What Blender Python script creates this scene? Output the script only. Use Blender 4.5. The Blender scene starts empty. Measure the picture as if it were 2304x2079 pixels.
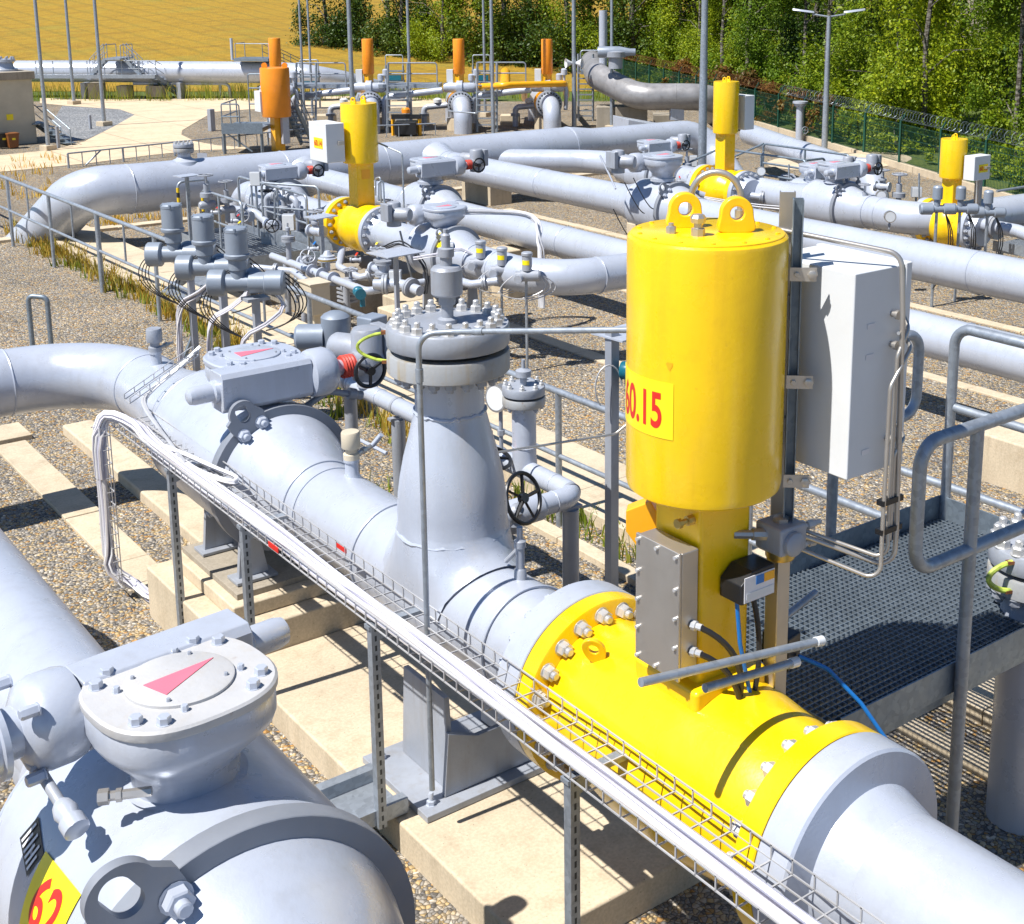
import bpy, bmesh, math, random
from math import sin, cos, pi, radians, sqrt, atan2, hypot
from mathutils import Vector, Matrix
random.seed(7)
scn = bpy.context.scene
col = scn.collection
V3 = Vector

# ---------------------------------------------------------------- camera model
FPX, CX, CY = 2980.0, 1350.0, 612.0           # focal length and principal point, photo pixels (2304 x 2079)
PITCH, YAW, CAMH = radians(12.5), radians(38.2), 4.2
_cp, _sp, _hx, _hy = cos(PITCH), sin(PITCH), sin(YAW), cos(YAW)
def at(px, py, z=None, X=None, Y=None):
    """surveying helper: where the sight line through a photo pixel meets a level or an axis plane"""
    r = (px-CX)/FPX; u = -(py-CY)/FPX
    f = _cp+u*_sp; zz = u*_cp-_sp
    d = (r*_hy+f*_hx, -r*_hx+f*_hy, zz)
    if z is not None: t = (z-CAMH)/d[2]
    elif X is not None: t = X/d[0]
    else: t = Y/d[1]
    return V3((d[0]*t, d[1]*t, CAMH+d[2]*t))
def proj(x, y, z):
    f = x*_hx+y*_hy; r = x*_hy-y*_hx; zz = z-CAMH
    d = f*_cp-zz*_sp; u = f*_sp+zz*_cp
    return (CX+FPX*r/d, CY-FPX*u/d, d)
def zat(py, x, y):
    lo, hi = -5, 40
    for _ in range(45):
        m = (lo+hi)/2
        if proj(x, y, m)[1] > py: lo = m
        else: hi = m
    return lo

# ---------------------------------------------------------------- mesh builder
def frame(axis, hint=None):
    w = V3(axis).normalized()
    h = V3(hint) if hint is not None else (V3((0,0,1)) if abs(w.z) < .9 else V3((1,0,0)))
    u = h.cross(w)
    if u.length < 1e-6: u = V3((0,1,0)).cross(w)
    u.normalize(); v = w.cross(u)
    return u, v, w
class MB:
    def __init__(s): s.v = []; s.f = []
    def add(s, vs, fs):
        b = len(s.v); s.v += [tuple(p) for p in vs]; s.f += [tuple(i+b for i in f) for f in fs]
        return s
    def obox(s, c, ax, ay, az):                         # centre and three half-axes
        c = V3(c); ax = V3(ax); ay = V3(ay); az = V3(az)
        if ax.cross(ay).dot(az) < 0: ax = -ax
        vs = [c+ax*i+ay*j+az*k for k in (-1,1) for j in (-1,1) for i in (-1,1)]
        return s.add(vs, [(0,2,3,1),(4,5,7,6),(0,1,5,4),(2,6,7,3),(0,4,6,2),(1,3,7,5)])
    def box(s, x0, x1, y0, y1, z0, z1):
        return s.obox(((x0+x1)/2,(y0+y1)/2,(z0+z1)/2), ((x1-x0)/2,0,0), (0,(y1-y0)/2,0), (0,0,(z1-z0)/2))
    def rbox(s, c, sx, sy, sz, rot=0):
        cr, sr = cos(rot), sin(rot)
        return s.obox(c, (cr*sx/2,sr*sx/2,0), (-sr*sy/2,cr*sy/2,0), (0,0,sz/2))
    def bar(s, p0, p1, w, h, hint=None):
        p0 = V3(p0); p1 = V3(p1); u, v, ww = frame(p1-p0, hint)
        return s.obox((p0+p1)/2, u*w/2, v*h/2, (p1-p0)/2)
    def rings(s, rs, cap0=True, cap1=True, closed=False):
        n = len(rs[0]); b = len(s.v)
        for r in rs: s.v += [tuple(p) for p in r]
        m = len(rs)
        for i in range(m if closed else m-1):
            a = b+i*n; c = b+((i+1) % m)*n
            for j in range(n):
                k = (j+1) % n
                s.f.append((a+j, a+k, c+k, c+j))
        if not closed:
            if cap0: s.f.append(tuple(b+j for j in reversed(range(n))))
            if cap1: s.f.append(tuple(b+(m-1)*n+j for j in range(n)))
        return s
    def circ(s, c, u, v, r, n, ph=0.0):
        return [c+u*(r*cos(2*pi*j/n+ph))+v*(r*sin(2*pi*j/n+ph)) for j in range(n)]
    def lathe(s, prof, p0, axis=(0,0,1), n=32, hint=None, cap0=True, cap1=True, ph=0.0):   # prof: (radius, distance along axis)
        u, v, w = frame(axis, hint); p0 = V3(p0)
        return s.rings([s.circ(p0+w*t, u, v, max(r,1e-4), n, ph) for r, t in prof], cap0, cap1)
    def cyl(s, p0, p1, r0, r1=None, n=20, ph=0.0):
        p0 = V3(p0); p1 = V3(p1)
        return s.lathe([(r0,0),(r0 if r1 is None else r1,(p1-p0).length)], p0, p1-p0, n, ph=ph)
    def tube(s, pts, r, n=10, bend=None, seg=8, closed=False):
        P = [V3(p) for p in pts]
        if bend:
            Q = [P[0]]
            for i in range(1, len(P)-1):
                a = P[i-1]-P[i]; c = P[i+1]-P[i]; la, lc = a.length, c.length
                a.normalize(); c.normalize(); ang = a.angle(c)
                if ang > pi-.02: Q.append(P[i]); continue
                t = min(bend/math.tan(ang/2), la*.49 if i > 1 else la*.98, lc*.49 if i < len(P)-2 else lc*.98)
                rr = t*math.tan(ang/2); bis = (a+c).normalized(); o = P[i]+bis*(rr/sin(ang/2))
                s0 = P[i]+a*t-o; s1 = P[i]+c*t-o; th = s0.angle(s1); ax = s0.cross(s1).normalized()
                for k in range(seg+1): Q.append(o+Matrix.Rotation(th*k/seg, 3, ax) @ s0)
            Q.append(P[-1]); P = Q
        m = len(P); T = []
        for i in range(m):
            if closed: t = P[(i+1) % m]-P[i-1]
            else: t = P[min(i+1,m-1)]-P[max(i-1,0)]
            T.append(t.normalized())
        u, v, w = frame(T[0]); rs = []
        for i in range(m):
            if i:
                q = T[i-1].rotation_difference(T[i]); u = q @ u
            u = (u-T[i]*u.dot(T[i])).normalized(); v = T[i].cross(u)
            rr = r[i] if isinstance(r, (list,tuple)) else r
            rs.append(s.circ(P[i], u, v, rr, n))
        return s.rings(rs, closed=closed)
    def torus(s, c, axis, R, r, n=32, m=8):
        u, v, w = frame(axis); c = V3(c); rs = []
        for i in range(n):
            a = 2*pi*i/n; d = u*cos(a)+v*sin(a)
            rs.append([c+d*(R+r*cos(2*pi*j/m))+w*(r*sin(2*pi*j/m)) for j in range(m)])
        return s.rings(rs, closed=True)
    def annulus(s, c, axis, r0, r1, t, n=40, a0=0, a1=2*pi, hint=None):
        u, v, w = frame(axis, hint); c = V3(c); full = abs(a1-a0-2*pi) < 1e-6; rs = []
        for i in range(n if full else n+1):
            a = a0+(a1-a0)*i/n; d = u*cos(a)+v*sin(a)
            rs.append([c+d*r0-w*t/2, c+d*r1-w*t/2, c+d*r1+w*t/2, c+d*r0+w*t/2])
        return s.rings(rs, closed=full)
    def ball(s, c, r, sc=(1,1,1), n=16, m=10):
        c = V3(c); rs = []
        for i in range(1, m):
            t = pi*i/m
            rs.append([c+V3((r*sin(t)*cos(2*pi*j/n)*sc[0], r*sin(t)*sin(2*pi*j/n)*sc[1], -r*cos(t)*sc[2])) for j in range(n)])
        return s.rings(rs)
    def prism(s, poly, o, u, v, w):                     # poly in (u,v), extruded along w
        o = V3(o); u = V3(u); v = V3(v); w = V3(w)
        a = [o+u*p[0]+v*p[1] for p in poly]
        if u.cross(v).dot(w) < 0: a = a[::-1]
        return s.rings([a, [p+w for p in a]])
    def plate_hole(s, outer, inner, o, u, v, w):        # outline and hole with the same number of points
        o = V3(o); u = V3(u); v = V3(v); w = V3(w); n = len(outer); b = len(s.v)
        for pl, d in ((outer,0),(inner,0),(outer,1),(inner,1)):
            s.v += [tuple(o+u*p[0]+v*p[1]+w*d) for p in pl]
        for j in range(n):
            k = (j+1) % n; O, I, O2, I2 = b, b+n, b+2*n, b+3*n
            s.f += [(O+j,I+j,I+k,O+k), (O2+j,O2+k,I2+k,I2+j), (O+j,O+k,O2+k,O2+j), (I+j,I2+j,I2+k,I+k)]
        return s
    def nut(s, p, axis, r, h, stud=0.0, sr=None, ph=0.0):
        p = V3(p); w = V3(axis).normalized()
        s.lathe([(r*1.16,0),(r*1.16,h*.08)], p, w, 14)
        s.lathe([(r,h*.08),(r,h*.88),(r*.86,h)], p, w, 6, ph=ph)
        if stud: s.lathe([(sr or r*.55,h),(sr or r*.55,h+stud*.85),((sr or r*.55)*.75,h+stud)], p, w, 10)
        return s
    def mesh(s, name, off=None, smooth=38):
        me = bpy.data.meshes.new(name)
        o = off or V3((0,0,0))
        me.from_pydata([(p[0]-o.x, p[1]-o.y, p[2]-o.z) for p in s.v], [], s.f)
        me.validate()
        bm = bmesh.new(); bm.from_mesh(me); bmesh.ops.recalc_face_normals(bm, faces=bm.faces); bm.to_mesh(me); bm.free()
        if smooth:
            me.shade_smooth(); me.set_sharp_from_angle(angle=radians(smooth))
        me.update()
        return me
ORIG = {}
def bev(o, w, seg=2, ang=40):
    m = o.modifiers.new('bevel', 'BEVEL'); m.width = w; m.segments = seg; m.limit_method = 'ANGLE'; m.angle_limit = radians(ang); m.harden_normals = True
    return o
def tag(o, label, cat, group=None):
    o['label'] = label; o['category'] = cat
    if group: o['group'] = group
    return o
def thing(name, label, cat, loc, group=None):
    o = bpy.data.objects.new(name, None); o.empty_display_size = .2; col.objects.link(o)
    o.location = V3(loc); ORIG[o.name] = V3(loc)
    return tag(o, label, cat, group)
def part(name, mb, mat, parent, bevel=0, smooth=38, label=None):
    off = ORIG[parent.name]
    o = bpy.data.objects.new(name, mb.mesh(name, off, smooth)); col.objects.link(o)
    o.parent = parent; ORIG[o.name] = off
    o.data.materials.append(mat)
    if bevel: bev(o, bevel)
    if label: o['label'] = label
    return o
def solo(name, mb, mat, label, cat, group=None, loc=None, bevel=0, smooth=38):      # a thing that is one mesh
    if loc is None:
        xs = [p[0] for p in mb.v]; ys = [p[1] for p in mb.v]; zs = [p[2] for p in mb.v]
        loc = ((min(xs)+max(xs))/2, (min(ys)+max(ys))/2, min(zs))
    loc = V3(loc)
    o = bpy.data.objects.new(name, mb.mesh(name, loc, smooth)); col.objects.link(o); o.location = loc; ORIG[o.name] = loc
    o.data.materials.append(mat)
    if bevel: bev(o, bevel)
    return tag(o, label, cat, group)
def struct(name, mb, mat, kind='structure', smooth=0):
    o = bpy.data.objects.new(name, mb.mesh(name, None, smooth)); col.objects.link(o)
    o.data.materials.append(mat); o['kind'] = kind
    return o
def copy_part(src, parent):
    c = src.copy(); col.objects.link(c); c.parent = parent; ORIG[c.name] = ORIG.get(parent.name, V3((0,0,0)))
    for ch in list(src.children): copy_part(ch, c)
    return c
def copy_tree(root, loc, label, rotz=0.0, scale=1.0):
    c = root.copy(); col.objects.link(c); c.location = V3(loc); c.rotation_euler = (0,0,rotz); c.scale = (scale,)*3
    c['label'] = label; ORIG[c.name] = V3(loc)
    for ch in list(root.children): copy_part(ch, c)
    return c
def bolts(parent, name, mat, spots, axis, r, h, stud=0.0):
    """one bolt mesh, copied to every spot as a part of its own"""
    first = None
    for i, p in enumerate(spots):
        p = V3(p)
        if first is None:
            first = bpy.data.objects.new(name, MB().nut((0,0,0), axis, r, h, stud, ph=.3).mesh(name, None, 30))
            first.data.materials.append(mat); o = first
        else: o = first.copy()
        col.objects.link(o); o.parent = parent; o.location = p-ORIG[parent.name]
def circle_spots(c, axis, R, n, ph=0.0):
    u, v, w = frame(axis); c = V3(c)
    return [c+u*(R*cos(2*pi*i/n+ph))+v*(R*sin(2*pi*i/n+ph)) for i in range(n)]
def text_mb(body, fn, height, slices=0, font_w=1.0):
    """lettering as a mesh; fn maps (x, y) centred on the text to a world point"""
    cu = bpy.data.curves.new('lettering', 'FONT'); cu.body = body; cu.size = 1.0; cu.offset = .022
    ob = bpy.data.objects.new('lettering', cu); col.objects.link(ob)
    bpy.context.view_layer.update()
    me = bpy.data.meshes.new_from_object(ob.evaluated_get(bpy.context.evaluated_depsgraph_get()))
    bpy.data.objects.remove(ob); bpy.data.curves.remove(cu)
    bm = bmesh.new(); bm.from_mesh(me); bpy.data.meshes.remove(me)
    xs = [q.co.x for q in bm.verts]; ys = [q.co.y for q in bm.verts]
    x0, x1, y0, y1 = min(xs), max(xs), min(ys), max(ys)
    for i in range(1, slices):
        x = x0+(x1-x0)*i/slices
        bmesh.ops.bisect_plane(bm, geom=bm.verts[:]+bm.edges[:]+bm.faces[:], plane_co=(x,0,0), plane_no=(1,0,0))
    k = height/(y1-y0); mb = MB(); bm.verts.ensure_lookup_table()
    mb.v = [tuple(fn((q.co.x-(x0+x1)/2)*k*font_w, (q.co.y-(y0+y1)/2)*k)) for q in bm.verts]
    mb.f = [tuple(q.index for q in f.verts) for f in bm.faces]
    bm.free(); return mb

# ---------------------------------------------------------------- materials
def mat_new(name):
    m = bpy.data.materials.new(name); m.use_nodes = True
    nt = m.node_tree; b = nt.nodes['Principled BSDF']
    return m, nt, b
def N(nt, t, **kw):
    n = nt.nodes.new(t)
    for k, v in kw.items():
        if k in n.inputs: n.inputs[k].default_value = v
        else: setattr(n, k, v)
    return n
def ramp(nt, fac, stops, interp='LINEAR'):
    r = nt.nodes.new('ShaderNodeValToRGB'); e = r.color_ramp.elements; r.color_ramp.interpolation = interp
    while len(e) > len(stops): e.remove(e[-1])
    while len(e) < len(stops): e.new(.5)
    for i, (p, c) in enumerate(stops):
        e[i].position = p; e[i].color = (c[0],c[1],c[2],1)
    nt.links.new(fac, r.inputs[0]); return r.outputs[0]
def mixc(nt, fac, a, b, mode='MIX'):
    n = nt.nodes.new('ShaderNodeMix'); n.data_type = 'RGBA'; n.blend_type = mode
    for val, i in ((fac,0),(a,6),(b,7)):
        if isinstance(val, (int,float)): n.inputs[i].default_value = val
        elif isinstance(val, tuple): n.inputs[i].default_value = (val[0],val[1],val[2],1)
        else: nt.links.new(val, n.inputs[i])
    return n.outputs[2]
def world_co(nt):
    return nt.nodes.new('ShaderNodeNewGeometry').outputs['Position']
def noise(nt, scale, detail=4, rough=.55, co=None, out='Fac'):
    n = N(nt, 'ShaderNodeTexNoise'); n.inputs['Scale'].default_value = scale; n.inputs['Detail'].default_value = detail; n.inputs['Roughness'].default_value = rough
    nt.links.new(co if co is not None else world_co(nt), n.inputs['Vector']); return n.outputs[out]
def bump(nt, h, b, strength=.2, dist=.01):
    n = N(nt, 'ShaderNodeBump'); n.inputs['Strength'].default_value = strength; n.inputs['Distance'].default_value = dist
    nt.links.new(h, n.inputs['Height']); nt.links.new(n.outputs[0], b.inputs['Normal'])
def paint(name, c, metallic=0.0, rough=.4, var=.08, dirt=None, dirt_amt=.35, orange=.06, coat=0.0, scale=2.5, streak=None, rustspot=0.0):
    m, nt, b = mat_new(name)
    d = tuple(x*(1-var*2) for x in c); l = tuple(min(1,x*(1+var)) for x in c)
    cc = ramp(nt, noise(nt, scale, 6), [(.3,d),(.7,l)])
    if dirt:
        f = ramp(nt, noise(nt, scale*4.3, 9, .68), [(.52,(0,0,0)),(.8,(dirt_amt,)*3)])
        cc = mixc(nt, f, cc, dirt)
    if streak:
        mp = N(nt, 'ShaderNodeMapping'); mp.inputs['Scale'].default_value = (15,15,1.1); nt.links.new(world_co(nt), mp.inputs['Vector'])
        f = ramp(nt, noise(nt, 1.0, 7, .62, mp.outputs[0]), [(.50,(0,0,0)),(.74,(streak[1],)*3)])
        cc = mixc(nt, f, cc, streak[0])
        sp = ramp(nt, noise(nt, 34, 2, .5), [(.735,(0,0,0)),(.78,(streak[1]*1.0,)*3)]); cc = mixc(nt, sp, cc, streak[0])
    if rustspot:
        f = ramp(nt, noise(nt, 21, 5, .65), [(.66,(0,0,0)),(.74,(rustspot,)*3)]); cc = mixc(nt, f, cc, (.20,.085,.02))
    nt.links.new(cc, b.inputs['Base Color'])
    b.inputs['Metallic'].default_value = metallic
    rr = ramp(nt, noise(nt, 7, 5), [(.3,(rough*.8,)*3),(.7,(min(1,rough*1.25),)*3)])
    nt.links.new(rr, b.inputs['Roughness'])
    b.inputs['Coat Weight'].default_value = coat; b.inputs['Coat Roughness'].default_value = .15
    if orange: bump(nt, noise(nt, 55, 3), b, orange, .01)
    return m
M = {}
M['silver'] = paint('silver_paint', (.455,.492,.57), .18, .30, .035, (.30,.29,.27), .20, .08, streak=((.29,.285,.28), .20), rustspot=.08, scale=1.6)
M['dusty'] = paint('dust_filmed_grey_paint', (.45,.45,.455), .05, .55, .07, (.42,.37,.30), .55, .12, streak=((.40,.37,.32), .25), rustspot=.25)
M['silver_dark'] = paint('cast_grey_paint', (.33,.355,.405), .15, .45, .08, (.24,.22,.19), .35, .1, streak=((.22,.19,.15), .35), rustspot=.35)
M['ring'] = paint('grey_ring_paint', (.25,.27,.31), .2, .5, .08, (.3,.27,.22), .25, .05)
M['motor'] = paint('slate_grey_paint', (.25,.29,.35), .15, .42, .07, (.2,.19,.17), .3, .05)
M['yellow'] = paint('yellow_gloss_paint', (.90,.57,.003), 0, .28, .03, (.60,.28,.01), .22, .08, .35, streak=((.58,.30,.01), .28), rustspot=.12)
M['flange_stained'] = paint('stained_flange_paint', (.36,.37,.38), .12, .5, .08, (.30,.22,.08), .55, .1, streak=((.33,.22,.05), .6), rustspot=.5)
M['yellow_far'] = paint('amber_paint', (.85,.40,.006), 0, .35, .04, (.45,.18,.02), .3, .04, .2)
M['orange'] = paint('orange_paint', (.85,.27,.008), 0, .38, .05, (.45,.12,.02), .3, .03, .2)
M['label_yellow'] = paint('yellow_label_film', (.88,.70,.01), 0, .35, .03, None, 0, 0)
M['red'] = paint('red_print', (.62,.02,.012), 0, .45, .05, None, 0, 0)
M['pink'] = paint('faded_pink_print', (.72,.16,.22), 0, .5, .06, None, 0, 0)
M['redrubber'] = paint('red_ribbed_rubber', (.5,.05,.03), 0, .6, .15, None, 0, .1)
M['white'] = paint('white_powder_coat', (.64,.66,.68), 0, .38, .02, (.5,.46,.4), .12, .03)
M['cablewhite'] = paint('white_cable_sheath', (.72,.72,.75), 0, .4, .1, (.4,.38,.36), .3, 0)
M['sheaths'] = None
M['black'] = paint('black_enamel', (.012,.013,.016), 0, .35, .1, None, 0, .03)
M['blackcable'] = paint('black_cable_sheath', (.02,.02,.022), 0, .45, .1, None, 0, 0)
M['bluecable'] = paint('blue_cable_sheath', (.01,.16,.5), 0, .4, .1, None, 0, 0)
M['greenwire'] = paint('yellow_green_wire', (.45,.55,.08), 0, .4, .3, None, 0, 0, 0, 30)
M['teal'] = paint('teal_enamel', (.008,.13,.19), 0, .3, .1, None, 0, .03)
M['stainless'] = paint('stainless_steel', (.50,.47,.43), .75, .38, .04, (.3,.27,.22), .2, 0)
M['wire'] = paint('zinc_wire', (.55,.55,.56), .3, .38, .1, None, 0, 0)
M['chrome'] = paint('bright_bolt_steel', (.62,.62,.62), .55, .38, .07, (.42,.34,.22), .35, .03, 0, 12)
M['tan'] = paint('tan_plastic', (.55,.48,.36), 0, .5, .05, (.35,.3,.2), .2, .03)
M['beigewall'] = paint('pale_render', (.50,.46,.36), 0, .85, .06, (.35,.31,.25), .3, .25)
M['brown'] = paint('brown_plastic', (.22,.075,.02), 0, .45, .1, None, 0, .02)
M['rust'] = paint('rust', (.24,.09,.03), .1, .8, .3, (.1,.04,.02), .6, .3, 0, 9)
M['brass'] = paint('brass', (.55,.40,.12), .7, .35, .1, (.2,.15,.06), .3, .02)
M['farpipe'] = paint('weathered_grey_paint', (.30,.295,.30), .25, .42, .14, (.14,.11,.09), .5, .05)
M['wood'] = paint('timber', (.42,.30,.16), 0, .8, .12, (.25,.16,.08), .4, .2)
def galv(name, c, k=1.0):
    m, nt, b = mat_new(name)
    vo = N(nt, 'ShaderNodeTexVoronoi'); vo.inputs['Scale'].default_value = 38; nt.links.new(world_co(nt), vo.inputs['Vector'])
    sp = ramp(nt, vo.outputs['Color'], [(.0,tuple(x*.78 for x in c)),(1,tuple(min(1,x*1.15) for x in c))])
    cc = mixc(nt, ramp(nt, noise(nt, 3, 8), [(.4,(0,0,0)),(.75,(.45,)*3)]), sp, tuple(x*.62 for x in c))
    nt.links.new(cc, b.inputs['Base Color']); b.inputs['Metallic'].default_value = .55
    nt.links.new(ramp(nt, noise(nt, 14, 4), [(.3,(.38,)*3),(.7,(.55,)*3)]), b.inputs['Roughness'])
    bump(nt, noise(nt, 40, 3), b, .05, .01)
    return m
M['galv'] = galv('galvanised_steel', (.36,.40,.45))
M['galv_dark'] = galv('dull_galvanised_steel', (.24,.29,.34))
def concrete(name, c, joints=0.0):
    m, nt, b = mat_new(name)
    co = world_co(nt)
    cc = ramp(nt, noise(nt, 1.3, 8, .6, co), [(.25,tuple(x*.80 for x in c)),(.75,tuple(min(1,x*1.12) for x in c))])
    st = ramp(nt, noise(nt, 4.2, 10, .7, co), [(.52,(0,0,0)),(.78,(.55,)*3)])
    cc = mixc(nt, st, cc, (c[0]*.62,c[1]*.55,c[2]*.45))
    mp = N(nt, 'ShaderNodeMapping'); mp.inputs['Scale'].default_value = (7,7,.8); nt.links.new(co, mp.inputs['Vector'])
    dr = ramp(nt, noise(nt, 1.0, 8, .66, mp.outputs[0]), [(.50,(0,0,0)),(.72,(.42,)*3)]); cc = mixc(nt, dr, cc, (c[0]*.50,c[1]*.47,c[2]*.42))
    vo = N(nt, 'ShaderNodeTexVoronoi'); vo.inputs['Scale'].default_value = 24; nt.links.new(co, vo.inputs['Vector'])
    ph = ramp(nt, vo.outputs['Distance'], [(.05,(.55,)*3),(.10,(1,1,1))]); cc = mixc(nt, 1.0, cc, ph, 'MULTIPLY')
    if joints:
        sx = N(nt, 'ShaderNodeSeparateXYZ'); nt.links.new(co, sx.inputs[0]); msk = None
        for ax in (0,1):
            mu = N(nt, 'ShaderNodeMath', operation='MULTIPLY'); nt.links.new(sx.outputs[ax], mu.inputs[0]); mu.inputs[1].default_value = joints
            fr = N(nt, 'ShaderNodeMath', operation='FRACT'); nt.links.new(mu.outputs[0], fr.inputs[0])
            lt = ramp(nt, fr.outputs[0], [(0,(.62,)*3),(.016,(.62,)*3),(.02,(1,1,1))]); cc = mixc(nt, 1.0, cc, lt, 'MULTIPLY')
    fi = ramp(nt, noise(nt, 60, 4, .6, co), [(.35,(.86,)*3),(.7,(1.08,)*3)])
    cc = mixc(nt, 1.0, cc, fi, 'MULTIPLY')
    nt.links.new(cc, b.inputs['Base Color']); b.inputs['Roughness'].default_value = .88
    bump(nt, noise(nt, 45, 6, .7, co), b, .25, .008)
    return m
M['concrete'] = concrete('warm_concrete', (.57,.475,.34))
M['path'] = concrete('pale_path_concrete', (.64,.51,.345), .42)
M['greyconc'] = concrete('grey_concrete', (.33,.29,.23))
def gravel(name, pal, size=26.0):
    m, nt, b = mat_new(name)
    co = world_co(nt)
    wob = noise(nt, 9, 3, .5, co, 'Color')
    ad = N(nt, 'ShaderNodeVectorMath', operation='MULTIPLY_ADD'); nt.links.new(wob, ad.inputs[0]); ad.inputs[1].default_value = (.05,.05,.05); nt.links.new(co, ad.inputs[2])
    vo = N(nt, 'ShaderNodeTexVoronoi'); vo.inputs['Scale'].default_value = size; nt.links.new(ad.outputs[0], vo.inputs['Vector'])
    sepc = N(nt, 'ShaderNodeSeparateColor'); nt.links.new(vo.outputs['Color'], sepc.inputs[0])
    cc = ramp(nt, sepc.outputs[0], pal, 'CONSTANT')
    big = ramp(nt, noise(nt, .55, 6, .6, co), [(.32,(.74,.73,.71)),(.5,(.98,.97,.95)),(.68,(1.14,1.09,1.02))])
    cc = mixc(nt, 1.0, cc, big, 'MULTIPLY')
    ed = N(nt, 'ShaderNodeTexVoronoi', feature='DISTANCE_TO_EDGE'); ed.inputs['Scale'].default_value = size; nt.links.new(ad.outputs[0], ed.inputs['Vector'])
    gap = ramp(nt, ed.outputs['Distance'], [(.0,(.30,.28,.26)),(.13,(1,1,1))])
    cc = mixc(nt, 1.0, cc, gap, 'MULTIPLY')
    nt.links.new(cc, b.inputs['Base Color']); b.inputs['Roughness'].default_value = .8
    h = N(nt, 'ShaderNodeMath', operation='SUBTRACT'); h.inputs[0].default_value = 1.0; nt.links.new(vo.outputs['Distance'], h.inputs[1])
    h2 = N(nt, 'ShaderNodeMath', operation='MULTIPLY_ADD'); nt.links.new(sepc.outputs[1], h2.inputs[0]); h2.inputs[1].default_value = .6; nt.links.new(h.outputs[0], h2.inputs[2])
    bump(nt, h2.outputs[0], b, .9, .025)
    return m
PAL = [(0,(.15,.14,.13)),(.16,(.27,.25,.225)),(.32,(.43,.345,.225)),(.48,(.31,.285,.25)),(.62,(.48,.355,.18)),(.76,(.43,.38,.31)),(.90,(.42,.235,.075)),(.965,(.58,.53,.44))]
M['gravel'] = gravel('river_gravel', PAL, 40)
PALB = [(0,(.2,.21,.23)),(.25,(.3,.32,.34)),(.5,(.26,.27,.29)),(.75,(.38,.39,.4))]
M['bluegravel'] = gravel('grey_chippings', PALB, 22)
def field_mat():
    m, nt, b = mat_new('ripe_field')
    co = world_co(nt)
    mp = N(nt, 'ShaderNodeMapping'); mp.inputs['Scale'].default_value = (.25,1.2,1); nt.links.new(co, mp.inputs['Vector'])
    cc = ramp(nt, noise(nt, 1.2, 8, .6, mp.outputs[0]), [(.3,(.26,.15,.008)),(.55,(.36,.215,.010)),(.75,(.27,.20,.02))])
    wv = N(nt, 'ShaderNodeTexWave'); wv.inputs['Scale'].default_value = .22; wv.inputs['Distortion'].default_value = 1.2; wv.inputs['Detail'].default_value = 3; nt.links.new(co, wv.inputs['Vector'])
    cc = mixc(nt, ramp(nt, wv.outputs['Fac'], [(.84,(0,0,0)),(.95,(.3,)*3)]), cc, (.15,.12,.012))
    fn_ = ramp(nt, noise(nt, 3.5, 8, .75, co), [(.3,(.72,)*3),(.7,(1.2,)*3)]); cc = mixc(nt, 1.0, cc, fn_, 'MULTIPLY')
    g = ramp(nt, noise(nt, .25, 4, .5, co), [(.55,(0,0,0)),(.75,(.5,)*3)])
    cc = mixc(nt, g, cc, (.22,.22,.03))
    nt.links.new(cc, b.inputs['Base Color']); b.inputs['Roughness'].default_value = .95
    bump(nt, noise(nt, 9, 6, .7, co), b, .8, .1)
    return m
M['field'] = field_mat()
def turf_mat(name, a, c):
    m, nt, b = mat_new(name); co = world_co(nt)
    cc = ramp(nt, noise(nt, 5, 9, .7, co), [(.3,a),(.7,c)])
    nt.links.new(cc, b.inputs['Base Color']); b.inputs['Roughness'].default_value = .95
    bump(nt, noise(nt, 30, 6, .7, co), b, .8, .05)
    return m
M['turf'] = turf_mat('rough_grass', (.05,.09,.012), (.13,.16,.03))
def leaf_mat(name, cols, tr=.35):
    m, nt, b = mat_new(name)
    ge = nt.nodes.new('ShaderNodeNewGeometry')
    cc = ramp(nt, ge.outputs['Random Per Island'], [(i/(len(cols)-1), c) for i, c in enumerate(cols)])
    oi = nt.nodes.new('ShaderNodeObjectInfo')
    tint = ramp(nt, oi.outputs['Random'], [(0,(.62,.82,.7)),(.3,(.9,1.0,.85)),(.6,(1.15,1.18,.85)),(1,(1.5,1.42,.8))])
    cc = mixc(nt, 1.0, cc, tint, 'MULTIPLY')
    nt.links.new(cc, b.inputs['Base Color']); b.inputs['Roughness'].default_value = .5; b.inputs['Specular IOR Level'].default_value = .3
    t = nt.nodes.new('ShaderNodeBsdfTranslucent'); nt.links.new(cc, t.inputs[0])
    mx = nt.nodes.new('ShaderNodeMixShader'); mx.inputs[0].default_value = tr
    nt.links.new(b.outputs[0], mx.inputs[1]); nt.links.new(t.outputs[0], mx.inputs[2])
    nt.links.new(mx.outputs[0], nt.nodes['Material Output'].inputs[0])
    return m
def sheath_mat():
    m, nt, b = mat_new('mixed_cable_sheaths'); ge = nt.nodes.new('ShaderNodeNewGeometry')
    nt.links.new(ramp(nt, ge.outputs['Random Per Island'], [(0,(.55,.54,.62)),(.3,(.78,.77,.76)),(.6,(.42,.42,.50)),(.8,(.70,.66,.64)),(.94,(.30,.30,.36))], 'CONSTANT'), b.inputs['Base Color']); b.inputs['Roughness'].default_value = .4
    return m
M['sheaths'] = sheath_mat()
M['birch_leaf'] = leaf_mat('birch_leaves', [(.11,.175,.008),(.175,.24,.012),(.27,.31,.018),(.13,.19,.010)])
M['dark_leaf'] = leaf_mat('dark_leaves', [(.03,.06,.006),(.06,.10,.010),(.09,.12,.012)], .2)
M['rust_leaf'] = leaf_mat('dry_brown_leaves', [(.14,.05,.012),(.2,.09,.02),(.12,.10,.02)], .2)
M['dry_grass'] = leaf_mat('dry_grass_blades', [(.60,.34,.05),(.48,.27,.04),(.36,.28,.05),(.66,.45,.13)], .3)
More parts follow.
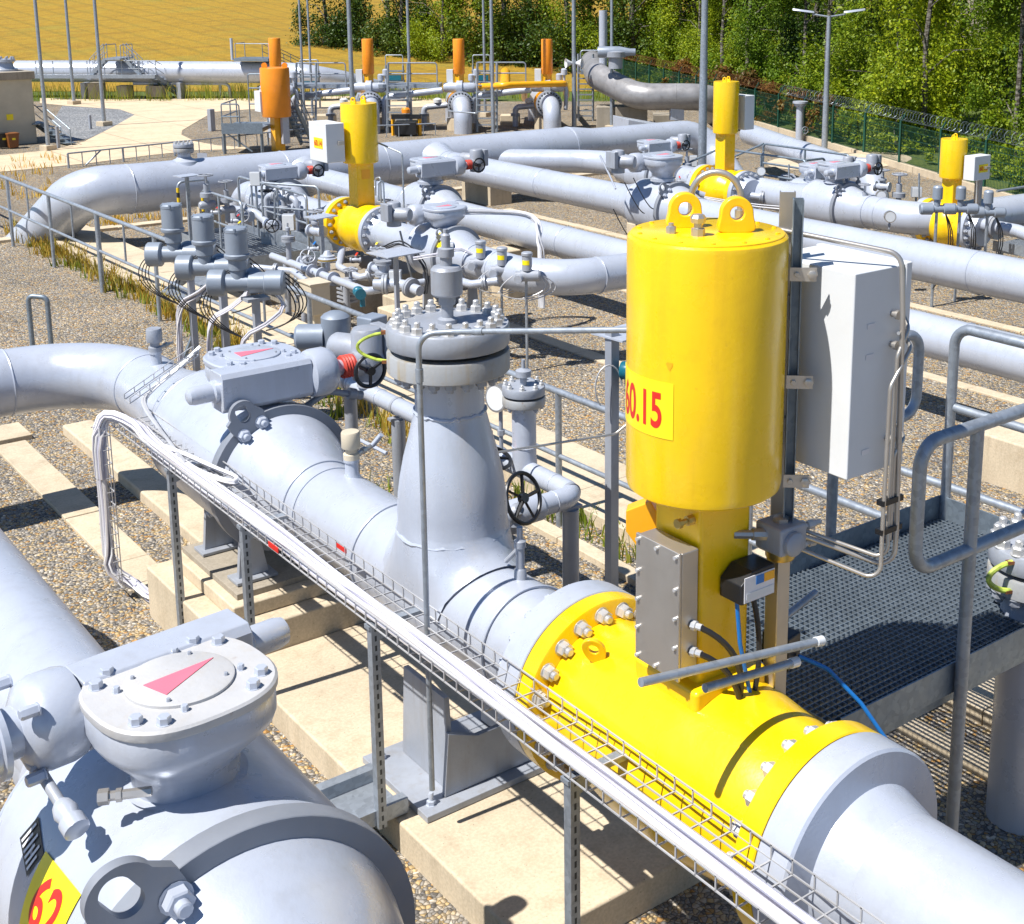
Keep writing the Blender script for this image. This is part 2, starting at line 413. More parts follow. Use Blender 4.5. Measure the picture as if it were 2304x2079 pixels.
M['green_grass'] = leaf_mat('green_grass_blades', [(.10,.16,.02),(.18,.22,.03),(.3,.28,.06)], .3)
M['fence_green'] = paint('dark_green_coating', (.012,.07,.045), 0, .45, .1, None, 0, 0)
def bark_mat():
    m, nt, b = mat_new('birch_bark'); co = world_co(nt)
    mp = N(nt, 'ShaderNodeMapping'); mp.inputs['Scale'].default_value = (3,3,9); nt.links.new(co, mp.inputs['Vector'])
    cc = ramp(nt, noise(nt, 2, 6, .7, mp.outputs[0]), [(.45,(.045,.035,.025)),(.62,(.26,.24,.20))])
    nt.links.new(cc, b.inputs['Base Color']); b.inputs['Roughness'].default_value = .8
    return m
M['bark'] = bark_mat()
def slotted(name):
    m = M['galv'].copy(); m.name = name; nt = m.node_tree; b = nt.nodes['Principled BSDF']
    src = b.inputs['Base Color'].links[0].from_socket
    sx = N(nt, 'ShaderNodeSeparateXYZ'); nt.links.new(world_co(nt), sx.inputs[0])
    def mth(op, a, c):
        n = N(nt, 'ShaderNodeMath', operation=op)
        for i, q in enumerate((a, c)):
            if isinstance(q, (int,float)): n.inputs[i].default_value = q
            else: nt.links.new(q, n.inputs[i])
        return n.outputs[0]
    zf = mth('FRACT', mth('MULTIPLY', sx.outputs[2], 20.0), 0)
    za = mth('LESS_THAN', mth('ABSOLUTE', mth('SUBTRACT', zf, .5), 0), .28)
    xa = mth('LESS_THAN', mth('ABSOLUTE', mth('SUBTRACT', sx.outputs[0], 2.695), 0), .0055)
    cc = mixc(nt, mth('MULTIPLY', za, xa), src, (.05,.06,.07)); nt.links.new(cc, b.inputs['Base Color'])
    return m
M['slotted'] = slotted('slotted_galvanised_steel')
def hazard_mat():
    m, nt, b = mat_new('black_yellow_tape')
    sx = N(nt, 'ShaderNodeSeparateXYZ'); nt.links.new(world_co(nt), sx.inputs[0])
    a = N(nt, 'ShaderNodeMath', operation='MULTIPLY_ADD'); nt.links.new(sx.outputs[2], a.inputs[0]); a.inputs[1].default_value = 7.0; nt.links.new(sx.outputs[0], a.inputs[2])
    fr = N(nt, 'ShaderNodeMath', operation='FRACT'); nt.links.new(a.outputs[0], fr.inputs[0])
    cc = ramp(nt, fr.outputs[0], [(0,(.02,.02,.02)),(.5,(.75,.5,.01))], 'CONSTANT')
    nt.links.new(cc, b.inputs['Base Color']); b.inputs['Roughness'].default_value = .5
    return m
M['hazard'] = hazard_mat()
# ================================================================ the setting
def sheet(name, pts, mat, z, kind='structure'):
    mb = MB(); mb.add([(p[0],p[1],z) for p in pts], [tuple(range(len(pts)))])
    return struct(name, mb, mat, kind)
g = MB(); g.add([(-300,-300,0),(400,-300,0),(400,400,0),(-300,400,0)], [(0,1,2,3)])
struct('gravel_ground', g, M['gravel'])
def pxs(z, *pp): return [at(px, py, z=z) for px, py in pp]
sheet('access_road', pxs(.008, (90,221),(520,221),(800,216),(1010,222),(1010,238),(800,246),(560,246),(480,252),(440,275),(410,293),(408,303),(440,318),(490,327),(600,334),(440,338),(330,350),(200,367),(60,381),(-200,404),(-200,372),(0,349),(120,337),(190,318),(255,285),(303,258),(270,246),(150,238),(90,232)), M['path'], .008)
sheet('chippings_bed', pxs(.004, (140,238),(270,246),(303,258),(255,285),(200,312),(150,318),(120,270)), M['bluegravel'], .004)
# strips of concrete edging set flush in the gravel
def strip(x0, x1, y0, y1, h=.03, mat='concrete', name='edging_strip', z0=-.05):
    b = MB(); n = max(1, int(max(x1-x0, y1-y0)/1.0))
    for i in range(n):
        if x1-x0 > y1-y0: b.box(x0+(x1-x0)*i/n+.004, x0+(x1-x0)*(i+1)/n-.004, y0, y1, z0, h+random.uniform(-.004,.004))
        else: b.box(x0, x1, y0+(y1-y0)*i/n+.004, y0+(y1-y0)*(i+1)/n-.004, z0, h+random.uniform(-.004,.004))
    o = struct(name, b, M[mat]); bev(o, .008); return o
strip(2.74, 3.02, 8.2, 12.45, .03)
strip(-6, 3.1, 12.5, 12.95, .05)
strip(5.98, 6.86, 2.0, 23.5, .10, name='concrete_walkway')
strip(5.55, 5.68, 1.5, 8.6, .05)
strip(8.8, 9.0, 8.4, 20.2, .02)
strip(11.2, 11.36, 6.0, 20.2, .02)
strip(13.6, 13.76, 6.0, 20.2, .02)
strip(9.02, 11.18, 15.2, 15.4, .02); strip(11.4, 13.56, 11.4, 11.58, .02); strip(9.02, 11.18, 9.4, 9.55, .02)
strip(5.2, 22, 22.6, 22.85, .05)
strip(7.0, 8.6, 17.4, 17.6, .03)
# retaining kerb under the perimeter fence
FA, FB = at(2330, 470, z=0), at(1330, 172, z=0)
fd = (FB-FA); fdn = fd.normalized(); fpn = V3((-fdn.y, fdn.x, 0))
k = MB(); nseg = 22
for i in range(nseg): 
    a = FA+fd*(i/nseg)+fdn*.01; b = FA+fd*((i+1)/nseg)-fdn*.01
    k.obox((a+b)/2+V3((0,0,.04)), (b-a)/2, fpn*.07, V3((0,0,.10)))
struct('fence_kerb', k, M['concrete'])
# turf beyond the fence and at far left, hill with ripe crop, dark ground under the wood
t = MB(); q = FA+fdn*-14-fpn*.15; q2 = FB+fdn*30-fpn*.15
t.add([(q.x,q.y,.006),(q.x-fpn.x*60,q.y-fpn.y*60,.006),(q2.x-fpn.x*60,q2.y-fpn.y*60,.006),(q2.x,q2.y,.006)], [(0,1,2,3)])
struct('woodland_turf', t, M['turf'])
def ground_far(name, x0, x1, n, m, fn, mat):
    b = MB(); vs = [fn(i/n, j/m) for j in range(m+1) for i in range(n+1)]
    b.add(vs, [(j*(n+1)+i, j*(n+1)+i+1, (j+1)*(n+1)+i+1, (j+1)*(n+1)+i) for j in range(m) for i in range(n)])
    return struct(name, b, mat, smooth=180)
RT = V3((_hy,-_hx,0)); FW = V3((_hx,_hy,0))
def vw(r, f, z=0): return RT*r+FW*f+V3((0,0,z))            # metres to the right of and ahead of the viewpoint
def hill(u, v):
    f = 50.5+v*75; r = (-42+u*60)*(.55+v*.9)
    top = .9*max(0, min(1, (.80-u)/.5))
    return vw(r, f, .02+v*(3.0+3.2*top)+.25*sin(u*9)*v)
ground_far('crop_hill', 0, 0, 40, 24, hill, M['field'])
b = MB(); b.add([vw(-45,46.5,.005), vw(6,46.5,.005), vw(9,52,.005), vw(-45,52,.005)], [(0,1,2,3)])
struct('grass_verge', b, M['turf'])

# ---------------------------------------------------------------- tufts of dry grass along the slab (nobody could count the blades)
def grass(name, spots, mat, hmin, hmax, blades, spread):
    b = MB()
    for (x, y, z) in spots:
        for _ in range(blades):
            a = random.uniform(0, 2*pi); r = spread*sqrt(random.random()); px, py = x+r*cos(a), y+r*sin(a)
            h = random.uniform(hmin, hmax); w = .006+.006*random.random(); la = random.uniform(0, 2*pi); ln = h*random.uniform(.1,.6)
            ta = random.uniform(0, 2*pi); wx, wy = w*cos(ta), w*sin(ta)
            m = (px+ln*.35*cos(la), py+ln*.35*sin(la), z+h*.6); e = (px+ln*cos(la), py+ln*sin(la), z+h)
            b.add([(px-wx,py-wy,z),(px+wx,py+wy,z),(m[0]+wx*.7,m[1]+wy*.7,m[2]),(m[0]-wx*.7,m[1]-wy*.7,m[2]),e], [(0,1,2,3),(3,2,4)])
    return struct(name, b, mat, 'stuff')
sp = [(5.86+random.gauss(0,.09), random.uniform(13.0,18.4), 0) for _ in range(75)]+[(5.85+random.gauss(0,.15), random.uniform(18.6,23.6), 0) for _ in range(75)]+[(5.87+random.gauss(0,.06), random.uniform(9.6,13.5), 0) for _ in range(26)]
grass('dry_grass', sp, M['dry_grass'], .05, .30, 13, .12)
sp = [(5.86+random.gauss(0,.16), random.uniform(9,23), 0) for _ in range(60)]+[(5.86+random.gauss(0,.10), random.uniform(4.5,8.6), 0) for _ in range(34)]+[(5.84+random.gauss(0,.1), random.uniform(14,17), 0) for _ in range(12)]+[(5.0+random.gauss(0,.12), random.uniform(7.4,9.6), 0) for _ in range(12)]
grass('green_weeds', sp, M['green_grass'], .04, .2, 12, .10)
sp = [(random.uniform(6,13), random.uniform(22.9,23.6), 0) for _ in range(70)]+[tuple(at(random.uniform(-60,150), random.uniform(352,470), z=0)) for _ in range(30)]
grass('verge_grass', sp, M['dry_grass'], .05, .25, 12, .16)
sp = [tuple(vw(random.uniform(-22,2), random.uniform(46.6,48.2), 0)) for _ in range(150)]
grass('green_verge_growth', sp, M['green_grass'], .2, .75, 16, .35)

# ---------------------------------------------------------------- loose pebbles in the near gravel (uncountable)
b = MB(); rr = random.Random(3)
def pebble(c, r):
    a = rr.uniform(0, 2*pi); sx, sy, sz = r*rr.uniform(.8,1.3), r*rr.uniform(.6,1.0), r*rr.uniform(.4,.7)
    ca, sa = cos(a), sin(a); vs = []
    for (x, y, z) in ((1,0,0),(.3,.9,.1),(-.8,.6,-.1),(-.9,-.5,.1),(.2,-1,0),(.35,.1,1),(-.45,-.1,.9)):
        x += rr.uniform(-.2,.2); y += rr.uniform(-.2,.2)
        vs.append((c[0]+x*sx*ca-y*sy*sa, c[1]+x*sx*sa+y*sy*ca, c[2]+max(z,-.1)*sz))
    b.add(vs, [(0,1,5),(1,2,6,5),(2,3,6),(3,4,6),(4,0,5),(4,5,6)])
for _ in range(26000):
    f = rr.uniform(5.5, 17); r = rr.uniform(-.52,.36)*f*1.02; p = vw(r, f)
    if 5.5 < p.x < 6.9 or p.x > 9: continue
    pebble((p.x, p.y, .0), rr.uniform(.008,.017))
def pebble_mat():
    m, nt, bb = mat_new('loose_pebble')
    ge = nt.nodes.new('ShaderNodeNewGeometry')
    nt.links.new(ramp(nt, ge.outputs['Random Per Island'], PAL, 'CONSTANT'), bb.inputs['Base Color']); bb.inputs['Roughness'].default_value = .75
    return m
struct('loose_pebbles', b, pebble_mat(), 'stuff')
# ================================================================ wood behind the site
def crown_mesh(seed, h, rad, n_cl, per, leaf, droop, z0):
    rd = random.Random(seed); b = MB()
    boughs = []
    for _ in range(15):
        bt = rd.random()**.9; boughs.append((bt, rd.uniform(0, 2*pi), rd.uniform(.45,1.08)))
    for _ in range(n_cl):
        bt, ba, bk = rd.choice(boughs); t = min(1, max(0, bt+rd.gauss(0,.055))); z = z0+(h-z0)*t
        prof = (sin(pi*min(1, .22+t*.76))**.7)*rad*(1-.2*t)
        a = ba+rd.gauss(0,.33); r = prof*bk*min(1.15, max(.05, 1-abs(rd.gauss(0,.35))))
        c = V3((r*cos(a), r*sin(a), z)); cr = rd.uniform(.16,.40)*rad*.55
        for _ in range(per):
            d = V3((rd.gauss(0,1), rd.gauss(0,1), rd.gauss(0,1)*(.8+droop))); d *= cr*.55
            p = c+d; p.z -= droop*cr*.6*rd.random()+.18*rad*(r/max(rad,.01))*rd.random()
            if p.z < .1: continue
            n = V3((rd.gauss(0,1)+cos(a)*.7, rd.gauss(0,1)+sin(a)*.7, rd.gauss(0,1)+.6)).normalized()
            u, v, w = frame(n); ph = rd.uniform(0, pi); u, v = u*cos(ph)+v*sin(ph), v*cos(ph)-u*sin(ph)
            l = leaf*rd.uniform(.6,1.3)
            b.add([p-u*l, p-v*l*.55+u*l*.1, p+u*l, p+v*l*.55+u*l*.1], [(0,1,2,3)])
    return b
def trunk_mesh(seed, h, r0, rad, z0):
    rd = random.Random(seed); b = MB(); pts = []; x = y = 0
    for i in range(8):
        pts.append((x, y, h*.95*i/7)); x += rd.gauss(0,.05); y += rd.gauss(0,.05)
    b.tube(pts, [r0*(1-.85*i/7) for i in range(8)], 8)
    for i in range(10):
        t = rd.uniform(.12,.9); z = h*.95*t; k = min(6, int(t*7)); p = V3(pts[k]); p.z = z
        a = rd.uniform(0, 2*pi); L = rad*rd.uniform(.5,.95)*(1-.4*t)
        m = p+V3((cos(a)*L*.5, sin(a)*L*.5, L*.45)); e = p+V3((cos(a)*L, sin(a)*L, L*.5))
        b.tube([p, m, e], [r0*.35*(1-.6*t), r0*.22*(1-.6*t), r0*.05], 5)
    return b
def make_tree(seed, label, h, rad, n_cl, per, leaf, droop, z0, lm, name):
    t = thing(name, label, 'tree', (0,0,0), 'trees of the wood behind the fence')
    part('crown', crown_mesh(seed, h, rad, n_cl, per, leaf, droop, z0), M[lm], t, smooth=0)
    part('trunk', trunk_mesh(seed+50, h, rad*.055, rad, z0), M['bark'], t)
    return t
PROTO = [make_tree(11, '', 9.0, 1.75, 230, 110, .048, .9, .0, 'birch_leaf', 'birch_tree'),
         make_tree(12, '', 10.0, 1.55, 230, 110, .048, 1.1, .0, 'birch_leaf', 'birch_tree'),
         make_tree(13, '', 8.0, 2.1, 240, 110, .050, .7, .0, 'birch_leaf', 'birch_tree'),
         make_tree(14, '', 9.0, 2.3, 180, 100, .062, .3, .1, 'dark_leaf', 'broadleaf_tree')]
USED = set(); rt = random.Random(21)
def put_tree(k, p, sc, label):
    p = V3((p[0], p[1], -.05)); rz = rt.uniform(0, 6.28)
    if k not in USED:
        USED.add(k); o = PROTO[k]; o.location = p; o.rotation_euler = (0,0,rz); o.scale = (sc,)*3; o['label'] = label
        return o
    return copy_tree(PROTO[k], p, label, rz, sc)
kinds = ['loose hanging birch crown', 'narrow drooping birch crown', 'broad bright green birch crown', 'dense dark broadleaf crown']
# row along the fence, then rows behind it
for i in range(15):
    s = -.12+i*.088; p = FA+fd*s-fpn*(1.9+rt.uniform(-.2,.8)); k = rt.choice([0,1,2,0,2,1]); pr = proj(p.x, p.y, 3)
    put_tree(k, p, rt.uniform(.82,1.12), '%s in front row behind the mesh fence, %s from the right' % (kinds[k], ['first','second','third','fourth','fifth','sixth','seventh','eighth','ninth','tenth','eleventh','twelfth','thirteenth','fourteenth','fifteenth'][i]))
ords = ['first','second','third','fourth','fifth','sixth','seventh','eighth','ninth','tenth','eleventh','twelfth','thirteenth','fourteenth','fifteenth','sixteenth','seventeenth','eighteenth','nineteenth','twentieth']
for i in range(13):
    s = -.10+i*.10; p = FA+fd*s-fpn*(5.6+rt.uniform(-.6,1.2)); k = rt.choice([0,3,1,3,2])
    put_tree(k, p, rt.uniform(1.05,1.4), '%s in second row behind the mesh fence, %s from the right' % (kinds[k], ords[i]))
for i in range(11):
    s = -.10+i*.125; p = FA+fd*s-fpn*(10+rt.uniform(-.6,1.6)); k = rt.choice([3,3,0,1])
    put_tree(k, p, rt.uniform(1.35,1.75), '%s in deep third row of the wood, %s from the right' % (kinds[k], ords[i]))
# dark far wood seen over the amber actuators
for i in range(15):
    u = i/14; p = vw(-13+u*17+rt.uniform(-.5,.5), 66-u*12+rt.uniform(-1,1.5)); k = rt.choice([3,3,3,2])
    put_tree(k, p, rt.uniform(.9,1.25), '%s in far wood beyond crop field, %s from the left' % (kinds[k], ords[i]))
for i in range(16):
    u = i/15; p = vw(-62+u*64, 118-u*8+rt.uniform(-2,2)); k = rt.choice([3,3,1])
    o = put_tree(k, p, rt.uniform(1.0,1.5), '%s on skyline above ripe crop hill, %s from the left' % (kinds[k], ords[i]))
    o.location.z = 4.2
# dry brown shrubs behind the fence
sh = thing('dry_shrub', '', 'shrub', (0,0,0), 'rust brown shrubs along the fence')
part('foliage', crown_mesh(77, 1.25, .75, 40, 60, .05, .4, .1), M['rust_leaf'], sh, smooth=0)
part('stem', trunk_mesh(78, 1.0, .02, .5, .1), M['bark'], sh)
for i, s in enumerate((.30,.36,.42,.48,.54,.60,.66)):
    p = FA+fd*s-fpn*(.42+rt.uniform(-.1,.1)); lab = 'rust brown dry shrub showing over the green fence, %s of seven from the right' % ords[i]
    if i == 0: sh.location = V3((p.x,p.y,0)); sh['label'] = lab
    else: copy_tree(sh, (p.x,p.y,0), lab, rt.uniform(0,6), rt.uniform(.85,1.15))

gs = thing('leafy_shrub', '', 'shrub', (0,0,0), 'green shrubs close behind the fence')
part('foliage', crown_mesh(79, 1.5, .95, 60, 70, .052, .4, .0), M['birch_leaf'], gs, smooth=0)
part('stem', trunk_mesh(80, 1.1, .02, .5, .1), M['bark'], gs)
for i in range(20):
    p = FA+fd*(-.06+i*.056)-fpn*(.95+rt.uniform(-.1,.3)); lab = 'low green shrub pressed close behind the mesh fence, number %d from the right' % (i+1)
    lab = 'low green shrub close behind the mesh fence, %s from the right' % ords[i]
    if i == 0: gs.location = V3((p.x,p.y,0)); gs['label'] = lab
    else: copy_tree(gs, (p.x,p.y,0), lab, rt.uniform(0,6), rt.uniform(.7,1.05))
# ---------------------------------------------------------------- perimeter fence: mesh panel, posts, razor wire
f = thing('mesh_fence', 'long dark green welded mesh fence with razor wire in front of the wood', 'fence', FA)
HF = 1.02; L = fd.length
pm = MB(); n = int(L/.055)
for i in range(n+1):
    p = FA+fdn*(L*i/n); pm.bar(p+V3((0,0,.14)), p+V3((0,0,HF)), .006, .006)
for z in (.16,.34,.52,.70,.88,1.0): pm.bar(FA+V3((0,0,z)), FB+V3((0,0,z)), .008, .008)
part('mesh_panel', pm, M['fence_green'], f, smooth=0)
npost = 19
for i in range(npost+1):
    p = FA+fdn*(L*i/npost)+fpn*.02; pb = MB()
    pb.box(p.x-.022, p.x+.022, p.y-.022, p.y+.022, 0, HF+.06)
    pb.bar(p+V3((0,0,HF+.04)), p+V3((0,0,HF+.22))-fpn*.10, .03, .03)
    part('post', pb, M['fence_green'], f, smooth=0)
pts = []
for i in range(int(L/.13*10)):
    a = 2*pi*i/10; q = FA+fdn*(L*i/int(L/.13*10))+V3((0,0,HF+.20))
    pts.append(q+fpn*(.13*cos(a))+V3((0,0,.13*sin(a))))
cut = int(len(pts)*.36)
part('razor_wire', MB().tube(pts[:cut], .0032, 3), M['galv_dark'], f, smooth=0)
part('razor_wire', MB().tube(pts[cut-1:], .0036, 3), M['rust'], f, smooth=0, label='rusty brown razor wire')
# ================================================================ kit of plant equipment
def pipeline(name, label, path, r, bend, mat='silver', welds=(), n=40, group=None, loc=None, ends=None):
    t = thing(name, label, 'pipeline', loc or (path[0][0], path[0][1], 0), group)
    part('pipe_run', MB().tube(path, r, n, bend, 14), M[mat], t)
    for c, ax in welds: part('weld_seam', MB().torus(c, ax, r+.001, .0075, 40, 6), M[mat], t)
    return t
def selipse(R, n=48, e=2.6, sx=1, sy=1):
    out = []
    for i in range(n):
        a = 2*pi*i/n; c, s_ = cos(a), sin(a)
        out.append((R*sx*math.copysign(abs(c)**(2/e), c), R*sy*math.copysign(abs(s_)**(2/e), s_)))
    return out
def rot(p, c, q):
    return V3((c.x+p[0]*cos(q)-p[1]*sin(q), c.y+p[0]*sin(q)+p[1]*cos(q), c.z+p[2]))
class LM(MB):
    """a builder that scales, turns and moves everything from local gearbox axes when finished"""
    def place(s, c, q, k):
        s.v = [tuple(rot((p[0]*k,p[1]*k,p[2]*k), c, q)) for p in s.v]; return s
def gearbox(t, c, zt, zb, q, k=1.0, arrow='pink', wheel=True, motor=True, low=False, bodym='silver', dial_rot=0.0, wside=1, lidm='silver'):
    """gearbox on a valve stem: c = stem xy, zt = lid top, zb = valve body top, q = turn about z"""
    C = V3((c[0], c[1], zt)); D = (zt-zb)/k; S = M[bodym]
    def P(name, m, mat, bevel=0, label=None, par=None): return part(name, m.place(C, q, k), mat, par or t, bevel, label=label)
    m = LM(); ns = 24 if low else 48
    rs = []
    for R, z in ((.268,-.035),(.272,-.045),(.272,-.12),(.262,-.15),(.205,-.225),(.17,-.27),(.165,-.34),(.19,-.345),(.19,-.39),(.14,-.40),(.14,-D)):
        if z < -D: break
        rs.append([V3((x, y, z)) for x, y in selipse(R, ns, 2.6 if z > -.16 else 2.0, 1.06)])
    rs.append([V3((x, y, -D-.02)) for x, y in selipse(.14, ns, 2)])
    m.rings(rs[::-1]); P('gear_housing', m, S)
    m = LM(); m.rings([[V3((x,y,z)) for x, y in selipse(R, ns, 2.6, 1.06)] for R, z in ((.278,-.036),(.280,-.03),(.280,-.008),(.272,0))]); lid = P('housing_lid', m, M[lidm])
    m = LM(); m.lathe([(.175,-.002),(.175,.010),(.165,.014)], (0,0,0), n=ns); dial = P('position_dial', m, M[lidm], par=lid)
    m = LM(); a = dial_rot
    tri = [(-.10,-.055),(-.10,.055),(.145,.0)]
    tri = [(x*cos(a)-y*sin(a), x*sin(a)+y*cos(a)) for x, y in tri]
    m.prism(tri, (0,0,.014), (1,0,0), (0,1,0), (0,0,.003)); P('dial_arrow', m, M[arrow], par=dial)
    if not low:
        for i in range(4):
            a = pi/4+i*pi/2
            for d in (-.17, .17):
                mm = LM(); mm.nut((.243*1.06*cos(a+d)*1.03, .243*sin(a+d)*1.03, 0), (0,0,1), .022, .026); P('bolt', mm, S, par=lid)
            mm = LM(); mm.nut((.195*cos(a+.4), .195*sin(a+.4), 0), (0,0,1), .012, .02); P('bolt', mm, S, par=lid)
            mm = LM(); mm.nut((.15*cos(a+.1), .15*sin(a+.1), .014), (0,0,1), .007, .01); P('bolt', mm, M['silver_dark'], par=lid)
    y0 = -.265; z0 = -.115
    m = LM(); oc = [(.075,-.125),(.10,-.095),(.10,.095),(.075,.125),(-.075,.125),(-.10,.095),(-.10,-.095),(-.075,-.125)]
    m.prism(oc, (-.36,y0,z0), (0,1,0), (0,0,1), (.60,0,0)); P('worm_case', m, S, .006)
    m = LM(); m.lathe([(.072,0),(.072,.03),(.058,.04),(.058,.15),(.05,.18),(.03,.192)], (-.355,y0,z0), (-1,0,0), 24); P('end_cap', m, S)
    m = LM(); m.lathe([(.10,0),(.15,.02),(.158,.05),(.158,.13),(.14,.175),(.10,.20),(.075,.21)], (.235,y0,z0), (1,0,0), 10 if low else 20, ph=.15); P('gear_bell', m, S)
    if motor:
        m = LM(); m.lathe([(.062,0),(.05,.05)], (.44,y0,z0), (1,0,0), 20); m.torus((.452,y0,z0), (1,0,0), .062, .008, 20, 6); P('input_shaft', m, S)
        m = LM(); m.lathe([(.072,0),(.078,.01),(.072,.02),(.078,.03),(.072,.04),(.078,.05),(.072,.06),(.078,.07),(.072,.09)], (.488,y0,z0), (1,0,0), 24); P('coupling', m, M['redrubber'])
        mo = 'silver_dark'
        m = LM(); m.lathe([(.085,0),(.085,.05),(.07,.06),(.07,.2)], (.575,y0,z0), (1,0,0), 24)
        m.lathe([(.105,-.12),(.105,.20),(.09,.225),(.04,.235)], (.70,y0+.03,z0), (0,0,1), 16 if low else 24)
        m.lathe([(.10,0),(.10,.20),(.085,.225),(.03,.23)], (.70,y0+.10,z0+.06), (-.6,1,0), 24)
        P('drive_motor', m, M[mo])
        m = LM(); m.box(.79,.87,y0-.06,y0+.16,z0-.04,z0+.22); P('terminal_box', m, M[mo], .012)
        if wheel:
            hub = V3((.585, y0-.22, z0+.01)); m = LM(); m.torus(hub, (0,1,0), .105, .014, 28, 8); m.lathe([(.03,-.02),(.03,.03)], hub, (0,1,0), 12)
            m.cyl(hub, hub+V3((0,.12,0)), .02, n=10)
            for i in range(3):
                a = 2*pi*i/3+.5; m.bar(hub, hub+V3((.103*cos(a),0,.103*sin(a))), .02, .014)
            P('handwheel', m, M['black'])
    return t
def lug(t, c, fwd, k, ang, Rr, mat='ring', nuts=True):
    """lifting plate with a slot bolted on a ring (plane normal = fwd), at angle ang round the ring"""
    u, v, w = frame(fwd, (0,0,1)); c = V3(c); d = u*cos(ang)+v*sin(ang); s_ = w.cross(d)
    o = c+d*(Rr-.02*k)
    n = 40; outer = []; inner = []
    for i in range(n):
        a = 2*pi*i/n; ca, sa = cos(a), sin(a)
        x = .085*ca if sa > 0 else .115*math.copysign(abs(ca)**.55, ca); y = .13+.085*sa if sa > 0 else .13-.15*abs(sa)**.6
        outer.append((x*k, (y-.02)*k)); inner.append((.038*ca*k, (.115+(.022 if sa > 0 else -.022)+.038*sa)*k))
    m = MB(); m.plate_hole(outer, inner, o+w*.0, s_, d, w*.03*k)
    pl = part('lifting_lug', m, M[mat], t, .003)
    if nuts:
        for sx in (-.065, .065):
            part('bolt', MB().nut(o+s_*sx*k+d*.0+w*.03*k, w, .036*k, .035*k, .025*k), M['silver'], pl)
    return pl
def ball_valve(label, x, y, z, R, rp, gz, q, k=1.0, arrow='pink', low=False, lug_a=2.25, feet=True, group=None, base=.45, Lb=1.0, motor=True, wheel=True, bolts_ring=False, dial_rot=0.0, drain=True, back=1.0, lidm='silver'):
    t = thing('ball_valve', label, 'valve', (x, y, 0), group)
    L = R*2.05*Lb; yr = -R*.78
    B_ = L*back
    prof = [(rp,-B_*1.12),(rp*1.03,-B_*.98),(R*.80,-B_*.50-.12*L),(R*.86,-B_*.50-.06*L),(R*.97,-B_*.50),(R*.985,-L*.30),(R*.985,0),(R*.985,R*.70)]
    prof2 = [(R*.92,R*.84),(R*.90,R*.95),(R*.80,R*1.28),(rp*1.12,L*.80),(rp*1.04,L*.86),(rp*1.035,L*.98),(rp,L*1.0),(rp,L*1.12)]
    m = MB(); m.lathe(prof+prof2, (x,y,z), (0,-1,0), 40 if low else 64); part('valve_body', m, M['silver'], t, smooth=28)
    m = MB(); m.lathe([(R*.9,R*.69),(R*1.045,R*.69),(R*1.05,R*.70),(R*1.05,R*.845),(R*1.045,R*.85),(R*.9,R*.85)], (x,y,z), (0,-1,0), 40 if low else 64, cap0=False, cap1=False); part('clamp_ring', m, M['ring'], t)
    part('weld_seam', MB().torus((x,y+B_*.5,z), (0,1,0), R*.965, .008, 48, 6), M['silver'], t); part('weld_seam', MB().torus((x,y-L*.99,z), (0,1,0), rp*1.02, .009, 48, 6), M['silver'], t)
    lug(t, (x, y-R*.85, z), (0,-1,0), k*R/.44, lug_a, R)
    # supporting feet with base plates
    if feet:
        for yy in (y-R*.86, y+R*.35):
            for s_ in (-1, 1):
                m = MB(); xx = x+s_*R*.55
                m.prism([(-R*.22,base+.02),(R*.22,base+.02),(R*.10,z-R*.62),(-R*.16,z-R*.62)], (xx,yy-.02,0), (1,0,0), (0,0,1), (0,.035,0))
                m.box(xx-R*.3, xx+R*.3, yy-.08, yy+.08, base, base+.02)
                ft = part('foot', m, M['silver_dark'], t, .003)
                if not low:
                    for dx in (-.05,.05): part('bolt', MB().nut((xx+dx, yy-.02, z-R*.72), (0,-1,0), .028, .03, .02), M['silver'], ft)
    # drain stub
    if not low and drain:
        m = MB(); m.tube([(x+R*.55,y-.2,z+R*.82),(x+R*.9,y-.22,z+R*1.0),(x+R*1.25,y-.24,z+R*.9)], .022, 10, .05)
        m.lathe([(.04,0),(.04,.05),(.03,.06),(.03,.1)], (x+R*1.2,y-.24,z+R*.92), (.9,-.1,-.3), 10); part('drain_stub', m, M['silver_dark'], t)
    gearbox(t, (x, y), gz, z+R*.93, q, k, arrow, wheel, motor, low, dial_rot=dial_rot, lidm=lidm)
    return t
def blind_flange(t, c, R, th, gap, nb, axis=(0,0,1), mat='silver_dark', bm='chrome', br=.024):
    """bolted flange pair: c is the under side of the lower flange"""
    c = V3(c); w = V3(axis).normalized()
    lo = part('lower_flange', MB().lathe([(R*.98,0),(R,.006),(R,th*.9),(R*.985,th)], c, w, 56), M['flange_stained'], t)
    part('gasket', MB().lathe([(R*.80,th),(R*.80,th+gap)], c, w, 40), M['black'], t)
    up = part('cover_flange', MB().lathe([(R*.985,th+gap),(R,th+gap+.006),(R,2*th+gap-.008),(R*.98,2*th+gap)], c, w, 56), M[mat], t)
    first = None
    bolts(t, 'stud_bolt', M[bm], circle_spots(c+w*(2*th+gap), w, R*.835, nb, .1), w, br, br*1.15, br*.95)
    bolts(t, 'lower_nut', M[mat], circle_spots(c, w, R*.835, nb, .1), -w, br, br*1.1, br*.6)
    return t
def rail_loop(mb, path, r=.024, bend=.09): return mb.tube(path, r, 12, bend, 6)
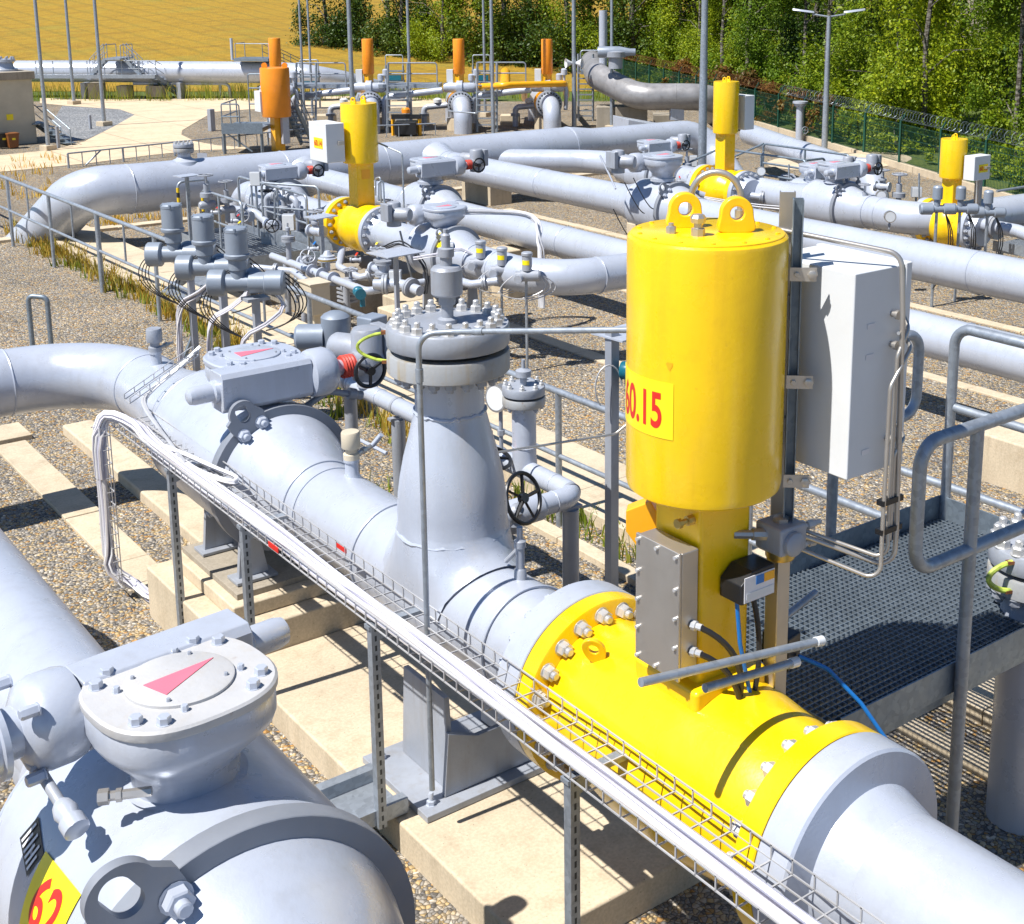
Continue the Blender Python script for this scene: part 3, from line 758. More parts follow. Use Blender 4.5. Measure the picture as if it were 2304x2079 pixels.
def cable_bundle(mb, path, rb, n, r, wob=.5, seed=0):
    """n strands wandering round a common line"""
    rd = random.Random(seed); P = [V3(p) for p in path]
    # Catmull-Rom resample
    Q = []
    for i in range(len(P)-1):
        p0, p1, p2, p3 = P[max(i-1,0)], P[i], P[i+1], P[min(i+2,len(P)-1)]
        st = max(3, int((p2-p1).length/.09))
        for s_ in range(st):
            u = s_/st; Q.append(.5*((2*p1)+(p2-p0)*u+(2*p0-5*p1+4*p2-p3)*u*u+(3*p1-p0-3*p2+p3)*u**3))
    Q.append(P[-1])
    for k in range(n):
        a0 = rd.uniform(0, 2*pi); rr = rb*sqrt(rd.uniform(.05,1.25)); tw = rd.uniform(-.22,.22)*wob; r_k = r*rd.uniform(.75,1.2); pts = []
        for i, p in enumerate(Q):
            t = (Q[min(i+1,len(Q)-1)]-Q[max(i-1,0)]).normalized(); u, v, w = frame(t, (0.13,.21,1))
            a = a0+tw*i; pts.append(p+u*(rr*cos(a))+v*(rr*sin(a)))
        mb.tube(pts, r_k, 6)
    return mb
def arc3(p0, p1, sag, n=10):
    p0 = V3(p0); p1 = V3(p1); s_ = V3(sag)
    return [p0.lerp(p1, i/n)+s_*(4*(i/n)*(1-i/n)) for i in range(n+1)]
def gauge(label, p, axis, r, stem_to, group=None, mat='stainless'):
    p = V3(p); t = thing('pressure_gauge', label, 'gauge', stem_to, group); w = V3(axis).normalized()
    part('gauge_case', MB().lathe([(r*.9,-r*.55),(r,-r*.5),(r,r*.45),(r*1.06,r*.46),(r*1.06,r*.55),(r*.92,r*.56)], p, w, 28), M[mat], t)
    part('gauge_face', MB().lathe([(r*.9,r*.562),(r*.9,r*.57)], p, w, 28), M['white'], t)
    m = MB(); m.cyl(V3(stem_to), p-V3((0,0,r)), r*.16, n=10); m.lathe([(r*.28,0),(r*.28,r*.4)], V3(stem_to).lerp(p-V3((0,0,r)), .45), (0,0,1), 6); part('gauge_stem', m, M['silver_dark'], t)
    return t
def handwheel(mb, c, axis, R, r=.012, spokes=5, stem=.1):
    c = V3(c); u, v, w = frame(axis); mb.torus(c, w, R, r, 32, 8); mb.lathe([(R*.2,-r*1.5),(R*.2,r*1.5)], c, w, 12)
    for i in range(spokes):
        a = 2*pi*i/spokes; mb.bar(c, c+(u*cos(a)+v*sin(a))*R, r*1.5, r*1.1)
    mb.cyl(c, c-w*stem, r*1.1, n=8)
    return mb
def yellow_actuator(label, x, y, zb, rc, z0, z1, hp, num=None, group=None, mat='yellow', flange=True, low=False, R=.36, lugq=.6, bodylen=.55, rp=.2):
    t = thing('gas_actuator', label, 'actuator', (x, y, 0), group); Y = M[mat]
    part('cylinder', MB().lathe([(rc*.90,z0),(rc*.98,z0+.012),(rc,z0+.035),(rc,z1-.012),(rc*.985,z1)], (x,y,0), n=64), Y, t)
    m = MB(); 
    m.box(x-hp,x+hp,y-hp,y+hp,zb+R*.8,z0+.01); part('actuator_post', m, Y, t, .012)
    if low: part('post_collar', MB().lathe([(rc*.62,z0-.05),(rc*.62,z0+.005)], (x,y,0), n=32), Y, t)
    for s_ in (-1, 1):
        c = V3((x+s_*rc*.5*cos(lugq), y+s_*rc*.5*sin(lugq), z1)); d = V3((-sin(lugq),cos(lugq),0)); e = V3((cos(lugq),sin(lugq),0))
        d, e = e, d
        n = 32; out = []; inn = []
        for i in range(n):
            a = 2*pi*i/n; ca, sa = cos(a), sin(a); w_ = rc*.24; h_ = rc*.22
            out.append(((w_*.62*ca, h_+w_*.62*sa) if sa > 0 else (w_*math.copysign(abs(ca)**.6, ca)*(.62+.38*abs(sa)), h_-(h_+.004)*abs(sa)**.7)))
            inn.append((w_*.27*ca, h_+w_*.27*sa))
        part('lifting_eye', MB().plate_hole(out, inn, c-d*rc*.05, e, V3((0,0,1)), d*rc*.10), Y, t, .004)
    if flange:
        b = bodylen
        m = MB(); m.lathe([(R*1.02,-b),(R*1.02,-b+.09),(R*.72,-b+.1),(R*.74,-b*.55),(R*.95,-b*.3),(R*1.0,0),(R*.95,b*.3),(R*.74,b*.55),(R*.72,b-.1),(R*1.02,b-.09),(R*1.02,b)], (x,y,zb), (0,1,0), 48); part('valve_body', m, Y, t, smooth=30)
        for sgn in (-1, 1):
            m = MB(); m.lathe([(R*1.02,.004),(R*1.02,.08),(R*.8,.09),(rp,.2)], (x,y+sgn*b,zb), (0,sgn,0), 48); part('mating_flange', m, M['silver'], t)
        for sgn in (-1, 1):
            bolts(t, 'flange_bolt', M['silver_dark'] if sgn > 0 else Y, circle_spots((x,y+sgn*(b-.09),zb), (0,-sgn,0), R*.87, 18), (0,-sgn,0), .026, .035, .02)
            bolts(t, 'flange_bolt', M['silver_dark'], circle_spots((x,y+sgn*(b+.085),zb), (0,sgn,0), R*.90, 18), (0,sgn,0), .026, .035, .02)
    return t
# ================================================================ near pipe row with the big yellow actuator
XM, ZM = 3.33, 1.1
# main pipe: elbow in from the left, through the ball valve, tee and on to the yellow valve
pipeline('gas_pipeline', 'silver elbow pipe entering from the left edge behind the cable tray', [(-3.5,10.72,ZM),(XM,10.72,ZM),(XM,8.7,ZM)], .262, .80, 'silver',
         [((2.5,10.72,ZM),(1,0,0)), ((XM,9.9,ZM),(0,1,0))], 56)
v15 = ball_valve('large silver ball valve with pink arrow gearbox and handwheel behind the cable tray', XM, 7.86, ZM, .455, .262, 1.83, 0, 1.0, 'pink', base=.50, back=1.7, lug_a=2.06)
# tee
t = thing('pipe_tee', 'tall silver riser cone standing on the main pipe under the bolted cover', 'pipe', (XM,5.45,0))
part('pipe_run', MB().lathe([(.255,0),(.258,.75),(.285,.95),(.285,1.65),(.262,1.85),(.262,2.62)], (XM,6.95,ZM), (0,-1,0), 56), M['silver'], t)
m = MB()
# blended saddle between run and branch
rs = []; nb = 56
for R, lift, k in ((.40,-.01,0),(.345,.012,.25),(.305,.05,.6),(.285,.10,1.0)):
    ring = []
    for j in range(nb):
        a = 2*pi*j/nb; xx = R*cos(a); yy = R*sin(a)
        zz = sqrt(max(.285**2-min(abs(xx),.282)**2, 0))
        zz = zz*(1-k)+.285*k
        ring.append(V3((XM+xx*(1 if abs(xx) < .28 else .28/abs(xx)*1.0), 5.45+yy, ZM+zz+lift*1.0)))
    rs.append(ring)
for R, z in ((.281,1.50),(.279,1.585),(.273,1.66),(.262,1.74),(.240,1.85),(.208,1.97),(.186,2.06),(.175,2.10),(.171,2.30)):
    rs.append(m.circ(V3((XM,5.45,z)), V3((1,0,0)), V3((0,1,0)), R, nb))
m.rings(rs); part('riser_cone', m, M['silver'], t, smooth=60)
wm = MB(); rw = random.Random(5)
for (R, z, w_) in ((.281,1.46,.011),(.178,2.09,.009)):
    wm = MB()
    pts = [(XM+(R+rw.uniform(-.001,.003))*cos(2*pi*i/60), 5.45+(R+rw.uniform(-.001,.003))*sin(2*pi*i/60), z+rw.uniform(-.006,.006)) for i in range(60)]
    wm.tube(pts, w_, 6, closed=True); part('weld_seam', wm, M['silver'], t)
for y in (6.05, 4.78): part('weld_seam', MB().torus((XM,y,ZM), (0,1,0), .285 if y > 5 else .272, .007, 56, 6), M['silver'], t)
part('marking_band', MB().annulus((XM,4.60,ZM), (0,1,0), .262, .2665, .02, 56), M['bluecable'], t)
t = thing('blind_flange', 'large bolted cover flange on top of the tall riser cone', 'flange', (XM,5.45,2.29))
blind_flange(t, (XM,5.45,2.30), .305, .105, .028, 20, br=.029)
part('neck', MB().lathe([(.19,-.02),(.20,0)], (XM,5.45,2.30), n=40), M['silver_dark'], t)
m = MB(); m.lathe([(.05,0),(.05,.02),(.03,.03),(.03,.09),(.042,.095),(.042,.14)], (XM,5.45,2.538), n=16); pf = part('vent_neck', m, M['silver_dark'], t)
m = MB(); m.lathe([(.07,.14),(.078,.15),(.078,.27),(.066,.285),(.03,.29),(.03,.33),(.04,.335),(.04,.375),(.022,.38),(.022,.44),(.012,.45),(.012,.47)], (XM,5.45,2.538), n=20); part('relief_vent', m, M['silver_dark'], t, smooth=30)
# yellow green earthing strap across the flange pair
def strap(t, a, b, out, r=.011):
    a = V3(a); b = V3(b); o = V3(out); pts = []
    for i in range(15):
        u = i/14; pts.append(a.lerp(b, u)+o*(sin(pi*u)**.6))
    part('earth_strap', MB().tube(pts, r, 8), M['greenwire'], t)
    for p in (a, b): part('strap_lug', MB().obox(p, o.normalized()*.03, V3((0,0,.008)), o.normalized().cross(V3((0,0,1)))*.014), M['rust'], t)
d = V3((-.80,.60,0)); s0 = V3((XM,5.45,0))+d*.30
strap(t, s0+V3((0,0,2.49)), s0+V3((0,0,2.34)), d*.15, .0085)

# weld-neck flange and yellow valve below the big actuator
AX, AY = XM, 3.58
act = thing('gas_actuator', 'big yellow gas actuator numbered 60.15 in the foreground', 'actuator', (AX,AY,0))
Y = M['yellow']
part('cylinder', MB().lathe([(.24,2.272),(.285,2.277),(.298,2.287),(.303,2.312),(.303,3.245),(.300,3.262),(.292,3.27)], (AX,AY,0), n=96), Y, act, smooth=30)
part('top_plate', MB().lathe([(.288,3.262),(.288,3.275),(.284,3.278)], (AX,AY,0), n=72), Y, act)
m = MB(); m.box(AX-.135,AX+.135,AY-.135,AY+.135,1.25,2.28); part('actuator_post', m, Y, act, .02)
def cyl_pt(a, r, z): return V3((AX+r*cos(a), AY+r*sin(a), z))
# view-facing angles: toward the camera is a = atan2(-AY,-AX)
aV = atan2(-AY, -AX)
def eye(c, q, k=1.0):
    e = V3((cos(q),sin(q),0)); d_ = V3((-sin(q),cos(q),0)); n = 40; out = []; inn = []
    for i in range(n):
        a = 2*pi*i/n; ca, sa = cos(a), sin(a)
        if sa > 0: out.append((.062*k*ca, .075*k+.062*k*sa))
        else: out.append(((.062+.038*abs(sa)**1.5)*k*math.copysign(abs(ca)**.5, ca), .075*k-.075*k*abs(sa)**.8))
        inn.append((.026*k*ca, .075*k+.026*k*sa))
    return MB().plate_hole(out, inn, V3(c)-d_*.022, e, V3((0,0,1)), d_*.044)
qv = aV+pi/2                                          # across the sight line
rt_ = V3((cos(qv),sin(qv),0)); fw_ = V3((-cos(aV),-sin(aV),0))
if rt_.dot(RT) < 0: rt_ = -rt_
c0 = V3((AX,AY,3.275))
for off, q in ((rt_*-.088+fw_*.07, .62), (rt_*.105+fw_*-.01, .62)):
    part('lifting_eye', eye(c0+off, atan2(RT.y,RT.x)+.12), Y, act, .006)
for off in (rt_*-.135+fw_*-.06, rt_*.07+fw_*.02, rt_*-.035+fw_*-.10):
    part('top_bolt', MB().nut(c0+off, (0,0,1), .019, .03, .012), M['stainless'], act)
part('breather_plug', MB().lathe([(.026,0),(.026,.03),(.016,.032),(.016,.05),(.027,.052),(.03,.07),(.022,.082)], c0+rt_*-.035+fw_*-.10, n=8), M['stainless'], act)
for i in range(14):
    p = cyl_pt(2*pi*i/14, .262, 3.277); part('flush_bolt', MB().nut(p, (0,0,1), .009, .006), Y, act)
# wrapped number label
la0, la1 = aV-1.45, aV-.52                            # left end to right end as seen
def cyl_map(ac, zc, r): return lambda x, y: cyl_pt(ac+x/r, r, zc+y)
sgn = 1 if cyl_pt(aV+.3,1,0).dot(RT) > cyl_pt(aV-.3,1,0).dot(RT) else -1
def cmap(ac, zc, r): return lambda x, y: cyl_pt(ac+sgn*x/r, r, zc+y)
zc_l = (zat(735,AX-.15,AY-.25)+zat(855,AX-.15,AY-.25))/2
LAB_A = aV-sgn*.93; LAB_Z = 2.655
m = MB(); rs = []
for i in range(25):
    a = LAB_A+sgn*(-.62+1.17*i/24); rs.append([cyl_pt(a,.3035,LAB_Z-.107), cyl_pt(a,.3052,LAB_Z-.107), cyl_pt(a,.3052,LAB_Z+.107), cyl_pt(a,.3035,LAB_Z+.107)])
m.rings(rs); lab = part('number_label', m, M['label_yellow'], act)
part('number_text', text_mb('60.15', cmap(LAB_A-sgn*.02, LAB_Z-.002, .3062), .142, 40, .62), M['red'], lab, smooth=0)
# rust stain pip on the front
m = MB(); rs = []
for i in range(9):
    a = 2*pi*i/9; rr_ = .013*(1+.3*sin(3*a)); rs.append(cmap(aV-sgn*.44, 2.83, .3045)(rr_*cos(a), rr_*1.2*sin(a)))
m.add(rs, [tuple(range(9))]); part('paint_chip', m, M['yellow_far'], act, smooth=0)
# back channel, brackets
ac = aV+sgn*1.62
chx = cyl_pt(ac, .335, 0)
m = MB(); e = V3((cos(ac),sin(ac),0)); tt = V3((-sin(ac),cos(ac),0))
for dz0, dz1 in ((1.95,3.40),):
    c = V3((chx.x,chx.y,(dz0+dz1)/2)); H2 = V3((0,0,(dz1-dz0)/2))
    m.obox(c+fw_*.03, rt_*.020, fw_*.002, H2); m.obox(c+rt_*.018+fw_*.005, rt_*.002, fw_*.025, H2); m.obox(c-rt_*.018+fw_*.005, rt_*.002, fw_*.025, H2)
part('mounting_channel', m, M['galv_dark'], act)  # darker steel colour chosen to paint in the shade of the channel recess
c2 = chx+fw_*.16+rt_*-.03; m = MB()
c = V3((c2.x,c2.y,2.70)); m.obox(c, rt_*.03, fw_*.003, V3((0,0,.70))); m.obox(c+rt_*.028+fw_*.02, rt_*.002, fw_*.02, V3((0,0,.70))); m.obox(c-rt_*.028+fw_*.02, rt_*.002, fw_*.02, V3((0,0,.70)))
part('mounting_channel', m, M['stainless'], act)
for z in (3.12, 2.70, 2.30):
    m = MB(); c = V3((chx.x,chx.y,z))+e*.0+V3((-fw_.x,-fw_.y,0))*.03+rt_*.012; m.obox(c+rt_*.012, rt_*.05, fw_*.003, V3((0,0,.026))); br = part('bracket', m, M['stainless'], act)
    part('bolt', MB().nut(c+rt_*-.012-fw_*.003, -fw_, .011, .01), M['stainless'], br); part('bolt', MB().nut(c+rt_*.045-fw_*.003, -fw_, .018, .012), M['stainless'], br)
# stainless hoop behind the lugs
hc = c0+rt_*.03+fw_*.20; pts = []
for i in range(17):
    a = pi*i/16; pts.append(hc+rt_*(-.095*cos(a))+V3((0,0,.10+.095*sin(a))))
m = MB(); m.tube([hc-rt_*.095+V3((0,0,-.2))]+pts+[hc+rt_*.095+V3((0,0,-.0))], .0135, 12); m.lathe([(.022,0),(.022,.05)], hc+rt_*.095, n=8); part('vent_hoop', m, M['stainless'], act)
m = MB(); m.box(AX-.19,AX+.19,AY-.10,AY+.10,2.245,2.280); m.lathe([(.20,0),(.20,.03)], (AX,AY,2.255), n=32); part('cylinder_foot', m, Y, act, .004)
p0 = V3((AX-.14,AY-.03,2.19)); part('drain_fitting', MB().lathe([(.02,0),(.02,.03),(.012,.032),(.012,.06),(.02,.062),(.02,.08)], p0+V3((.005,-.06,0)), (-1,0,0), 8), M['brass'], act)
# little lever arm on the far left of the post
m = MB(); m.prism([(0,0),(.10,-.05),(.10,-.14),(-.02,-.30),(-.08,-.30),(-.06,-.1)], (AX-.10,AY+.20,2.16), (-.62,.78,0), (0,0,1), (.05,.05,0)); part('side_arm', m, M['yellow_far'], act, .006)
# valve body with flanges
vb = thing('yellow_valve', 'yellow flanged valve under the big actuator, hexagon bolts round its rim', 'valve', (AX,AY,0))
FY = 4.30
part('mating_flange', MB().lathe([(.262,-.30),(.275,-.22),(.30,-.16),(.415,-.15),(.425,-.14),(.425,-.004),(.42,0)], (AX,FY,ZM), (0,-1,0), 72), M['silver'], vb)
part('body_flange', MB().lathe([(.42,.004),(.425,.01),(.425,.095),(.418,.10),(.30,.102)], (AX,FY,ZM), (0,-1,0), 72), Y, vb)
part('valve_body', MB().lathe([(.335,.10),(.345,.12),(.36,.35),(.385,.55),(.392,.72),(.385,.9),(.36,1.1),(.345,1.33),(.335,1.36)], (AX,FY,ZM), (0,-1,0), 64), Y, vb, smooth=30)
part('body_flange', MB().lathe([(.30,1.35),(.418,1.352),(.425,1.36),(.425,1.445),(.42,1.45)], (AX,FY,ZM), (0,-1,0), 72), Y, vb)
part('mating_flange', MB().lathe([(.42,1.454),(.425,1.46),(.425,1.59),(.415,1.6),(.30,1.61),(.262,1.75)], (AX,FY,ZM), (0,-1,0), 72), M['silver'], vb)
bolts(vb, 'hex_bolt', M['chrome'], circle_spots((AX,FY-.102,ZM), (0,-1,0), .372, 20, .05), (0,-1,0), .033, .042, .022)
bolts(vb, 'back_nut', M['silver'], circle_spots((AX,FY+.152,ZM), (0,1,0), .372, 20, .05), (0,1,0), .033, .03, .02)
bolts(vb, 'hex_bolt', M['chrome'], circle_spots((AX,FY-1.348,ZM), (0,1,0), .372, 20, .05), (0,1,0), .033, .042, .022)
part('stem_pad', MB().box(AX-.19,AX+.19,AY-.19,AY+.19,ZM+.30,ZM+.42), Y, vb, .02)
m = MB(); n = 32; out = []; inn = []
for i in range(n):
    a = 2*pi*i/n; ca, sa = cos(a), sin(a); out.append((.05*ca, .06+.05*sa if sa > 0 else .06-.08*abs(sa))); inn.append((.022*ca, .06+.022*sa))
m.plate_hole(out, inn, V3((AX-.20,FY-.30,ZM+.30)), V3((.7,-.7,0)), V3((-.3,0,.95)), V3((.02,.02,0))); part('lifting_eye', m, Y, vb, .004)
pipeline('gas_pipeline', 'silver pipe leaving the yellow valve toward the viewer at the bottom', [(AX,FY-1.74,ZM),(AX,-2.5,ZM)], .262, None, 'silver', [], 48)

# white control cabinet beside the cylinder
CXa, CYa = 3.69, 3.165
cab = thing('control_cabinet', 'large white control cabinet hanging beside the big yellow cylinder', 'cabinet', (CXa,CYa,2.26))
cz0, cz1 = 2.325, 3.135
part('cabinet_box', MB().box(CXa,CXa+.285,CYa,CYa+.46,cz0,cz1), M['white'], cab, .006)
part('cabinet_lid', MB().box(CXa+.289,CXa+.325,CYa-.004,CYa+.464,cz0-.004,cz1+.006), M['white'], cab, .006)
m = MB(); m.box(CXa+.284,CXa+.290,CYa+.004,CYa+.456,cz0+.004,cz1-.004); part('seal_gap', m, M['black'], cab)
for z in (2.92,2.80,2.42):
    m = MB(); m.obox((CXa+.10,CYa-.002,z), (.022,0,0), (0,.001,0), (0,0,.010)); part('small_label', m, M['cablewhite'], cab)
for z in (2.95, 2.83, 2.45): part('hose_port', MB().lathe([(.012,0),(.012,.02),(.018,.022),(.018,.035)], (CXa+.22,CYa,z), (0,-1,0), 10), M['stainless'], cab)
for z in (2.4, 2.9): part('hanger', MB().box(CXa-.06,CXa,CYa+.30,CYa+.36,z,z+.1), M['stainless'], cab)
# stainless impulse tubes on the cabinet front
tub = thing('impulse_tubing', 'bent stainless impulse tubes running down the shaded side of the white cabinet', 'tubing', (CXa+.15,CYa-.06,1.9))
bx, by = CXa+.19, CYa-.06
def tb(path, r=.0095, bend=.05): part('tube', MB().tube(path, r, 10, bend, 6), M['stainless'], tub)
ztop = 3.19
tb([(AX+.20,AY+.12,3.285),(bx+.02,by+.02,3.19),(bx+.02,by,2.95),(bx+.035,by-.01,2.1),(bx+.02,by-.02,1.93),(AX+.32,AY-.22,2.05)], .0105, .06)
tb([(CXa+.28,CYa-.01,2.93),(CXa+.25,by,2.90),(bx-.0,by,2.80),(bx-.005,by,2.1),(bx-.02,by-.02,1.98),(AX+.32,AY-.17,2.07)], .0085, .05)
tb([(CXa+.30,CYa-.01,2.84),(CXa+.27,by,2.82),(bx-.045,by-.01,2.69),(bx-.05,by-.01,2.1),(bx-.06,by-.02,1.90),(AX+.32,AY-.23,1.99)], .0085, .05)
tb([(CXa+.29,CYa-.01,2.47),(CXa+.26,by,2.46),(bx+.012,by,2.41),(bx+.01,by,2.05)], .0085, .05)
tb([(CXa+.29,CYa,2.95),(bx+.02,by,2.98)], .007, None); tb([(CXa+.29,CYa,2.86),(bx,by,2.89)], .007, None); tb([(CXa+.29,CYa,2.49),(bx,by,2.52)], .007, None)
for z in (2.10, 2.22): part('tube_clip', MB().rbox((bx,by,z), .12, .035, .022), M['black'], tub)
# stainless junction box on the near face of the post
jb = thing('junction_box', 'flat brushed steel junction box on the left face of the yellow post', 'box', (AX-.2,AY,1.2))
jx0, jx1 = AX-.235, AX-.150
part('enclosure', MB().box(jx0,jx1,AY-.145,AY+.105,1.575,2.095), M['stainless'], jb, .006)
part('cover', MB().box(jx0-.016,jx0-.002,AY-.148,AY+.108,1.57,2.10), M['stainless'], jb, .004)
for yy in (AY-.13, AY-.02, AY+.09):
    for z in (1.59,1.71,1.83,1.95,2.08):
        if yy == AY-.02 and z not in (1.59,2.08): continue
        part('cover_screw', MB().lathe([(.008,0),(.008,.012)], (jx0-.016,yy,z), (-1,0,0), 8), M['chrome'], jb)
for z in (1.79, 1.68): part('cable_gland', MB().lathe([(.02,0),(.02,.02),(.014,.022),(.014,.045)], (jx1-.03,AY-.145,z), (.3,-1,0), 8), M['chrome'], jb)
m = MB()
m.tube(arc3((jx1-.02,AY-.185,1.79), (AX-.01,AY-.21,1.36), (.05,-.06,.05), 12), .0125, 8); c1 = solo('black_hose', m, M['blackcable'], 'upper of two black hoses curving out of the steel junction box', 'hose')
m = MB(); m.tube(arc3((jx1-.02,AY-.185,1.68), (AX+.01,AY-.22,1.28), (.03,-.05,.06), 12), .0125, 8); solo('black_hose', m, M['blackcable'], 'lower of two black hoses curving out of the steel junction box', 'hose')
# small black positioner with printed plate
px_ = thing('position_switch', 'small black switch box with a blue and orange plate on the yellow post', 'box', (AX+.05,AY-.15,1.7))
part('switch_case', MB().prism([(-.09,-.055),(.09,-.055),(.09,.072),(-.03,.072),(-.09,.025)], (AX+.055,AY-.14,1.92), (1,0,0), (0,0,1), (0,-.12,0)), M['black'], px_, .006)
m = MB(); m.box(AX-.02,AX+.14,AY-.2635,AY-.2605,1.872,1.975); pl_ = part('name_plate', m, M['cablewhite'], px_)
m = MB(); m.box(AX+.04,AX+.08,AY-.266,AY-.2636,1.935,1.97); part('blue_mark', m, M['bluecable'], pl_)
m = MB(); m.box(AX+.082,AX+.137,AY-.266,AY-.2636,1.935,1.97); part('orange_mark', m, M['yellow_far'], pl_)
m = MB(); m.box(AX-.01,AX+.135,AY-.2655,AY-.2637,1.885,1.91); part('grey_mark', m, M['white'], pl_)
part('cable_gland', MB().lathe([(.018,0),(.018,.025),(.012,.03)], (AX+.09,AY-.2,1.865), (0,0,-1), 8), M['brass'], px_)
m = MB(); m.tube(arc3((AX+.09,AY-.2,1.84), (AX-.02,AY-.22,1.22), (.05,-.03,0), 12), .011, 8); solo('black_cable', m, M['blackcable'], 'black cable hanging from the small black switch box', 'cable')
m = MB(); m.tube([(AX-.0,AY-.2,1.865),(AX+.005,AY-.22,1.68),(AX+.05,AY-.25,1.42),(AX+.15,AY-.30,1.27),(AX+.27,AY-.34,1.19),(AX+.34,AY-.33,1.2),(AX+.33,AY-.27,1.25)], .0085, 8, .09, 6); solo('blue_cable', m, M['bluecable'], 'thin blue cable drooping down the yellow post', 'cable')
# grey manifold block on the slim post right of the actuator
mf = thing('manifold_block', 'grey square manifold block with yellow collar beside the yellow post', 'valve', (AX+.28,AY-.22,1.2))
mx, my = AX+.235, AY-.20
MZ = .11
m = MB(); m.lathe([(.055,0),(.06,.01),(.06,.04)], (mx,my,1.86+MZ), n=24); part('collar', m, M['brass'], mf)
part('block', MB().rbox((mx,my,1.955+MZ), .145, .145, .115), M['silver_dark'], mf, .012)
m = MB(); m.lathe([(.075,0),(.075,.014)], (mx,my,1.893+MZ), n=4, ph=pi/4); m.lathe([(.05,0),(.05,.02),(.035,.03)], (mx-.01,my-.07,1.945+MZ), (0,-1,0), 16); part('body_plate', m, M['silver_dark'], mf, .004)
part('cap', MB().lathe([(.034,0),(.034,.015),(.026,.02)], (mx,my,2.012+MZ), n=6), M['stainless'], mf)
part('inlet_elbow', MB().lathe([(.025,0),(.025,.06),(.018,.062),(.018,.14)], (mx-.06,my+.02,1.965+MZ), (-1,.45,.12), 8), M['stainless'], mf)
for dz, dy in ((.02,-.02),(-.05,-.03),(.0,.03)): part('fitting', MB().lathe([(.017,0),(.017,.03),(.012,.032),(.012,.05),(.018,.052),(.018,.085),(.011,.09),(.011,.12)], (mx+.07,my+dy,1.95+MZ+dz), (1,-.1,0), 6), M['chrome'], mf)
m = MB(); m.bar((mx-.0,my+.01,1.0), (mx-.0,my+.01,1.86+MZ), .07, .07); part('slim_post', m, M['stainless'], mf, .006)
# transmitter box low on the right with a rod
lx = thing('limit_switch', 'dark switch box with a grey rod low on the right of the yellow post', 'switch', (AX+.36,AY-.08,1.3))
part('switch_case', MB().rbox((AX+.33,AY-.13,1.52), .10, .13, .15, .2), M['black'], lx, .01)
part('rod', MB().lathe([(.016,0),(.016,.26),(.012,.262)], (AX+.36,AY-.08,1.60), (.96,.1,.18), 10), M['galv'], lx)
m = MB(); m.tube([(AX+.36,AY-.2,1.50),(AX+.46,AY-.27,1.44),(AX+.55,AY-.38,1.3),(AX+.62,AY-.5,1.12)], .009, 8, .1); part('sensor_cable', m, M['bluecable'], lx)
# two capped grey conduits lying across in front
for (a, b_, wsd) in (((1500,1522),(1838,1444),'longer upper'), ((1640,1533),(1782,1492),'shorter lower')):
    p = at(a[0], a[1], Y=AY-.42); q_ = at(b_[0], b_[1], Y=AY-.42); dd = (q_-p).normalized()
    t = thing('capped_conduit', '%s of two grey capped conduits in front of the yellow post' % wsd, 'conduit', p)
    part('conduit', MB().cyl(p-dd*.12, q_, .0165, n=14), M['galv'], t); part('end_cap', MB().cyl(q_-dd*.008, q_+dd*.03, .020, n=14), M['white'], t)
# tall bent conduit passing in front of the riser
p1 = at(962, 1440, Y=4.95); p2 = at(962, 790, Y=4.95)
cx_ = p1.x; zt_ = zat(752, cx_, 4.95)
pe = at(1425, 742, Y=4.02)
t = thing('bent_conduit', 'long thin grey conduit rising beside the riser and bending over to the yellow cylinder', 'conduit', (cx_,4.95,1.2))
part('conduit', MB().tube([(cx_,4.95,.4),(cx_,4.95,zt_),(cx_+.12,4.86,zt_+.01),tuple(pe)], .0135, 12, .085, 8), M['galv'], t)
u = V3((cx_+.12,4.86,zt_+.01)); dd = (pe-u).normalized()
part('pipe_coupling', MB().cyl(u+dd*.12, u+dd*.17, .018, n=12), M['galv'], t); part('pipe_coupling', MB().cyl((cx_,4.95,zt_-.22), (cx_,4.95,zt_-.16), .018, n=12), M['galv'], t)
# ================================================================ cable tray, foundations, bypass, foreground valve, platform
# concrete foundations of the near row
fo = thing('valve_foundation', 'stepped concrete foundation with steel plate under the large ball valve', 'foundation', (XM,7.7,0))
part('plinth', MB().box(2.70,4.05,7.08,8.35,-.05,.36), M['concrete'], fo, .015)
part('upper_step', MB().box(2.84,3.92,7.22,8.25,.36,.455), M['concrete'], fo, .012)
part('bearing_plate', MB().box(2.90,3.84,7.30,8.20,.455,.495), M['greyconc'], fo, .004)
fs = solo('foundation_slab', MB().box(2.78,4.15,4.05,7.075,-.05,.17), M['concrete'], 'low concrete slab under the main pipe between the valve foundation and the yellow flange', 'slab', bevel=.015)
solo('foundation_beam', MB().box(3.36,3.64,8.4,12.48,-.05,.09), M['concrete'], 'long raised concrete beam under the elbow left of the ball valve', 'beam', bevel=.02)
sd = thing('pipe_saddle', 'welded steel saddle bolted to a channel under the riser', 'support', (XM,5.35,.17))
for s_ in (-1, 1):
    m = MB(); m.prism([(-.24,.21),(.24,.21),(.20,.72),(-.20,.72)], (XM+s_*.23,5.35,0), (0,1,0), (0,0,1), (.03*s_,0,0)); part('side_plate', m, M['silver_dark'], sd, .004)
m = MB(); m.prism([(-.30,.21),(.30,.21),(.27,.55),(.1,.48),(-.1,.48),(-.27,.55)], (XM,5.10,0), (1,0,0), (0,0,1), (0,.03,0)); part('cross_plate', m, M['silver_dark'], sd, .004)
part('base_plate', MB().box(XM-.45,XM+.40,5.02,5.68,.172,.208), M['silver_dark'], sd, .004)
for dx in (-.38,.34):
    for y in (5.1,5.6): part('anchor_bolt', MB().nut((XM+dx,y,.208), (0,0,1), .024, .025, .04), M['silver'], sd)
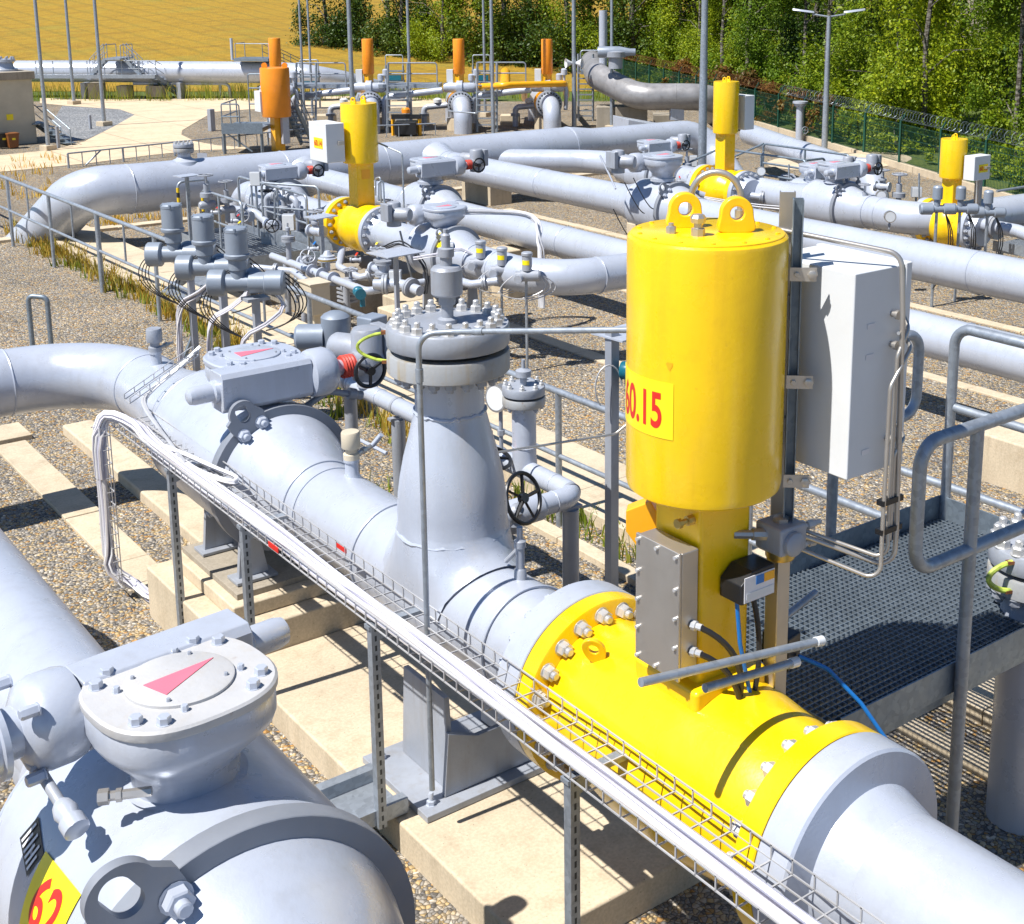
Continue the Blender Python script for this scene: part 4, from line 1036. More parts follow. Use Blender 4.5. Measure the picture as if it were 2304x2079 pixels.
m = MB(); m.box(2.2,2.85,5.15,5.21,.18,.26); m.box(2.2,2.85,5.47,5.53,.18,.26); m.box(2.2,2.85,5.2,5.48,.175,.19); part('floor_channel', m, M['galv'], sd)

# wire mesh cable tray on slotted posts
TX0, TX1, TZ = 2.675, 2.935, 1.25
tr = thing('cable_tray', 'long zinc wire mesh cable tray running along the near pipe', 'cable tray', (2.8,6.5,0))
m = MB(); r = .0032; ya, yb = 8.78, 2.2
def wb(p, q): m.bar(p, q, .0058, .0058)
for x in (TX0, TX0+.065, TX0+.13, TX0+.195, TX1): wb((x,ya,TZ), (x,yb,TZ))
for x in (TX0, TX1): wb((x,ya,TZ+.055), (x,yb,TZ+.055))
n = int((ya-yb)/.10)
for i in range(n+1):
    y = ya-.10*i; wb((TX0,y,TZ-.004), (TX1,y,TZ-.004))
    for x in (TX0, TX1): wb((x,y,TZ), (x,y,TZ+.058))
part('wire_mesh', m, M['wire'], tr, smooth=0)
m = MB(); xa = 3.03                                   # branch toward the gearbox
for y in (8.82, 8.93):
    wb((TX1-.1,y,TZ+.10), (xa+.30,y-.02,TZ+.36)); wb((TX1-.1,y,TZ+.14), (xa+.30,y-.02,TZ+.40))
for i in range(8):
    u = i/7; p = V3((TX1-.1,8.82,TZ+.10)).lerp(V3((xa+.30,8.80,TZ+.36)), u); wb(p, p+V3((0,.11,0))); wb(p, p+V3((0,0,.04))); wb(p+V3((0,.11,0)), p+V3((0,.11,.04)))
part('branch_mesh', m, M['wire'], tr, smooth=0)
m = MB(); xd = TX0-.06                                # vertical drop
for dy in (0,.06,.12,.18,.24): wb((xd,ya-.06-dy*0,TZ+.02) if 0 else (xd-.0,ya+.06-dy,TZ+.04), (xd,ya+.06-dy,.14))
for i in range(12):
    z = TZ-.02-.10*i; wb((xd,ya+.06,z), (xd,ya-.18,z)); wb((xd,ya+.06,z), (xd-.05,ya+.06,z)); wb((xd,ya-.18,z), (xd-.05,ya-.18,z))
part('drop_mesh', m, M['wire'], tr, smooth=0)
for y, zb_, nm in ((7.72,.0,''), (6.62,.17,''), (5.15,.17,''), (3.6,0,'')):
    m = MB(); x = TX0+.02; 
    m.box(x-.022,x+.022,y-.024,y-.020,zb_,TZ-.01); m.box(x-.022,x-.018,y-.020,y+.02,zb_,TZ-.01); m.box(x+.018,x+.022,y-.020,y+.02,zb_,TZ-.01)
    po = part('slotted_post', m, M['slotted'], tr)
    m = MB(); m.box(x-.03,x+.26,y-.02,y+.03,TZ-.03,TZ-.010); m.prism([(0,0),(.25,0),(0,-.09)], (x,y+.005,TZ-.03), (1,0,0), (0,0,1), (0,.012,0)); part('bracket_arm', m, M['galv'], po)
for y in (5.93, 8.0):
    m = MB(); m.obox((TX1+.002,y,TZ+.03), (.003,0,0), (0,.055,0), (0,0,.012)); part('red_tag', m, M['red'], tr)
m = MB(); m.obox((TX0-.004,6.18,TZ+.02), (.003,0,0), (0,.06,0), (0,0,.014)); part('red_tag', m, M['red'], tr)
# bundles of cables
def cab(name, label, path, rb, n, r, mat, seed, wob=.5): return solo(name, cable_bundle(MB(), path, rb, n, r, wob, seed), M[mat], label, 'cables')
xc = TX0+.055
cab('cable_bundle', 'thick bundle of white cables lying along the wire mesh tray', [(xd-.03,ya-.05,TZ-.35),(xd-.03,ya-.06,TZ-.05),(xd+.03,ya-.08,TZ+.09),(xc+.03,ya-.3,TZ+.06),(xc+.01,ya-.7,TZ+.035),(xc,7.2,TZ+.035),(xc+.01,6.4,TZ+.035),(xc-.005,5.6,TZ+.035),(xc,4.8,TZ+.035),(xc,3.6,TZ+.035),(xc,2.3,TZ+.035)], .038, 16, .0105, 'sheaths', 2)
cab('cable_bundle', 'bundle of pale cables dropping down the vertical mesh at the tray end', [(xd-.03,ya-.06,TZ+.02),(xd-.035,ya-.05,TZ-.25),(xd-.03,ya-.04,.75),(xd-.03,ya-.03,.42),(xd-.02,ya-.06,.22),(xd+.10,ya-.15,.11),(2.75,ya-.45,.10),(2.95,ya-.6,.08)], .034, 15, .010, 'sheaths', 5)
cab('cable_bundle', 'few white cables leaving the tray toward the gearbox end cap', [(xc+.02,7.6,TZ+.04),(xc+.10,8.2,TZ+.06),(TX1-.05,8.65,TZ+.10),(TX1+.03,8.83,TZ+.14),(3.2,8.86,TZ+.28),(3.36,8.84,TZ+.41)], .012, 4, .010, 'wire', 8)
cab('cable_loop', 'white cable slack looped out over the wire mesh tray', [(xc+.02,8.0,TZ+.05),(xc+.07,7.7,TZ+.06),(xc+.12,7.45,TZ+.05),(xc+.175,7.3,TZ+.03),(xc+.185,7.22,TZ+.025),(xc+.15,7.18,TZ+.025),(xc+.10,7.25,TZ+.03),(xc+.05,7.42,TZ+.035),(xc+.02,7.7,TZ+.04)], .012, 5, .008, 'cablewhite', 9)

# bypass line beside the main pipe
BX, BZ = 4.62, 1.10
bp = thing('bypass_pipe', 'slim grey bypass pipe on posts behind the riser, elbowing back at its end', 'pipeline', (BX,7.4,0))
yE = 6.10
part('pipe_run', MB().tube([(BX,9.6,BZ),(BX,yE,BZ),(3.7,yE,BZ)], .066, 28, .11, 8), M['silver'], bp)
m = MB()
for y in (9.0,8.55,7.55,6.95,6.32): part('weld_seam', MB().torus((BX,y,BZ), (0,1,0), .0665, .004, 24, 6), M['silver'], bp)
part('weld_seam', MB().torus((4.44,yE,BZ), (1,0,0), .0665, .004, 24, 6), M['silver'], bp)
part('valve_sleeve', MB().lathe([(.062,0),(.075,.02),(.085,.03),(.085,.26),(.075,.28),(.095,.285),(.095,.34),(.062,.35)], (4.36,yE,BZ), (-1,0,0), 24), M['silver'], bp)
m = MB(); 
for (x, y) in ((BX,9.05),(BX,8.3),(4.60,yE+.04),(BX,7.3)):
    m = MB(); m.cyl((x,y,0), (x,y,BZ-.10), .052, n=20); po = part('support_post', m, M['silver_dark'], bp)
    m = MB(); m.bar((x-.075,y,BZ-.09), (x+.075,y,BZ-.09), .05, .02); m.annulus((x,y,BZ), (0,1,0) if y != yE else (1,0,0), .063, .07, .03, 24); part('pipe_clamp', m, M['silver_dark'], po)
hw = thing('hand_valve', 'small valve with five spoke black handwheel right of the riser', 'valve', (4.25,yE,BZ))
m = MB(); m.lathe([(.075,0),(.06,.05),(.04,.06),(.04,.16),(.02,.17),(.02,.27)], (4.10,yE-.03,BZ-.04), (-.05,-.6,.8), 16); part('bonnet', m, M['silver_dark'], hw)
m = MB(); handwheel(m, V3((4.10,yE-.03,BZ-.04))+V3((-.05,-.6,.8)).normalized()*.27, (.25,-.80,.30), .145, .013, 5, .03); part('handwheel', m, M['black'], hw)
h2 = thing('hand_valve', 'round handwheel lying half hidden just behind the riser, red centre', 'valve', (4.4,6.75,BZ))
m = MB(); handwheel(m, (4.42,6.75,1.20), (.1,-.3,.95), .13, .013, 5, .12); part('handwheel', m, M['black'], h2)
part('hub_disc', MB().lathe([(.05,0),(.05,.02)], (4.42,6.75,1.21), (.1,-.3,.95), 20), M['red'], h2); part('bonnet', MB().lathe([(.06,0),(.05,.1)], (4.44,6.79,1.02), n=16), M['silver_dark'], h2)
# small riser with bolted cover
sr = thing('small_riser', 'small capped riser with bolted flange pair behind the tall riser', 'pipe', (BX,6.66,BZ))
zt = 1.675
m = MB(); m.lathe([(.085,.0),(.082,.05),(.078,.09),(.078,zt-BZ-.13)], (BX,6.66,BZ), n=32); m.torus((BX,6.66,BZ+.16), (0,0,1), .0785, .004, 28, 6); part('riser_pipe', m, M['silver'], sr)
blind_flange(sr, (BX,6.66,zt-.135), .138, .055, .016, 8, br=.017)
m = MB(); m.lathe([(.022,0),(.022,.06),(.05,.062),(.05,.10),(.03,.11),(.012,.115),(.012,.17)], (BX,6.66,zt-.009), n=16); part('vent_plug', m, M['silver_dark'], sr)
gauge('large round pressure gauge seen from behind, left of the small capped riser', tuple(at(1126,894,Y=6.9)), (-.93,-.2,.08), .088, (at(1126,894,Y=6.9).x,6.9,BZ+.03))
m = MB(); gx = V3((BX-.21,6.86,BZ+.22)); m.lathe([(.02,0),(.02,.05),(.03,.052),(.034,.07),(.03,.085)], gx, (.85,-.5,0), 8); solo('gauge_cock', m, M['black'], 'little black star knob under the large pressure gauge', 'valve')
# red-coupled motor's neighbour: short vertical stub with box (actuator body behind the valve)
zz = BZ
st = thing('motor_valve', 'grey motorised stub valve with cylinder cap left of the bolted cover', 'valve', (BX+.05,8.95,BZ))
m = MB(); m.lathe([(.085,.05),(.085,.40),(.10,.41),(.10,.46)], (BX,8.75,BZ), n=28); part('riser_pipe', m, M['silver'], st)
m = MB(); m.lathe([(.10,0),(.11,.02),(.11,.24),(.09,.26),(.05,.28)], (BX-.15,8.95,BZ+.34), n=24); m.lathe([(.10,0),(.10,.20),(.08,.22)], (BX-.22,9.0,BZ+.42), (-.8,.6,0), 24); part('drive_motor', m, M['motor'], st)
part('terminal_box', MB().rbox((BX+.04,8.72,BZ+.52), .18, .16, .17, .3), M['motor'], st, .015)
# small fittings on the main pipe
def stub(label, x, y, z, k=1.0, mat='silver_dark'):
    t = thing('pipe_stub', label, 'fitting', (x,y,z))
    part('stub_base', MB().lathe([(.06*k,-.05),(.045*k,.0),(.038*k,.02),(.038*k,.08*k),(.045*k,.085*k),(.045*k,.10*k)], (x,y,z), n=20), M['silver'], t)
    part('stub_body', MB().lathe([(.045*k,.10*k),(.045*k,.13*k),(.032*k,.135*k),(.032*k,.16*k),(.05*k,.165*k),(.053*k,.17*k),(.053*k,.25*k),(.048*k,.26*k)], (x,y,z), n=20), M[mat], t)
    part('side_valve', MB().lathe([(.014,0),(.014,.05),(.022,.052),(.022,.08),(.012,.085),(.012,.14)], (x+.03,y-.01,z+.12*k), (.8,.4,.05), 8), M['stainless'], t)
    return t
zst = ZM+.262
stub('capped stub on the main pipe between ball valve and riser', XM+.06, 6.66, zst-.01, 1.05, 'tan')
stub('capped stub on the elbow pipe left of the ball valve gearbox', XM-.02, 9.62, zst-.01, 1.1)
m = MB(); m.lathe([(.035,-.03),(.03,.05),(.022,.06),(.022,.16),(.03,.17),(.03,.2),(.015,.21),(.015,.27)], (XM+.05,4.92,zst-.01), n=16); m.tube([(XM+.05,4.92,zst+.15),(XM+.10,4.98,zst+.13),(XM+.06,5.06,zst+.03)], .012, 8); solo('needle_valve', m, M['silver_dark'], 'thin needle valve standing on the pipe in front of the riser', 'valve')
# lever rods on the far side of the ball valve
m = MB(); a = at(760,1052,Y=6.9); m.tube([at(765,1050,Y=7.2),at(840,1000,Y=6.95),at(858,978,Y=6.9)], .016, 10); m.tube([at(800,985,Y=7.3),at(870,1020,Y=7.0)], .012, 8); solo('tee_lever', m, M['silver'], 'silver tee shaped lever rod right of the ball valve ring', 'lever')
# sensor post with teal transmitter
p = at(1376, 1345, z=0); zt = zat(742, p.x, p.y)
sp_ = thing('sensor_post', 'grey square post with a small roof plate just left of the yellow cylinder', 'post', p)
part('post', MB().box(p.x-.035,p.x+.035,p.y-.035,p.y+.035,0,zt), M['silver_dark'], sp_, .004)
part('roof_plate', MB().rbox((p.x+.16,p.y+.02,zt-.045), .42, .30, .012, .1), M['silver'], sp_)
tm = thing('pressure_transmitter', 'dark teal round pressure transmitter on the grey square post', 'transmitter', (p.x,p.y,1.2))
zc = zat(830, p.x, p.y)
m = MB(); m.lathe([(.055,0),(.062,.01),(.062,.06),(.05,.07),(.05,.10),(.062,.11),(.062,.15),(.05,.165)], (p.x+.03,p.y-.06,zc), (.55,-.83,.0), 24); part('head', m, M['teal'], tm)
m = MB(); m.lathe([(.03,0),(.03,.06),(.055,.07),(.055,.12)], (p.x+.08,p.y-.12,zc-.17), n=16); part('neck', m, M['teal'], tm)
m = MB(); pts = [(p.x-.02+.11*cos(2*pi*i/20)*.8-.05, p.y-.05-.03*cos(2*pi*i/20), zc-.10+.15*sin(2*pi*i/20)) for i in range(14)]; m.tube(pts, .006, 6); m.tube(arc3((p.x+.12,p.y-.12,zc-.2), (p.x+.10,p.y-.14,zc-.42), (.05,0,0)), .006, 6); part('capillary', m, M['wire'], tm)
m = MB(); a = at(1105,1020,Y=6.5); b_ = V3((p.x-.02,p.y-.06,zat(970,p.x,p.y))); c_ = V3((p.x+.14,p.y-.14,zc-.30)); m.tube([a, b_, c_], .0085, 8, .06); solo('impulse_line', m, M['stainless'], 'thin steel impulse line slanting from behind the riser up to the sensor post', 'tube')

# foreground valve at the lower left
FX, FYv = 1.385, 4.03
pipeline('gas_pipeline', 'fat silver pipe at the lower left edge leading to the nearest valve', [(FX,4.9,ZM),(FX,9.0,ZM),(-4,9.6,ZM)], .275, 1.0, 'silver', [], 56)
fg = ball_valve('nearest silver ball valve at the lower left with yellow 62 label', FX, FYv, 1.02, .565, .275, 1.91, pi+.10, 1.02, 'pink', base=.15, lug_a=2.18, motor=False, dial_rot=.25+pi, drain=False, lidm='dusty')
# its input drive to the left
C = V3((FX,FYv,1.91)); q = pi+.10; k = 1.02; y0 = -.265; z0 = -.115
m = LM(); m.lathe([(.085,0),(.085,.05),(.135,.055),(.135,.075),(.12,.08),(.12,.14),(.135,.145),(.135,.165),(.105,.17),(.105,.5)], (.44,y0,z0), (1,0,0), 32); part('input_drive', m.place(C,q,k), M['silver'], fg)
for i in range(4):
    a = pi/4+i*pi/2; m = LM(); m.nut((.40,y0+.165*cos(a),z0+.165*sin(a)), (1,0,0), .02, .06); part('bolt', m.place(C,q,k), M['silver'], fg)
da, db = at(62,1690,z=1.70), at(150,1830,z=1.60); dd = (db-da).normalized()
part('drain_tube', MB().cyl(da-dd*.05, db, .019, n=14), M['silver_dark'], fg)
part('drain_collar', MB().lathe([(.022,-.03),(.03,-.02),(.03,.03),(.024,.05),(.032,.055),(.032,.07)], da+dd*.03, dd, 14), M['silver'], fg)
part('drain_cap', MB().lathe([(.02,-.05),(.032,-.035),(.040,-.005),(.033,.02),(.033,.028),(.042,.032),(.042,.075),(.034,.08)], db, dd, 20), M['silver'], fg)
part('grease_nipple', MB().lathe([(.016,-.06),(.016,.03),(.022,.032),(.022,.05),(.016,.052),(.016,.07),(.026,.072),(.026,.105)], at(298,1785,z=1.64), -RT*.9-FW*.15+V3((0,0,-.03)), 6), M['stainless'], fg)
# wrapped 62 label and small plate on the body of the foreground valve
def body_map(ac, yc, r, tilt):
    def fn(x, y):
        X = x*cos(tilt)-y*sin(tilt); Yv = x*sin(tilt)+y*cos(tilt); a = ac-X/r
        return V3((FX+r*cos(a), FYv+yc+Yv, 1.02+r*sin(a)))
    return fn
rb = .5575
aL, yL, tl = 2.65, -.02, -1.489
fn = lambda r_: body_map(aL, yL, r_, tl)
m = MB(); nx, ny = 14, 10; vs = []; fs_ = []
for r_ in (rb+.001, rb+.004):
    for j in range(ny+1):
        for i in range(nx+1): vs.append(fn(r_)((-.16+.32*i/nx), (-.122+.244*j/ny)))
w1 = nx+1; o2 = w1*(ny+1)
for j in range(ny):
    for i in range(nx): fs_.append((o2+j*w1+i, o2+j*w1+i+1, o2+(j+1)*w1+i+1, o2+(j+1)*w1+i))
m.add(vs, fs_); lb = part('number_label', m, M['label_yellow'], fg)
part('number_text', text_mb('62', fn(rb+.0055), .17, 24, .95), M['red'], lb, smooth=0)
fn2 = body_map(2.52, .25, rb+.003, -.3)
m = MB(); m.add([fn2(x,y) for x, y in ((-.05,-.085),(.05,-.085),(.05,.085),(-.05,.085))], [(0,1,2,3)]); npl = part('rating_plate', m, M['black'], fg)
fn3 = body_map(2.52, .25, rb+.005, -.3); m = MB()
for i in range(6): m.add([fn3(x,y) for x, y in ((-.04,-.07+.025*i),(.02+.02*(i%2),-.07+.025*i),(.02+.02*(i%2),-.058+.025*i),(-.04,-.058+.025*i))], [(0,1,2,3)])
part('plate_lines', m, M['cablewhite'], npl, smooth=0)
solo('valve_plinth', MB().box(.7,2.0,3.2,4.6,-.05,.15), M['concrete'], 'concrete plinth below the nearest valve at the lower left', 'foundation', bevel=.015)
pipeline('gas_pipeline', 'silver pipe running out of the picture below the nearest valve', [(FX,3.1,ZM),(FX,-2,ZM)], .275, None, 'silver', [], 40)

# hoop handle in the gravel
p = at(75,795,z=0); q_ = at(117,795,z=0); zt = .68
m = MB(); m.tube([(p.x,p.y,-.05),(p.x,p.y,zt),(q_.x,q_.y,zt-.02),(q_.x,q_.y,-.05)], .028, 14, .06, 6)
t = thing('pipe_hoop', 'bent grey hoop barrier standing in the gravel at the left', 'barrier', p); part('hoop', m, M['galv_dark'], t)
part('yellow_band', MB().cyl((p.x,p.y,.03), (p.x,p.y,.07), .0295, n=14), M['label_yellow'], t)

# handrail along the concrete walkway
rl = thing('handrail', 'long galvanised handrail with mid rail crossing from the left edge toward the riser', 'railing', (5.6,14,0))
RX = lambda y: 5.78-.0195*(y-7.3)
m = MB(); m.tube([(RX(26),26,1.1),(RX(3),3,1.1)], .027, 12); part('top_rail', m, M['galv'], rl)
m = MB(); m.tube([(RX(26),26,.58),(RX(3),3,.58)], .020, 12); part('mid_rail', m, M['galv'], rl)
for i in range(12):
    y = 24.25-2.05*i
    if y < 3: break
    r_ = .034 if i % 4 == 3 else .026
    part('post', MB().cyl((RX(y),y,0), (RX(y),y,1.1), r_, n=14), M['galv'], rl)
    if i < 7: part('baluster', MB().cyl((RX(y)+.02,y-1.0,.58), (RX(y)+.02,y-1.0,1.1), .014, n=10), M['galv'], rl)

# grating platform on the right
gp = thing('grating_platform', 'galvanised grating platform with toe boards and bent pipe rails at the lower right', 'platform', (5.1,3.9,0))
gx0, gx1, gy0, gy1, gz = 3.86, 6.0, 3.29, 4.44, 1.15
m = MB(); s_ = .034; n = int((gx1-gx0)/s_)
for i in range(n+1): x = gx0+s_*i; m.box(x-.0016,x+.0016,gy0,gy1,gz-.03,gz)
n = int((gy1-gy0)/s_)
for i in range(n+1): y = gy0+s_*i; m.box(gx0,gx1,y-.0016,y+.0016,gz-.022,gz-.0006)
part('grating', m, M['galv_dark'], gp, smooth=0)
for nm, bx_ in (('toe_board',(gx0,gx1,gy1,gy1+.008,gz-.06,gz+.13)),('toe_board',(gx1,gx1+.008,gy0,gy1+.008,gz-.06,gz+.13)),('toe_board',(gx0,gx1,gy0-.008,gy0,gz-.10,gz+.05))):
    part(nm, MB().box(*bx_), M['galv_dark'], gp, .001)
m = MB()
for y in (gy0+.05, gy1-.05): m.box(gx0,gx1,y-.03,y+.03,gz-.16,gz-.031)
part('bearer', m, M['galv_dark'], gp)
for x in (gx0+.25, gx1-.1):
    for y in (gy0+.05, gy1-.05): part('leg', MB().box(x-.04,x+.04,y-.04,y+.04,0,gz-.16), M['galv_dark'], gp)
def rp(path, r=.030, bend=.11): part('guard_rail', MB().tube(path, r, 14, bend, 8), M['galv'], gp)
zt = gz+1.14; zm = gz+.67
rp([(gx1+.02,gy1-.02,gz-.1),(gx1+.02,gy1-.02,zt),(gx1+.02,gy1-.62,zt),(gx1+.02,gy1-.62,gz-.1)])
rp([(gx1+.02,gy1-.05,zm),(gx1+.02,gy1-.60,zm)], .026)
rp([(4.5,gy1+.03,zt),(5.77,gy1+.03,zt),(5.77,gy1+.03,zm),(4.5,gy1+.03,zm)])
rp([(4.75,gy1+.03,gz-.1),(4.75,gy1+.03,zt-.05)]); rp([(5.1,gy1+.03,gz-.1),(5.1,gy1+.03,zm)])
part('hazard_tape', MB().cyl((gx1+.02,gy1-.62,zm+.12), (gx1+.02,gy1-.62,zt-.16), .0315, n=14), M['hazard'], gp)
part('hazard_tape', MB().cyl((4.75,gy1+.03,zt-.42), (4.75,gy1+.03,zt-.2), .0315, n=14), M['hazard'], gp)
yN = gy0-.04
p = at(2072,1010,Y=yN)
rp([(6.62,yN,gz-.9),(6.62,yN,p.z+.02),(p.x,yN,p.z+.02),(p.x,yN,p.z-.55),(6.59,yN,p.z-.55)])
pn = at(2200,960,Y=yN); rp([(pn.x,yN,gz-.9),(pn.x,yN,p.z+.02)])
rp([(p.x+1.3,yN,gz-.9),(p.x+1.3,yN,p.z+.02)])
# long rail of the next platform behind
r2 = thing('pipe_railing', 'low pipe rail running behind the grating platform toward the right edge', 'railing', (6.6,6,0))
m = MB(); a = at(2010,1052,Y=5.4); b_ = at(2400,1138,Y=a.y-1.6); m.tube([(a.x,a.y,a.z),(a.x+.06,a.y-3,a.z)], .028, 12); part('rail', m, M['galv'], r2)
part('post', MB().cyl((a.x,a.y,0), (a.x,a.y,a.z+.03), .03, n=12), M['galv'], r2); part('post', MB().cyl((a.x+.03,a.y-1.7,0), (a.x+.03,a.y-1.7,a.z+.03), .03, n=12), M['galv'], r2)
# second bolted cover at the right edge
fc = at(2338, 1215, z=1.52)
bf = thing('blind_flange', 'bolted cover flange with earth strap at the lower right edge', 'flange', (fc.x,fc.y,0))
blind_flange(bf, (fc.x,fc.y,1.28), .235, .10, .026, 12, br=.036)
part('riser_pipe', MB().lathe([(.16,0),(.16,1.28)], (fc.x,fc.y,0), n=40), M['silver'], bf)
d = -RT; s0 = V3((fc.x,fc.y,0))+(-RT*.75-FW*.66)*.232
strap(bf, s0+V3((0,0,1.475)), s0+V3((0,0,1.325)), (-RT*.9-FW*.2)*.13, .014)
# concrete block right
p = at(2225,1075,z=0); solo('concrete_block', MB().box(p.x-.1,p.x+1.0,p.y-.8,p.y+.1,-.05,.42), M['concrete'], 'pale concrete block behind the railings at the right edge', 'block', bevel=.02)
# ================================================================ middle ground
HY, HZ, HR = 21.2, .90, .40
hd = pipeline('header_pipe', 'fat silver header pipe crossing behind the plant, bending down at its left end', [(5.75,23.6,-.65),(6.35,21.35,HZ),(7.2,HY,HZ),(15.9,HY,HZ)], HR, 1.25, 'silver',
    [((7.05,HY,HZ),(1,0,0)),((9.7,HY,HZ),(1,0,0)),((11.6,HY,HZ),(1,0,0)),((15.85,HY,HZ),(1,0,0))], 64)
part('reducer', MB().lathe([(HR,0),(.33,.6),(.33,.75)], (15.9,HY,HZ), (1,0,0), 56), M['silver'], hd)
part('pipe_run', MB().tube([(16.6,HY,HZ),(19.5,HY,HZ),(19.5,HY-1.5,HZ-1.4)], .33, 48, .6, 8), M['silver'], hd)
for i, (x, nm) in enumerate(((8.6,'left'),(13.9,'right'))): solo('pipe_sleeper', MB().box(x-.25,x+.25,HY-.5,HY+.5,-.05,HZ-HR+.05), M['concrete'], 'concrete sleeper under the %s part of the fat header pipe' % nm, 'support', bevel=.02)
p = at(365, 345, z=HZ+HR); nz = thing('blind_flange', 'small bolted nozzle standing on top of the fat header pipe', 'flange', (p.x,HY,HZ+HR))
part('saddle', MB().lathe([(.26,-.14),(.22,-.02),(.13,.02),(.105,.05),(.105,.14)], (p.x,HY,HZ+HR), n=32), M['silver'], nz)
blind_flange(nz, (p.x,HY,HZ+HR+.13), .165, .06, .012, 12, br=.018)
# branches running toward the viewer
def weldset(x, z, ys): return [((x,y,z),(0,1,0)) for y in ys]
X2, Z2, R2 = 10.0, .88, .205
pipeline('gas_pipeline', 'silver branch pipe from the header through the valve behind the yellow number 60.14 actuator', [(X2,HY-.2,Z2),(X2,-2,Z2)], R2, None, 'silver', weldset(X2,Z2,(20.4,18.2,13.4,10.1,7.2)), 44, loc=(X2,15,0))
part('tee_saddle', MB().lathe([(.36,0),(.30,.10),(.245,.22),(.21,.34)], (X2,HY-.36,Z2), (0,-1,0), 40), M['silver'], hd)
X3, Z3, R3 = 12.62, .90, .245
pipeline('gas_pipeline', 'long silver branch pipe running from the header middle to the right edge', [(X3,HY-.2,Z3),(X3,-2,Z3)], R3, None, 'silver', weldset(X3,Z3,(20.3,17.5,13.0,9.0)), 44, loc=(X3,15,0))
part('tee_saddle', MB().lathe([(.38,0),(.33,.12),(.27,.26),(.25,.38)], (X3,HY-.34,Z3), (0,-1,0), 40), M['silver'], hd)
X4 = 15.0
pipeline('gas_pipeline', 'silver pipe behind the header end feeding the yellow number 60.13 valve', [(13.9,HY-.1,.80),(15.6,19.6,.80),(X4,17.6,.85),(X4,14.9,.85)], .22, 1.0, 'silver', [], 40, loc=(X4,17,0))
y4 = at(2040,500,z=.9)
pipeline('gas_pipeline', 'silver elbow pipe of the 60.13 row ending near the last yellow valve', [(X4,14.9,.85),(X4,11.55,.85),(17.2,11.3,.85)], .24, .75, 'silver', [((X4,12.4,.85),(0,1,0)),((15.9,11.45,.85),(1,-.1,0))], 44, loc=(X4,13,0))
for x, y, lab in ((X2,14.5,'second branch pipe near its valve'),(X3,11.0,'long branch pipe near the right'),(X3,14.8,'long branch pipe below its valve'),(X2,9.6,'second branch pipe beside the white cabinet')):
    solo('pipe_sleeper', MB().box(x-.32,x+.32,y-.2,y+.2,-.05,.66), M['concrete'], 'concrete sleeper under the '+lab, 'support', bevel=.02)
ball_valve('silver ball valve with grey arrow gearbox and small handwheel right of the 60.14 actuator', X2, 16.75, Z2, .36, R2, 1.62, 0, .95, 'pink', low=True, base=.35, feet=True)
ball_valve('silver ball valve with leftward gearbox directly behind the big cylinder', X3, 14.55, Z3, .40, R3, 1.68, pi, .95, 'pink', low=True, base=.30)
ball_valve('silver ball valve on the 60.13 row right of its platform', X4, 13.35, .85, .36, .24, 1.50, 0, .85, 'pink', low=True, base=.3)
# row 60.14
X1 = 8.15; Z1 = 1.0; R1 = .20
pipeline('gas_pipeline', 'silver pipe of the 60.14 row elbowing round to the right behind the riser cover', [(X1,14.9,Z1),(X1,11.3,Z1),(9.75,11.15,Z1)], R1, .75, 'silver', [((X1,12.2,Z1),(0,1,0)),((8.8,11.23,Z1),(1,-.09,0))], 44, loc=(X1,13,0))
pipeline('gas_pipeline', 'silver pipe leaving the far end of the 60.14 yellow valve under the railing', [(X1,16.3,Z1),(X1,19.3,Z1),(X1,19.6,-1)], R1, .5, 'silver', [((X1,17.5,Z1),(0,1,0))], 40, loc=(X1,17,0))
ball_valve('silver ball valve with yellow tag and leftward gearbox on the 60.14 row', X1, 13.35, Z1, .34, R1, 1.55, pi, .82, 'pink', low=True, base=.3)
ball_valve('silver ball valve half hidden under the railing left of the 60.14 actuator', X1, 18.0, Z1, .36, R1, 1.55, 0, .82, 'pink', low=True, base=.3)
YA = 15.45
ya = yellow_actuator('yellow actuator numbered 60.14 with white box in the left middle ground', X1+.03, YA, Z1, .235, zat(366,X1,YA), zat(232,X1,YA), .125, None, None, 'yellow', True, True, .33, .5, .48, R1)
part('rust_mark', MB().rbox((X1+.03,YA-.126,zat(390,X1,YA)), .12, .006, .12), M['yellow_far'], ya)
def number_box(label, c, w, d, h, body, sz, text_face, txt):
    """white equipment box; its numbered face looks along text_face"""
    t = thing('control_box', label, 'cabinet', c)
    part('box', MB().box(c[0]-w/2,c[0]+w/2,c[1]-d/2,c[1]+d/2,c[2],c[2]+h), M['white'], t, .008)
    if text_face == '-x':
        o = V3((c[0]-w/2-.004, c[1]-.02, c[2]+h*.48)); fn = lambda x, y: (o.x-.003, o.y-x, o.z+y)
        lb = part('number_label', MB().box(o.x,o.x+.006,o.y-sz*1.35,o.y+sz*1.35,o.z-sz*.75,o.z+sz*.75), M['label_yellow'], t)
    else:
        o = V3((c[0]+.02, c[1]-d/2-.004, c[2]+h*.48)); fn = lambda x, y: (o.x+x, o.y-.003, o.z+y)
        lb = part('number_label', MB().box(o.x-sz*1.35,o.x+sz*1.35,o.y,o.y+.006,o.z-sz*.75,o.z+sz*.75), M['label_yellow'], t)
    part('number_text', text_mb(txt, fn, sz*.85, 0, .95), M['red'], lb, smooth=0)
    part('latch', MB().box(c[0]+w*.1,c[0]+w*.4,c[1]-d/2-.04,c[1]-d/2,c[2]+h*.45,c[2]+h*.55), M['stainless'], t, .004)
    part('bracket', MB().box(c[0]+w/2,c[0]+w/2+.12,c[1]-d*.2,c[1]+d*.1,c[2]+h*.1,c[2]+h*.2), M['stainless'], t)
    return t
number_box('white box numbered 60.14 on the left of the second yellow actuator', (X1-.38,YA+.12,zat(362,X1-.4,YA+.1)), .26, .48, .50, None, .09, '-x', '60.14')
